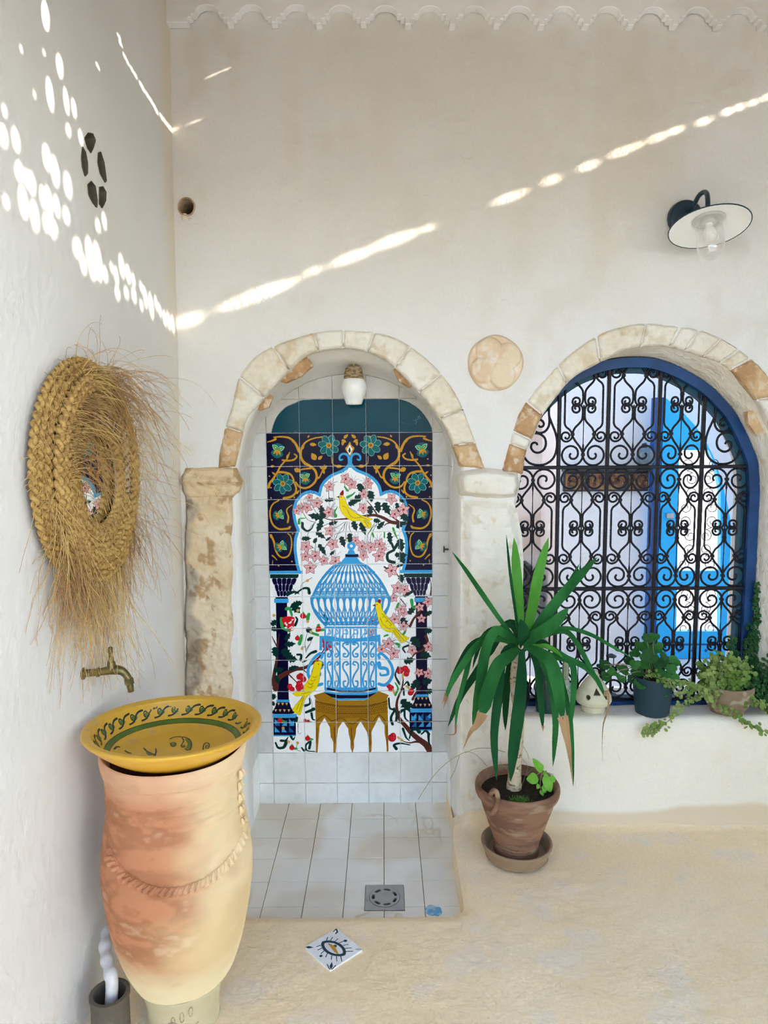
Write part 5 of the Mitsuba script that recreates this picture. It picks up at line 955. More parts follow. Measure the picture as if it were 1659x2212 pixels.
sc = thing('plant_saucer', 'round terracotta saucer on the sandy floor under the yucca pot', 'saucer')
obj('dish', lathe(smoothprof([(0, .004), (.112, .003), (.120, .010), (.132, .040), (.139, .055), (.134, .060), (.126, .054), (.113, .022), (.10, .016), (0, .015)], 4), 80, PC + [0, 0, .012], None, .003, 2), 'mat_saucer', sc, 40)
pt = thing('plant_pot', 'tapered weathered terracotta pot holding the yucca', 'pot')
pz = .03
obj('body', lathe(smoothprof([(0, pz), (.080, pz), (.086, .045), (.088, .075), (.101, .12), (.120, .175), (.136, .222), (.145, .252), (.149, .258), (.158, .266), (.1625, .285), (.161, .302), (.155, .308), (.148, .304), (.142, .285), (.135, .25)], 4), 96, PC, None, .004, 4), 'mat_terracotta', pt, 40)
lug = [P(a, b, y=PC[1] - dy) for a, b, dy in [(1060, 1716, .110), (1066, 1708, .128), (1073, 1712, .136), (1075, 1728, .134), (1071, 1745, .126), (1063, 1757, .112), (1054, 1754, .098)]]
obj('lug', tube(catmull(lug, 5), .0095, 10), 'mat_terracotta', pt, 40)
obj('soil', lathe([(.140, .272), (.11, .276), (.05, .284), (0, .286)], 40, PC, None, .006, 5), 'mat_soil', pt, True, kind='stuff')
yu = thing('yucca_plant', 'tall yucca with long drooping green leaves and brown tips in the terracotta pot', 'yucca')
YY = PC[1]
trunk = catmull([P(1110, 1704, y=YY) , P(1113, 1660, y=YY), P(1118, 1600, y=YY), P(1120, 1540, y=YY), P(1114, 1480, y=YY), P(1117, 1430, y=YY), P(1126, 1392, y=YY)], 8)
tm = tube(trunk, np.r_[np.linspace(.030, .023, 10), np.full(len(trunk) - 20, .0215), np.linspace(.0215, .016, 10)], 16); tm.vertices += tm.vertex_normals * (fb(tm.vertices, 60, 3, 2) * .006)[:, None]
M('bark', bump(diff(lambda p, n, uv: mix(mix((.50, .38, .24), (.62, .50, .36), noise(p.x * 30, p.y * 30, p.z * 60)), (.20, .13, .07), smoothstep(.58, .7, fbm(p.x * 70, p.y * 70, p.z * 120, 3)))), lambda p, n, uv: fbm(p.x * 60, p.y * 60, p.z * 180, 3), .006))
obj('trunk', tm, 'mat_bark', yu, 40)
K = lambda pts: [(960 + a / 3.95, 1160 + b / 3.95) for a, b in pts]; K2 = lambda pts: [(940 + a / 3.95, 1420 + b / 3.95) for a, b in pts]
# each leaf: measured midline, width in px, depth towards the viewer at start / middle / tip, material, colour of the tip
LV_ = [(K([(640, 900), (605, 640), (562, 330), (532, 30), (528, -20)]), 26, (0, .03, .05), 'dark', None), (K([(655, 900), (632, 600), (612, 300), (598, 60), (592, 10)]), 92, (0, -.02, -.03), 'light', None), (K([(690, 930), (745, 620), (805, 300), (888, 5)]), 92, (0, .0, .02), 'light', None),
       (K([(690, 930), (840, 690), (1060, 430), (1180, 300), (1302, 175)]), 86, (0, .02, .04), '', None), (K([(690, 930), (850, 720), (1020, 480), (1150, 230)]), 60, (0, .0, -.0), '', None), (K([(660, 960), (760, 850), (900, 770), (1060, 605)]), 108, (.02, .06, .09), '', None), (K([(668, 980), (672, 860), (650, 700)]), 120, (.03, .06, .06), 'dark', None),
       (K([(660, 960), (500, 740), (350, 530), (200, 310), (65, 125)]), 46, (0, .05, .10), '', None), (K([(640, 960), (575, 760), (500, 770), (380, 850), (230, 930), (110, 1130), (0, 1370)]), 58, (0, .02, .05), 'dark', 'x'), (K([(620, 980), (520, 830), (430, 800), (350, 960), (300, 1250), (240, 1610)]), 96, (.02, .09, .12), '', None),
       (K([(640, 985), (560, 1010), (460, 1090), (380, 1290), (325, 1500)]), 112, (.02, .12, .17), '', None), (K([(655, 1000), (660, 1080), (650, 1300), (620, 1560)]) + K2([(665, 800), (643, 1060)]), 108, (.03, .10, .14), 'dark', None), (K([(690, 985), (800, 985), (900, 1060), (960, 1250), (1010, 1560)]), 112, (.02, .11, .16), '', None),
       (K([(710, 990), (780, 1080), (810, 1300), (840, 1640)]), 62, (.0, .05, .08), 'dark', None), (K([(690, 960), (880, 935), (1040, 1030), (1200, 1110), (1310, 1230), (1380, 1390)]), 50, (.0, .05, .10), '', None), (K([(690, 940), (860, 840), (1030, 805), (1130, 910), (1230, 1090), (1375, 1375)]), 46, (.0, .04, .08), '', None),
       (K([(690, 930), (880, 805), (1050, 778), (1250, 835), (1450, 945), (1605, 1035)]), 34, (.0, .06, .10), '', None), (K([(700, 980), (940, 1020), (1075, 1065), (1105, 1200), (1090, 1450), (1070, 1660)]), 54, (.0, .06, .10), '', None), (K([(630, 980), (480, 850), (370, 1000), (250, 1190), (140, 1360), (30, 1620)]), 58, (.0, .0, .02), 'dark', None),
       (K([(620, 960), (450, 790), (250, 940), (180, 1180), (110, 1460), (92, 1650)]), 44, (.0, .05, .09), '', None), (K([(630, 970), (470, 870), (300, 910), (170, 1070), (60, 1250), (10, 1400)]), 62, (0, .07, .11), '', None), (K([(640, 990), (560, 930), (500, 1000), (470, 1240), (440, 1480)]) + K2([(500, 700), (525, 1050)]), 80, (.0, .07, .11), 'dark', None),
       (K([(640, 990), (570, 1040), (535, 1250), (520, 1480), (520, 1650)]), 62, (-.02, -.06, -.07), 'dark', None), (K([(700, 990), (830, 1080), (910, 1290), (945, 1560)]) + K2([(1015, 760), (1005, 930)]), 62, (.0, .06, .10), '', None), (K([(720, 980), (920, 1040), (1010, 1260), (1060, 1500)]) + K2([(1160, 640), (1180, 1100)]), 44, (.0, .05, .08), '', None),
       (K([(650, 970), (600, 760), (565, 730), (500, 780), (440, 900), (400, 1010)]), 60, (-.02, -.05, -.06), 'dark', None), (K([(640, 960), (560, 830), (430, 780), (330, 850), (270, 1010), (240, 1120)]), 40, (-.02, -.02, -.0), 'dark', None), (K([(650, 985), (560, 1120), (490, 1330), (470, 1500)]), 54, (-.02, -.07, -.09), 'dark', None),
       (K([(700, 970), (790, 930), (870, 930), (960, 980), (1010, 1030)]), 40, (.02, .08, .12), 'light', None), (K([(690, 960), (790, 900), (860, 900), (900, 960)]), 44, (0, -.04, -.05), 'dark', None)]
ry = np.random.default_rng(21)
for k, (pts, w, dep, mt, tip) in enumerate(LV_):
    n = len(pts); dd = np.interp(np.linspace(0, 1, n), [0, .5, 1], dep); q = np.array([P(a, b, y=YY - d_) for (a, b), d_ in zip(pts, dd)])
    q[0] = trunk[-1] + np.array([(pts[0][0] - 1127) * .0012, -.006 * np.sign(dep[1]), -.01 + .004 * (k % 5)])
    m = resample(catmull(q, 8), 26); t = np.linspace(0, 1, 26); sc_w = (YY - dep[1] - CAM[1]) / FOC * 1.08 * w / 3.95
    blunt = k == 10
    prof = np.interp(t, [0, .08, .25, .55, .8, .93, 1], [.62, .5, .85, 1, .78 if not blunt else 1, .42 if not blunt else .92, .03 if not blunt else .5])
    up = np.array([ry.uniform(-.35, .35), -1, .35 + ry.uniform(-.2, .2)])
    lk = obj('leaf', ribbon(m, prof * sc_w, up, .22), 'mat_yucca' + ('_' + mt if mt else ''), yu, True)
    tips = {10: K([(325, 1500), (300, 1560), (262, 1620)]) + K2([(300, 640), (240, 780)]), 12: K([(1010, 1560), (1025, 1600)]) + K2([(1110, 620), (1140, 780), (1178, 1100)]), 14: K([(1330, 1190), (1385, 1290), (1400, 1440), (1365, 1560)]) + K2([(1430, 600), (1425, 750), (1428, 890)]), 8: K([(20, 1330), (-5, 1390), (-25, 1440)]), 20: K([(30, 1330), (10, 1400), (-10, 1470)]), 19: K([(95, 1600), (88, 1680)]) + K2([(85, 660), (82, 690)]), 13: K([(838, 1600), (842, 1665)])}
    if k in tips:
        tq = np.array([P(a, b, y=YY - dep[2] - .002) for a, b in tips[k]]); tq[0] = m[-2 if not blunt else -1]; tmid = resample(catmull(tq, 8), 16); tt = np.linspace(0, 1, 16)
        obj('dry_tip', ribbon(tmid, sc_w * (.78 if k in (10, 12) else .5) * np.interp(tt, [0, .3, .7, 1], [1, .62, .2, .04]), up, .5), 'mat_leaf_dry', lk, True, label='withered brown leaf tip')
# moss, seedling, dry tendril
mo = []
for k in range(260):
    a, r_ = ry.uniform(0, 6.3), .042 * math.sqrt(ry.uniform(0, 1)); c = PC + np.array([-.012 + r_ * math.cos(a), -.105 + r_ * .5 * math.sin(a), .281 + .012 * (1 - r_ / .042)]); e = c + ry.normal(0, .006, 3) + [0, 0, .008]
    mo.append(tube([c, e], [.0016, .0006], 3))
M('moss', diff((.10, .20, .035)))
obj('moss', cat_(mo), 'mat_moss', None, False, label='tuft of green moss at the foot of the yucca trunk', cat='moss', kind='stuff')
sd = thing('seedling', 'small bright green seedling growing at the right rim of the terracotta pot', 'seedling')
YS = PC[1] - .055; kk = lambda a, b: P(940 + a / 3.95, 1420 + b / 3.95, y=YS)
for pts in ([(905, 1150), (895, 1080), (905, 1010), (912, 960)], [(912, 970), (870, 1000), (840, 1010)], [(910, 990), (950, 1010), (975, 1010)], [(912, 960), (890, 920), (870, 890)], [(900, 1110), (925, 1110)], [(905, 1000), (960, 985), (1010, 1000)]): obj('stem', tube(catmull([kk(*q) for q in pts], 4), .0013, 5), 'mat_stem', sd, True)
for a, b, c, d_, w in [(918, 970, 830, 860, 75), (870, 1010, 778, 1040, 95), (930, 1005, 990, 1150, 90), (985, 1005, 1025, 1060, 45), (920, 1090, 945, 1155, 50), (875, 1075, 868, 1125, 30), (925, 975, 955, 985, 45), (895, 1135, 930, 1165, 40)]:
    m = resample(np.array([kk(a, b), kk((a + c) / 2, (b + d_) / 2) + [0, -.012, 0], kk(c, d_)]), 12); t = np.linspace(0, 1, 12); obj('leaf', ribbon(m, np.sin(np.pi * t ** .7) ** .8 * w / 3.95 * .00168 + .0004, [.1, -1, .5], .25), 'mat_leaf_fresh', sd, True)
tn = thing('dry_tendril', 'thin dry brown tendril arching from the yucca pot towards the tiled niche', 'twig')
for pts in ([(1052, 1655), (1030, 1632), (1010, 1624), (990, 1632), (965, 1648), (940, 1672), (920, 1700), (903, 1728)], [(1092, 1625), (1062, 1617), (1030, 1617), (1005, 1626)], [(992, 1632), (984, 1660), (972, 1684)]): obj('twig', tube(catmull([P(a, b, y=YY - .03) for a, b in pts], 5), .0011, 5), 'mat_stem', tn, True)
for pts in ([(1126, 1700), (1135, 1675), (1140, 1655), (1128, 1640)], [(1135, 1675), (1150, 1660)], [(1126, 1606), (1138, 1625), (1143, 1640)], [(1080, 1648), (1092, 1658), (1100, 1668)]): obj('twig', tube(catmull([P(a, b, y=YY + .01) for a, b in pts], 4), .0009, 5), 'mat_stem', tn, True)
# ---- ceramic tealight house on the sill
SZ = LEDGE + .004
M('cream', bump(prin(lambda p, n, uv: mix((.66, .61, .43), (.56, .52, .34), fbm(p.x * 25, p.y * 25, p.z * 60, 4)), .55, specular=.3), lambda p, n, uv: fbm(p.x * 30, p.y * 30, p.z * 200, 3), .002))
c = np.array([P(1281, 1535, y=-.235)[0], -.235, SZ])
import manifold3d as m3
def man(m): return m3.Manifold(m3.Mesh(np.asarray(m.vertices, np.float32), np.asarray(m.faces, np.uint32)))
def closed(m):
    m = trimesh.Trimesh(m.vertices, m.faces); m.merge_vertices(digits_vertex=6); m.update_faces(m.nondegenerate_faces()); m.fix_normals(); return m
op = [(0, 0), (.047, 0), (.050, .004), (.050, .024), (.047, .028), (.070, .038), (.077, .052), (.074, .070), (.056, .108), (.036, .136), (.022, .152), (.019, .166), (.014, .178), (0, .182)]
ip = [(0, .034), (.060, .040), (.068, .054), (.064, .070), (.048, .104), (.029, .130), (.014, .142), (0, .146)]
body = man(closed(lathe(op, 64))) - man(closed(lathe(ip, 48)))
tri_ = trimesh.creation.extrude_polygon(Polygon([(-.016, .088), (.016, .088), (.0, .118)]), .2, engine='earcut'); tri_.vertices = np.c_[tri_.vertices[:, 0] - .004, -tri_.vertices[:, 2], tri_.vertices[:, 1]]; tri_.invert()
body = body - man(closed(tri_))
for ang in (-.62, .62):
    h = trimesh.creation.cylinder(.0105, .2, 24); h.apply_transform(trimesh.transformations.rotation_matrix(math.pi / 2, [1, 0, 0])); h.apply_translation([0, -.1, .078]); h.apply_transform(trimesh.transformations.rotation_matrix(ang, [0, 0, 1])); body = body - man(closed(h))
bm = body.to_mesh(); bm = trimesh.Trimesh(bm.vert_properties[:, :3] + c, bm.tri_verts, process=False)
tl = thing('tealight_house', 'cream ceramic tealight house with triangular and round openings on the window sill', 'tealight holder')
obj('body', bm, 'mat_cream', tl, 35)
# ---- dark pots at the left of the sill
M('green_glaze', prin(lambda p, n, uv: mix((.008, .03, .028), (.016, .055, .048), fbm(p.x * 14, p.y * 14, p.z * 14, 3)), .16, specular=.5)); M('black_glaze', prin((.012, .012, .014), .18, specular=.5))
M('teal_pot', prin(lambda p, n, uv: mix((.012, .034, .048), (.02, .05, .066), fbm(p.x * 9, p.y * 9, p.z * 9, 3)), .45, specular=.3))
def potmesh(prof, c, seed=0, n=64): return lathe(smoothprof(prof, 4), n, c, None, .002, seed)
c = np.array([P(1179, 1552, y=-.245)[0] + .004, -.235, SZ]); g = thing('glazed_jar', 'dark green glazed jar on the sill behind the yucca leaves', 'jar')
obj('body', potmesh([(0, 0), (.040, 0), (.046, .012), (.050, .06), (.050, .12), (.046, .165), (.036, .185), (.030, .20), (.034, .215), (.030, .216), (.024, .2), (0, .195)], c), 'mat_green_glaze', g, 40)
c = np.array([P(1130, 1500, y=-.215)[0] - .024, -.225, SZ]); g = thing('black_bowl', 'black glazed pot at the left end of the window sill behind the yucca trunk', 'pot')
obj('body', potmesh([(0, 0), (.030, 0), (.040, .015), (.050, .06), (.048, .10), (.050, .118), (.045, .120), (.040, .10), (0, .095)], c), 'mat_black_glaze', g, 40)
c = np.array([P(1222, 1540, y=-.21)[0] - .002, -.20, SZ]); g = thing('cactus_pot', 'slim grey-green bottle vase with a small cactus beside the ceramic tealight house', 'cactus')
M('mossglass', prin(lambda p, n, uv: mix((.14, .22, .17), (.32, .36, .28), smoothstep(.4, .6, fbm(p.x * 50, p.y * 50, p.z * 50, 3))), .3, specular=.4))
obj('vase', potmesh([(0, 0), (.026, 0), (.030, .02), (.031, .075), (.026, .105), (.017, .118), (.018, .128), (.013, .128), (0, .122)], c, 2, 40), 'mat_mossglass', g, 40)
cm = lathe(smoothprof([(0, .115), (.010, .118), (.013, .15), (.0125, .19), (.008, .212), (0, .216)], 4), 30, c); a_ = np.arctan2(cm.vertices[:, 1] - c[1], cm.vertices[:, 0] - c[0]); cm.vertices[:, :2] = c[:2] + (cm.vertices[:, :2] - c[:2]) * (1 + .14 * np.cos(a_ * 8))[:, None]
obj('cactus', cm, 'mat_leaf_mid' if False else M('cactus', diff(lambda p, n, uv: mix((.24, .30, .16), (.38, .40, .26), noise(p.x * 160, p.y * 160, p.z * 160)))), g, 40)
# ---- dark teal pot with a leafy clover-like plant
c = np.array([P(1408, 1540, y=-.262)[0], -.262, SZ]); dp = thing('plant_pot', 'dark teal plastic flowerpot on the sill with a leafy green plant', 'pot')
obj('body', lathe([(0, 0), (.066, 0), (.069, .004), (.085, .150), (.088, .150), (.0885, .166), (.084, .166), (.080, .145), (0, .143)], 72, c), 'mat_teal_pot', dp, 30)
obj('soil', lathe([(.08, .150), (.04, .156), (0, .158)], 30, c, None, .006, 1), 'mat_soil', dp, True, kind='stuff')
lp = thing('leafy_plant', 'bushy plant with rounded lobed leaves in the dark teal pot', 'plant')
rl = np.random.default_rng(33)
def lobed(c, s, nrm, twist, lobes=3):
    th_ = np.linspace(0, 2 * np.pi, 40)[:-1]; r_ = s * (.62 + .38 * np.abs(np.cos(th_ * lobes / 2 + .3)) ** .6); q = np.c_[r_ * np.cos(th_), r_ * np.sin(th_), .22 * s * (r_ / s) ** 2 - .0 * th_]
    n_ = np.asarray(nrm, float); n_ /= np.linalg.norm(n_); R4 = trimesh.geometry.align_vectors([0, 0, 1], n_)[:3, :3] @ trimesh.transformations.rotation_matrix(twist, [0, 0, 1])[:3, :3]
    inn_ = q * .5; inn_[:, 2] = .05 * s; v = np.vstack([q, inn_, [[0, 0, 0]]]); k_ = 39; i = np.arange(k_); j = (i + 1) % k_
    f = np.vstack([np.stack([i, j, k_ + j], 1), np.stack([i, k_ + j, k_ + i], 1), np.stack([k_ + i, k_ + j, np.full(k_, 2 * k_)], 1)]); return T(v @ R4.T + c, f)
spots_ = [(1305, 1436, 22), (1322, 1452, 20), (1308, 1462, 20), (1298, 1440, 14), (1345, 1448, 24), (1340, 1466, 20), (1360, 1430, 20), (1372, 1412, 22), (1388, 1398, 26), (1400, 1420, 30), (1420, 1400, 24), (1412, 1440, 30), (1436, 1424, 28), (1448, 1446, 28), (1430, 1460, 30), (1400, 1462, 28), (1378, 1452, 26), (1385, 1478, 24), (1415, 1482, 26), (1444, 1474, 24), (1458, 1466, 20), (1364, 1468, 20), (1404, 1496, 20), (1432, 1496, 22), (1396, 1380, 22), (1412, 1378, 20), (1372, 1436, 20), (1425, 1436, 24), (1455, 1430, 22), (1390, 1436, 22)]
for k, (a, b, s) in enumerate(spots_):
    yy = c[1] - .02 - .06 * rl.uniform(-.6, 1); q = P(a, b, y=yy); obj('leaf', lobed(q, s * .00125 * rl.uniform(.85, 1.1), [rl.uniform(-.5, .5), -1 + rl.uniform(0, .5), .9], rl.uniform(0, 6)), 'mat_leaf_mid' if k % 3 else 'mat_leaf_deep', lp, True)
    obj('stem', tube(catmull([c + [rl.uniform(-.04, .04), rl.uniform(-.04, .04), .150], (q + c + [0, 0, .19]) / 2 + [0, 0, .01], q], 5), .0016, 5), 'mat_leaf_stem' if False else 'mat_stem', lp, True)
m = resample(np.array([c + [0, .02, .15], P(1420, 1430, y=c[1]), P(1398, 1395, y=c[1] + .0), P(1389, 1376, y=c[1] - .01)]), 14); obj('leaf', ribbon(m, .034 * np.sin(np.pi * np.linspace(.1, 1, 14) ** .8) + .001, [.2, -1, .2], .35), 'mat_leaf_mid', lp, True)
# ---- terracotta bowl with trailing jade plant
c = np.array([P(1570, 1545, y=-.262)[0], -.258, SZ]); tb_ = thing('plant_bowl', 'mossy terracotta bowl at the right of the sill with trailing jade plant', 'pot')
M('bowl_clay', bump(prin(lambda p, n, uv: mix(mix((.25, .175, .105), (.18, .13, .08), fbm(p.x * 14, p.y * 14, p.z * 18, 4)), (.40, .36, .25), smoothstep(.55, .7, fbm(p.x * 24, p.y * 24, p.z * 24, 3)) * .6), .85, specular=.2), stone_bump, .003))
obj('body', lathe(smoothprof([(0, 0), (.052, 0), (.066, .010), (.088, .045), (.101, .085), (.106, .112), (.107, .122), (.102, .128), (.096, .120), (.09, .1), (0, .095)], 4), 80, c, None, .004, 6), 'mat_bowl_clay', tb_, 40)
obj('soil', lathe([(.094, .108), (.04, .118), (0, .12)], 30, c, None, .006, 1), 'mat_soil', tb_, True, kind='stuff')
jd = thing('jade_plant', 'trailing jade plant with tiny rounded leaves spilling over the terracotta bowl', 'plant')
def twiggy(parent, paths, n_per_m, lsize, yc, lmat, seed, spread=.012, thick=.0022):
    r_ = np.random.default_rng(seed); lv = []
    for pts, d0, d1 in paths:
        q = np.array([P(a, b, y=yc - d) for (a, b), d in zip(pts, np.linspace(d0, d1, len(pts)))]); m = catmull(q, 8); obj('branch', tube(m, np.linspace(thick, thick * .5, len(m)), 5), 'mat_stem', parent, True)
        L = np.linalg.norm(np.diff(m, axis=0), axis=1).sum(); dn = resample(m, max(4, int(L * n_per_m)))
        for p in dn:
            for k in range(2): lv.append(lobed(p + r_.normal(0, spread, 3) * [1, .7, 1], lsize * r_.uniform(.7, 1.25), [r_.normal(0, .6), -1 + r_.normal(0, .4), .7 + r_.normal(0, .5)], r_.uniform(0, 6), 2))
    v, f, at = [], [], 0
    for m in lv:                                     # few triangles per leaf
        idx = np.r_[np.arange(0, 39, 5), 78]; vv = m.vertices[idx]; n = len(vv) - 1; v.append(vv); f.append(np.array([[i, (i + 1) % n, n] for i in range(n)]) + at); at += n + 1
    return obj('foliage', T(np.vstack(v), np.vstack(f)), lmat, parent, False, kind='stuff')
heap = [([(1560 + dx, 1492), (1560 + dx * 1.2, 1470 - h / 2), (1560 + dx * 1.35 + 6, 1468 - h)], d0, d1) for dx, h, d0, d1 in [(-34, 30, .0, .03), (-20, 48, .02, .05), (-6, 54, -.02, .0), (10, 50, .03, .06), (26, 42, .0, .03), (38, 26, .03, .05), (0, 34, .06, .09), (18, 24, .07, .1), (-24, 22, .06, .09), (30, 10, .08, .1)]]
twiggy(jd, heap, 260, .0105, c[1], 'mat_leaf_jade', 41, .013)
twiggy(jd, [([(1540, 1488), (1510, 1484), (1480, 1476), (1462, 1482), (1440, 1478)], .05, .10), ([(1535, 1494), (1500, 1508), (1475, 1520), (1455, 1545), (1440, 1560), (1415, 1568), (1390, 1578)], .06, .13), ([(1560, 1494), (1545, 1515), (1550, 1528), (1575, 1538), (1590, 1545), (1608, 1562), (1630, 1568), (1652, 1580)], .08, .15), ([(1580, 1490), (1605, 1500), (1632, 1510), (1655, 1528)], .07, .10), ([(1590, 1485), (1612, 1520), (1640, 1520), (1650, 1535)], .08, .11), ([(1530, 1490), (1500, 1490), (1470, 1500), (1460, 1495)], .07, .11), ([(1550, 1494), (1545, 1505), (1530, 1512), (1520, 1500)], .10, .12), ([(1392, 1578), (1405, 1586), (1430, 1572)], .14, .13), ([(1515, 1485), (1440, 1470), (1400, 1455)], .08, .10)], 120, .0088, c[1], 'mat_leaf_jade', 43, .008)
# ---- plant at the right edge and the creeper on the window frame
c2 = np.array([P(1660, 1545, y=-.24)[0] + .02, -.235, SZ]); rp_ = thing('plant_pot', 'small brown pot at the far right end of the sill, mostly out of the picture', 'pot')
obj('body', potmesh([(0, 0), (.05, 0), (.058, .012), (.066, .085), (.070, .10), (.064, .10), (.058, .085), (0, .082)], c2, 7), 'mat_bowl_clay', rp_, 40)
bs = thing('bushy_plant', 'feathery green plant at the right edge of the window sill', 'plant')
twiggy(bs, [([(1655, 1520), (1640 + dx, 1480 - h / 2), (1645 + dx, 1470 - h)], d0, d0 + .02) for dx, h, d0 in [(-20, 30, .02), (-30, 10, .04), (0, 40, .0), (10, 20, .05), (-10, 0, .06), (20, 40, .03), (-40, -10, .05), (5, -20, .07), (-18, -25, .07), (24, 0, .06)]], 300, .0075, c2[1], 'mat_leaf_deep', 47, .013)
cr = thing('creeper', 'thin creeper with small dark leaves climbing the right side of the blue window frame', 'creeper')
twiggy(cr, [([(1640, 1470), (1630, 1430), (1622, 1395), (1630, 1360), (1636, 1320), (1632, 1290), (1638, 1262)], .02, .01), ([(1636, 1460), (1615, 1425), (1612, 1390), (1622, 1365)], .03, .02), ([(1650, 1475), (1640, 1440), (1636, 1410), (1641, 1370)], .03, .02), ([(1635, 1335), (1648, 1330), (1656, 1332)], .02, .03), ([(1600, 1470), (1592, 1440), (1588, 1412), (1578, 1392), (1584, 1376)], .03, .03)], 170, .0095, -.165, 'mat_leaf_deep', 53, .009, .0016)

# ================================================================== JAR BASIN, TAP, MIRROR, WALL LAMP
JA = np.array([-.572, -1.312, 0])
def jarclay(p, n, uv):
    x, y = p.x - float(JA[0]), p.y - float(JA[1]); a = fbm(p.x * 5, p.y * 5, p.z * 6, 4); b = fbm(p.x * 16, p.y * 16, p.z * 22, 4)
    ochre = mix((.70, .55, .33), (.62, .46, .25), smoothstep(.4, .65, a)); rosy_shade = mix((.43, .175, .09), (.33, .125, .06), smoothstep(.4, .6, b))  # clay is rosier on the left, and deepened there to stand in for shade
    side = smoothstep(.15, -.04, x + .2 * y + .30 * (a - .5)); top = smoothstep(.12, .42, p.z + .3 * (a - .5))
    c = mix(ochre, rosy_shade, side * top * .95)
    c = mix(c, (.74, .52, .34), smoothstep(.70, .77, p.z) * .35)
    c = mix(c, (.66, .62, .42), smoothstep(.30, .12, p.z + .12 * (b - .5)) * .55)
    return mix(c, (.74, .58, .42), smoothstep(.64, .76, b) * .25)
def jar_bump(p, n, uv): return fbm(p.x * 25, p.y * 25, p.z * 90, 3) + .3 * noise(p.x * 180, p.y * 180, p.z * 180)
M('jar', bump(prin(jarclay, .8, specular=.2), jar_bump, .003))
M('stand', bump(prin(lambda p, n, uv: mix((.56, .50, .33), (.46, .40, .25), fbm(p.x * 9, p.y * 9, p.z * 14, 4)), .85, specular=.2), jar_bump, .003))
jr = thing('clay_jar', 'large terracotta jar used as a washbasin column against the left wall', 'jar')
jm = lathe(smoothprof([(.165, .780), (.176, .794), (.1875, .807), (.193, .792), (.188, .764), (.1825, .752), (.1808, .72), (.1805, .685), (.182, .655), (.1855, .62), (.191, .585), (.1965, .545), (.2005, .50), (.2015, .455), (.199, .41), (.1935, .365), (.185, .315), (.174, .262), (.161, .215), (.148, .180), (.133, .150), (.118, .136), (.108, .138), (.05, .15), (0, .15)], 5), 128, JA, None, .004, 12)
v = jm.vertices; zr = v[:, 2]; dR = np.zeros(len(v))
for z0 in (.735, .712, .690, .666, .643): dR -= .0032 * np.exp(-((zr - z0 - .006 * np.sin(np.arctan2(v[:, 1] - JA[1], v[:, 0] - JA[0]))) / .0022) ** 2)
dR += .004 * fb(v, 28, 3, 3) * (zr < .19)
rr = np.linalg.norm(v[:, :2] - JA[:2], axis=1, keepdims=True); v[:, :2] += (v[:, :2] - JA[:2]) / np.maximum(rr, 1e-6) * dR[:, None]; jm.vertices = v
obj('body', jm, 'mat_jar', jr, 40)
# twisted clay garland
rj = lambda z: float(np.interp(z, [.26, .315, .365, .41, .455, .5, .545, .585, .62, .655, .7, .76, .8], [.174, .185, .1935, .199, .2015, .2005, .1965, .191, .1855, .182, .1805, .187, .19]))
def onjar(a, z, o=0.): r_ = rj(z) + o; return JA + np.array([r_ * math.cos(a), r_ * math.sin(a), z])
gl = [onjar(a, .585 - .075 * math.sin(np.pi * (a + 2.35) / 2.25) ** .9 if 0 < (a + 2.35) / 2.25 < 1 else .585, .001) for a in np.linspace(-2.35, -.10, 60)]
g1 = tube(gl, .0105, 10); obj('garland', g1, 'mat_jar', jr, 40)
for k in range(24):
    i = 2 + int(k * 56 / 24); p_, t_ = gl[i], np.array(gl[i + 1]) - gl[i - 1]; t_ /= np.linalg.norm(t_); nn = np.r_[(p_ - JA)[:2], 0]; nn /= np.linalg.norm(nn); s_ = np.cross(nn, t_)
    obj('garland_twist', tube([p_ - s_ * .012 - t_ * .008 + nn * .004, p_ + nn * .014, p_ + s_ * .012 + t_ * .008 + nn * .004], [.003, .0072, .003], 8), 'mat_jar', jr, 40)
# applied ornament on the right flank
for k in range(5):
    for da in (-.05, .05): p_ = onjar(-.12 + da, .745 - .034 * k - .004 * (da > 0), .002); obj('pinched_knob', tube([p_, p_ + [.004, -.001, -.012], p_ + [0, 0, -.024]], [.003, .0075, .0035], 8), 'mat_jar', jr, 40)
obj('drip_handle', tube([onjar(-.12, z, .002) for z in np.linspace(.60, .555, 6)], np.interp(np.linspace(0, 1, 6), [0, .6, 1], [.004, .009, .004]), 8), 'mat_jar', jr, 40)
sdk = thing('jar_stand', 'pale tapering clay stand under the large terracotta jar', 'stand')
stm = lathe(smoothprof([(0, .001), (.090, .001), (.098, .004), (.100, .05), (.108, .10), (.114, .122), (.113, .132), (.105, .1345), (0, .134)], 6), 96, JA, None, .005, 15)
v = stm.vertices; rr = np.linalg.norm(v[:, :2] - JA[:2], axis=1, keepdims=True)
stm.vertices = v; obj('body', stm, 'mat_stand', sdk, 40)
hl_ = []
def onst(a, z): r_ = float(np.interp(z, [.0, .05, .10, .14], [.098, .100, .108, .119])) + .001; return JA + np.array([r_ * math.cos(a), r_ * math.sin(a), z])
for k in range(3):                                    # scratched flowers
    for j in range(6): hl_.append(tube([onst(-1.55 + .22 * k + .05 * math.cos(t + j), .072 + .012 * k + .016 * math.sin(t + j)) for t in np.linspace(0, .9, 5)], .0009, 4))
hl_.append(tube([onst(a, .052 + .018 * math.sin(a * 7)) for a in np.linspace(-2.0, -.9, 40)], .0009, 4))
obj('scratched_flower', cat_(hl_), 'mat_clay', sdk, True, kind='stuff', label='scratched flower ornament')
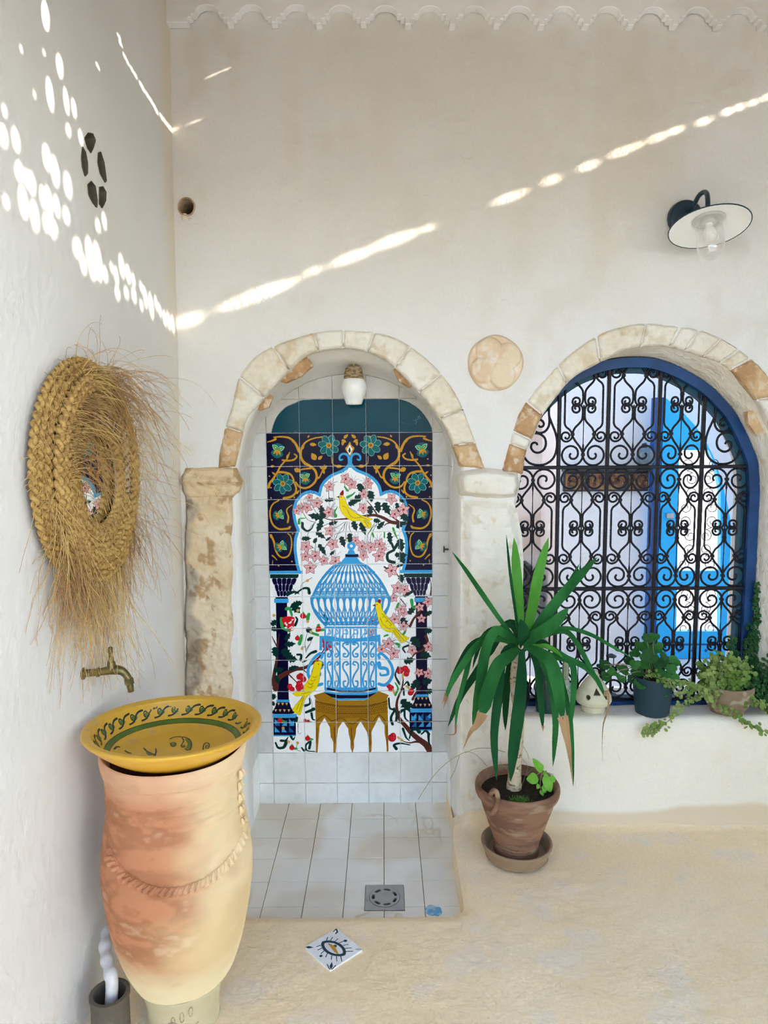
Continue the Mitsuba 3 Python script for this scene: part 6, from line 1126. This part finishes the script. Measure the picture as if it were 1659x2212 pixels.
# ---- painted basin
BC = np.array([-.571, -1.309, .862]); BN = np.array([.017, .041, 1.]); BN /= np.linalg.norm(BN); BR4 = trimesh.geometry.align_vectors([0, 0, 1], BN)[:3, :3]
bprof = smoothprof([(0, -.085), (.11, -.083), (.150, -.072), (.190, -.0455), (.222, -.018), (.2345, -.006), (.2355, .001), (.231, .004), (.222, .003), (.212, -.001), (.208, -.008), (.190, -.036), (.170, -.056), (.140, -.067), (.10, -.071), (0, -.072)], 5)
M('basin', bump(prin(lambda p, n, uv: mix(mix((.60, .345, .035), (.52, .28, .022), fbm(p.x * 12, p.y * 12, p.z * 12, 4)), (.45, .30, .10), smoothstep(.62, .75, fbm(p.x * 30, p.y * 30, p.z * 30, 3)) * .6), .32, specular=.4), lambda p, n, uv: fbm(p.x * 30, p.y * 30, p.z * 30, 3), .0012))
bk = thing('painted_basin', 'yellow glazed basin with green wave border on top of the terracotta jar', 'basin')
bmh = lathe(bprof, 128, (0, 0, 0), None, .002, 20); bmh.vertices = bmh.vertices @ BR4.T + BC; obj('bowl', bmh, 'mat_basin', bk, 40)
ins = bprof[np.argmax(bprof[:, 1]):]; zin = lambda r_: np.interp(r_, ins[::-1, 0], ins[::-1, 1])
M('green_paint', prin(lambda p, n, uv: mix((.095, .155, .018), (.05, .10, .015), fbm(p.x * 40, p.y * 40, 1., 3)), .32, specular=.4)); M('dark_paint', prin((.012, .022, .02), .35, specular=.4))
def onbowl(g, mat, name, off=.0009, step=.006, label=None, kind=None):
    ms = []
    for p in polys(g):
        v, f, _ = fill(p, step); r_ = np.linalg.norm(v, axis=1); ms.append(T(np.c_[v, zin(r_) + off] @ BR4.T + BC, f))
    return obj(name, cat_(ms), mat, bk, True, label=label, kind=kind)
pol = lambda r_, a: (r_ * math.cos(a), r_ * math.sin(a))
ann = lambda r0, r1: Point(0, 0).buffer(r1, 48).difference(Point(0, 0).buffer(r0, 48))
onbowl(ann(.166, .1775), 'mat_green_paint', 'painted_band', .0012, .008, 'green painted ring'); onbowl(unary_union([ann(.1648, .1659), ann(.1776, .1788)]), 'mat_dark_paint', 'painted_line', .0012, .006)
waves, fills = [], []
nw = 30
for k in range(nw):
    a0 = 2 * math.pi * k / nw; da = 2 * math.pi / nw
    crv = [pol(.1945 + .0085 * math.cos(math.pi * t) , a0 + da * (1.25 * t - .12 + .10 * math.sin(2 * math.pi * t))) for t in np.linspace(0, 1, 14)]; waves.append(LineString(crv).buffer(.0016))
    waves.append(LineString([pol(.1955 + .005 * math.sin(t), a0 + da * (.72 + .15 * math.cos(t))) for t in np.linspace(-1.2, 2.6, 9)]).buffer(.0011)); fills.append(Polygon([pol(.1945 + .0042 * math.sin(t), a0 + da * (.62 + .26 * math.cos(t))) for t in np.linspace(0, 2 * math.pi, 14)[:-1]]))
onbowl(unary_union(waves), 'mat_dark_paint', 'wave_border', .0012, .004, 'dark running wave border', 'stuff'); onbowl(unary_union(fills).difference(unary_union(waves)), 'mat_green_paint', 'wave_fill', .0011, .004, None, 'stuff')
bowlpt = lambda a, b: tuple((BR4.T @ (P(160 + a / 3.77, 1480 + b / 3.77, z=BC[2] - .070) - BC))[:2])
Lb = lambda pts, w: LineString(catmull([bowlpt(*q) for q in pts], 4)).buffer(w)
onbowl(unary_union([Lb([(780, 430), (820, 412), (880, 410), (930, 425), (955, 460), (950, 510), (930, 525), (905, 515)], .0018), Lb([(880, 418), (893, 445), (875, 480), (880, 500), (905, 490)], .0015), Lb([(1050, 540), (1055, 480), (1080, 458), (1100, 475), (1090, 510), (1055, 530)], .0015), Lb([(568, 515), (600, 545), (665, 575)], .0018), Lb([(665, 518), (668, 550), (655, 580)], .0018), Lb([(330, 555), (350, 532), (370, 530)], .0024), Lb([(416, 548), (440, 560), (460, 565)], .002), Lb([(785, 465), (810, 458), (830, 470), (815, 495), (795, 492), (785, 465)], .0012)]), 'mat_dark_paint', 'painted_flower', .0013, .004, 'dark brushed flower strokes')
onbowl(unary_union([Polygon([bowlpt(*q) for q in [(905, 425), (940, 440), (950, 470), (940, 515), (915, 505), (930, 470)]]).buffer(.001), Polygon([bowlpt(*q) for q in [(790, 465), (825, 462), (825, 485), (800, 492)]]), Polygon([bowlpt(*q) for q in [(1070, 480), (1090, 475), (1080, 505), (1062, 512)]]), Polygon([bowlpt(*q) for q in [(585, 545), (610, 550), (645, 575), (600, 572)]]), Polygon([bowlpt(*q) for q in [(870, 485), (905, 480), (905, 498), (885, 502)]])]), 'mat_green_paint', 'painted_leaf', .0010, .004)
# ---- brass tap
M('brass', bump(prin(lambda p, n, uv: mix((.26, .20, .065), (.12, .10, .04), smoothstep(.35, .65, fbm(p.x * 50, p.y * 50, p.z * 50, 4))), .42, metallic=.7), lambda p, n, uv: fbm(p.x * 80, p.y * 80, p.z * 80, 3), .001))
tp_ = thing('water_tap', 'old brass water tap on the left wall above the yellow basin', 'tap')
YT = -1.262; q = lambda a, b: P(a, b, y=YT)
w0 = q(180, 1455); x0 = float(XL(w0[2])) - .004
tm = catmull([[x0, YT, w0[2]], q(200, 1453), q(225, 1450), q(245, 1447), q(262, 1449), q(274, 1460), q(280, 1472)], 6)
obj('spout', tube(tm, np.interp(np.linspace(0, 1, len(tm)), [0, .3, .55, .75, 1], [.0105, .0105, .0135, .0105, .0095]), 14), 'mat_brass', tp_, 40)
obj('outlet', cat_([tube([q(278, 1466), q(280, 1477)], .0135, 6), tube([q(280, 1474), q(283, 1494)], [.0095, .0085], 16)]), 'mat_brass', tp_, 25)
obj('flange', tube([[x0, YT, w0[2]], [x0 + .007, YT, w0[2]]], .017, 20), 'mat_brass', tp_, 30)
obj('collar', tube([q(210, 1452), q(214, 1452)], .0135, 14), 'mat_brass', tp_, 30)
obj('valve', cat_([tube([q(241, 1444), q(240, 1430)], [.0135, .0115], 8), tube([q(240, 1430), q(239, 1418)], [.0085, .0065], 12), tube([q(239, 1420), q(239, 1410)], [.005, .005], 10)]), 'mat_brass', tp_, 25)
obj('handle', lathe(smoothprof([(0, -.010), (.004, -.009), (.0065, -.003), (.0055, .003), (.0065, .007), (.004, .011), (0, .0115)], 4), 18, q(238.5, 1406)), 'mat_brass', tp_, 40)
# ---- drain pipe behind the jar
M('pvc', prin(lambda p, n, uv: mix((.60, .60, .60), (.48, .48, .49), fbm(p.x * 30, p.y * 30, p.z * 30, 3)), .4)); M('rusty', bump(prin(lambda p, n, uv: mix((.12, .095, .07), (.065, .055, .045), fbm(p.x * 20, p.y * 20, p.z * 20, 4)), .6), stone_bump, .002))
YP = -1.39
qp = lambda a, b: P(a, b, x=-.79)
hs = catmull([P(250, 1992, y=-1.22), P(236, 2005, y=-1.26), P(228, 2035, y=-1.31), P(229, 2062, y=-1.345), P(236, 2095, y=-1.39), P(242, 2128, y=-1.412), [-.742, -1.418, .06]], 8); n = len(hs)
hose = thing('drain_hose', 'white corrugated drain hose behind the terracotta jar', 'hose')
obj('hose', tube(resample(hs, 120), .0165 + .0022 * np.sin(np.linspace(0, 46, 120)) * (np.linspace(0, 1, 120) < .62), 16), 'mat_pvc', hose, 50)
wp = thing('waste_pipe', 'dark upright waste pipe in the floor beside the jar stand', 'pipe')
c = qp(247, 2125); c = np.array([-.735, -1.422, 0])
obj('pipe', lathe([(.038, .0), (.049, .0), (.049, .155), (.052, .157), (.052, .166), (.047, .167), (.041, .166), (.040, .02), (0, .02)], 40, c), 'mat_rusty', wp, 30)
# ---- woven mirror on the left wall
XM = -.822; MC = np.array([XM, -1.235, 1.55])
on = lambda a, ry_, rz_, x, cz=0.: np.array([XM + x, MC[1] + ry_ * math.cos(a), MC[2] + cz + rz_ * math.sin(a)])
M('palm', bump(diff(lambda p, n, uv: mix((.47, .31, .11), (.32, .19, .065), smoothstep(.35, .65, fbm(p.x * 90, p.y * 90, p.z * 90, 3)))), lambda p, n, uv: fbm(p.x * 160, p.y * 160, p.z * 160, 2), .003)); M('palm_dark', diff((.20, .115, .045)))
scene['mat_fibre'] = {'type': 'twosided', 'bsdf': {'type': 'diffuse', 'reflectance': mikit.proc(lambda p, n, uv: mix((.60, .42, .17), (.42, .25, .11), smoothstep(.35, .65, noise(p.x * 25, p.y * 25, p.z * 9))))}}
mr = thing('woven_mirror', 'small round mirror in a shaggy woven palm-fibre frame on the left wall', 'mirror')
mm = lathe([(.155, 0), (0, 0)], 64); mm.vertices = np.c_[np.full(len(mm.vertices), XM + .030), MC[1] + mm.vertices[:, 0], MC[2] - .02 + mm.vertices[:, 1] * .92]
scene['mat_mirror'] = {'type': 'twosided', 'bsdf': {'type': 'conductor', 'material': 'Ag', 'specular_reflectance': {'type': 'rgb', 'value': [.86, .88, .88]}}}
obj('glass', mm, 'mat_mirror', mr, False, label='round mirror glass')
def braid(name, ry_, rz_, x, rad, turns, cz=0., a0=0, a1=2 * math.pi, mat='mat_palm'):
    n_ = int(70 * turns / 10) + 160
    for s_ in range(3):
        ang = np.linspace(a0, a1, n_); ph = ang * turns + s_ * 2 * math.pi / 3
        pts = [on(a, ry_ + rad * .95 * math.cos(p), rz_ + rad * .95 * math.cos(p), x + rad * .6 * math.sin(2 * p), cz) for a, p in zip(ang, ph)]
        obj(name, tube(pts, rad * .72, 6, closed=(a1 - a0) > 6.2), mat, mr, True)
braid('inner_braid', .150, .138, .050, .0105, 13, -.02); braid('inner_braid', .172, .158, .055, .0090, 17, -.02, math.pi * .55, math.pi * 1.9); braid('rim_braid', .236, .234, .062, .0105, 20); braid('outer_braid', .256, .252, .058, .0105, 20, 0, math.pi * .35, math.pi * 1.72)
braid('swag_braid', .205, .200, .056, .010, 14, -.01, math.pi * 1.15, math.pi * 1.85); braid('swag_braid', .275, .285, .05, .011, 12, -.0, math.pi * 1.2, math.pi * 1.8)
# back rows: chevron-plaited bands on the left and top, a solid woven shell there
for k, rad in enumerate((.192, .213, .274, .290, .303)):
    braid('woven_band', rad, rad * .97, .056 - .009 * k, .0092, 22 + k, 0., math.pi * .3, math.pi * 1.26, 'mat_palm')
for k, a in enumerate(np.linspace(0, 2 * math.pi, 52)[:-1]):
    j = .004 * math.sin(k * 3.1); obj('spoke', tube([on(a, .175, .162, .05 + j, -.02), on(a + .02, .205, .198, .054, -.01), on(a, .240, .238, .058 - j)], .0036, 5), 'mat_palm_dark' if k % 3 else 'mat_palm', mr, True)
# fibres
rf = np.random.default_rng(77)
def strand(p, v, L, curl, n_=11, g=1.0, floor_x=None):
    pts = [p]; v = v / np.linalg.norm(v); st = L / n_; w = rf.normal(0, 1, 3) * curl
    for k in range(n_):
        w = w * .9 + rf.normal(0, 1, 3) * curl * .45; v = v + np.array([0, 0, -.16 * g]) + w * .12; v /= np.linalg.norm(v); q_ = pts[-1] + v * st
        lim = float(XL(q_[2])) + .004
        if q_[0] < lim: q_[0] = lim + .002; v[0] = abs(v[0]) * .3
        pts.append(q_)
    return np.array(pts)
def fibres(count, gen, r0):
    ms = []
    for k in range(count):
        s_ = gen(k); ms.append(tube(catmull(s_, 2), np.linspace(r0, r0 * .55, 2 * len(s_) - 1), 3, caps=False))
    return cat_(ms)
def g_bottom(k):
    a = rf.uniform(math.pi * 1.18, math.pi * 1.84); p = on(a, rf.uniform(.235, .285), rf.uniform(.24, .29), rf.uniform(.02, .06)); return strand(p, np.array([rf.normal(.0, .18), math.cos(a) * .7 + rf.normal(0, .2), math.sin(a) - .2]), rf.uniform(.13, .36) * (1.1 if abs(math.cos(a)) < .5 else .8), .6)
def g_right(k):
    a = rf.uniform(-.9, 1.5); p = on(a, rf.uniform(.24, .29), rf.uniform(.24, .27), rf.uniform(.03, .065)); return strand(p, np.array([rf.uniform(-.1, .6), math.cos(a) * 1.2 + rf.normal(0, .25), math.sin(a) * .6 + .35 + rf.normal(0, .2)]), rf.uniform(.12, .34), .85, 14, 1.3)
def g_sweep(k):                                     # combed from the left band across the top of the glass
    a = rf.uniform(math.pi * .42, math.pi * 1.02); p = on(a, rf.uniform(.19, .29), rf.uniform(.19, .29), rf.uniform(.045, .075)); return strand(p, np.array([rf.uniform(.12, .5), 1.1 + rf.normal(0, .15), .42 + rf.normal(0, .15)]), rf.uniform(.16, .36), .35, 12, .95)
def g_left(k):
    a = rf.uniform(math.pi * .55, math.pi * 1.25); p = on(a, rf.uniform(.25, .31), rf.uniform(.25, .30), rf.uniform(.015, .05)); return strand(p, np.array([rf.uniform(-.1, .35), -.55 + rf.normal(0, .3), rf.normal(.0, .35)]), rf.uniform(.025, .06), .4, 6, .6)
def g_lowleft(k):
    a = rf.uniform(math.pi * 1.02, math.pi * 1.4); p = on(a, rf.uniform(.22, .29), rf.uniform(.22, .29), rf.uniform(.02, .07)); return strand(p, np.array([rf.uniform(-.05, .4), rf.normal(-.1, .3), -.6]), rf.uniform(.08, .24), .6)
def g_top(k):
    a = rf.uniform(math.pi * .3, math.pi * .62); p = on(a, rf.uniform(.25, .30), rf.uniform(.25, .29), rf.uniform(.02, .06)); return strand(p, np.array([rf.normal(.1, .3), .5 + rf.normal(0, .5), .8 + rf.normal(0, .3)]), rf.uniform(.06, .2), .6, 10, 1.2)
def g_stubs(k):
    a = rf.uniform(0, 2 * math.pi); rr_ = rf.choice([.15, .172, .205, .232, .258, .275]); p = on(a, rr_, rr_ * .97, rf.uniform(.05, .07)); return strand(p, np.array([rf.uniform(.0, .6), rf.normal(0, .7), rf.normal(0, .7)]), rf.uniform(.015, .05), .5, 5, .8)
obj('fringe', cat_([fibres(400, g_bottom, .0009), fibres(190, g_right, .00085), fibres(210, g_sweep, .0011), fibres(420, g_left, .0012), fibres(120, g_lowleft, .0009), fibres(60, g_top, .0008), fibres(420, g_stubs, .001)]), 'mat_fibre', mr, True, kind='stuff', label='long loose palm fibres hanging all around')
# ---- wall lamp at the upper right
M('lamp_dark', prin((.012, .035, .055), .35, specular=.4)); M('enamel', prin((.80, .80, .77), .2, specular=.4)); scene['mat_lamp_glass'] = {'type': 'thindielectric', 'int_ior': 1.5}
la = thing('wall_lamp', 'enamel wall lamp with dark gooseneck and clear glass dome on the upper right wall', 'lamp')
LC = np.array([1.2155, -.488, 2.412]); LN = np.array([.012, .285, 1.]); LN /= np.linalg.norm(LN); LR = trimesh.geometry.align_vectors([0, 0, 1], LN)[:3, :3]
lt = lambda m: T(m.vertices @ LR.T + LC, m.faces)
pc = P(1477, 473, y=YW)
obj('wall_plate', lathe(smoothprof([(0, .004), (.062, .004), (.0665, .006), (.068, .014), (.064, .026), (.050, .030), (0, .031)], 4), 56, pc, (0, -1, 0)), 'mat_lamp_dark', la, 35)
top = LC + LR @ np.array([0, 0, .072])
arm = catmull([pc + [.016, -.028, .018], P(1498, 446, y=-.345), P(1509, 424, y=-.375), P(1520, 415, y=-.405), P(1527, 419, y=-.435), P(1529, 436, y=-.465), top], 8)
obj('gooseneck', tube(arm, .0088, 14), 'mat_lamp_dark', la, 40)
outer = smoothprof([(0, .070), (.020, .070), (.034, .062), (.042, .050), (.045, .040), (.062, .030), (.10, .014), (.137, .001), (.1405, -.002)], 5)
obj('shade', lt(lathe(outer, 96)), 'mat_lamp_dark', la, 40)
inner_p = smoothprof([(.1405, -.002), (.136, -.002), (.10, .010), (.062, .025), (.056, .030), (.052, .032)], 5)
im = lathe(inner_p, 96); obj('enamel_lining', lt(im), 'mat_enamel', la, 40, label='white enamel inside of the shade')
rimm = tube([[.1405 * math.cos(a), .1405 * math.sin(a), -.002] for a in np.linspace(0, 2 * math.pi, 97)[:-1]], .0022, 8, closed=True); obj('rim', lt(rimm), 'mat_lamp_dark', la, True)
obj('socket', lt(lathe(smoothprof([(.056, .036), (.056, .024), (.050, .020), (.042, .028), (.028, .030), (.024, .012), (.0, .010)], 4), 48)), M('socket', prin((.52, .51, .47), .35)), la, 40)
gp = smoothprof([(.048, .026), (.049, .0), (.049, -.072), (.047, -.090), (.039, -.112), (.024, -.126), (0, -.131)], 6); gi = gp.copy(); gi[:, 0] = np.maximum(gi[:, 0] - .0022, 0); gi[-8:, 1] += np.linspace(0, .0022, 8); gp = np.vstack([gi[::-1], gp])
obj('glass_dome', lt(lathe(gp, 64)), 'mat_lamp_glass', la, True, label='clear glass dome')
obj('bulb', lt(lathe(smoothprof([(.012, .012), (.013, .0), (.020, -.018), (.0235, -.034), (.019, -.050), (.008, -.058), (0, -.059)], 5), 36)), M('bulb', prin((.80, .79, .75), .12, specular=.5)), la, True, label='frosted bulb')
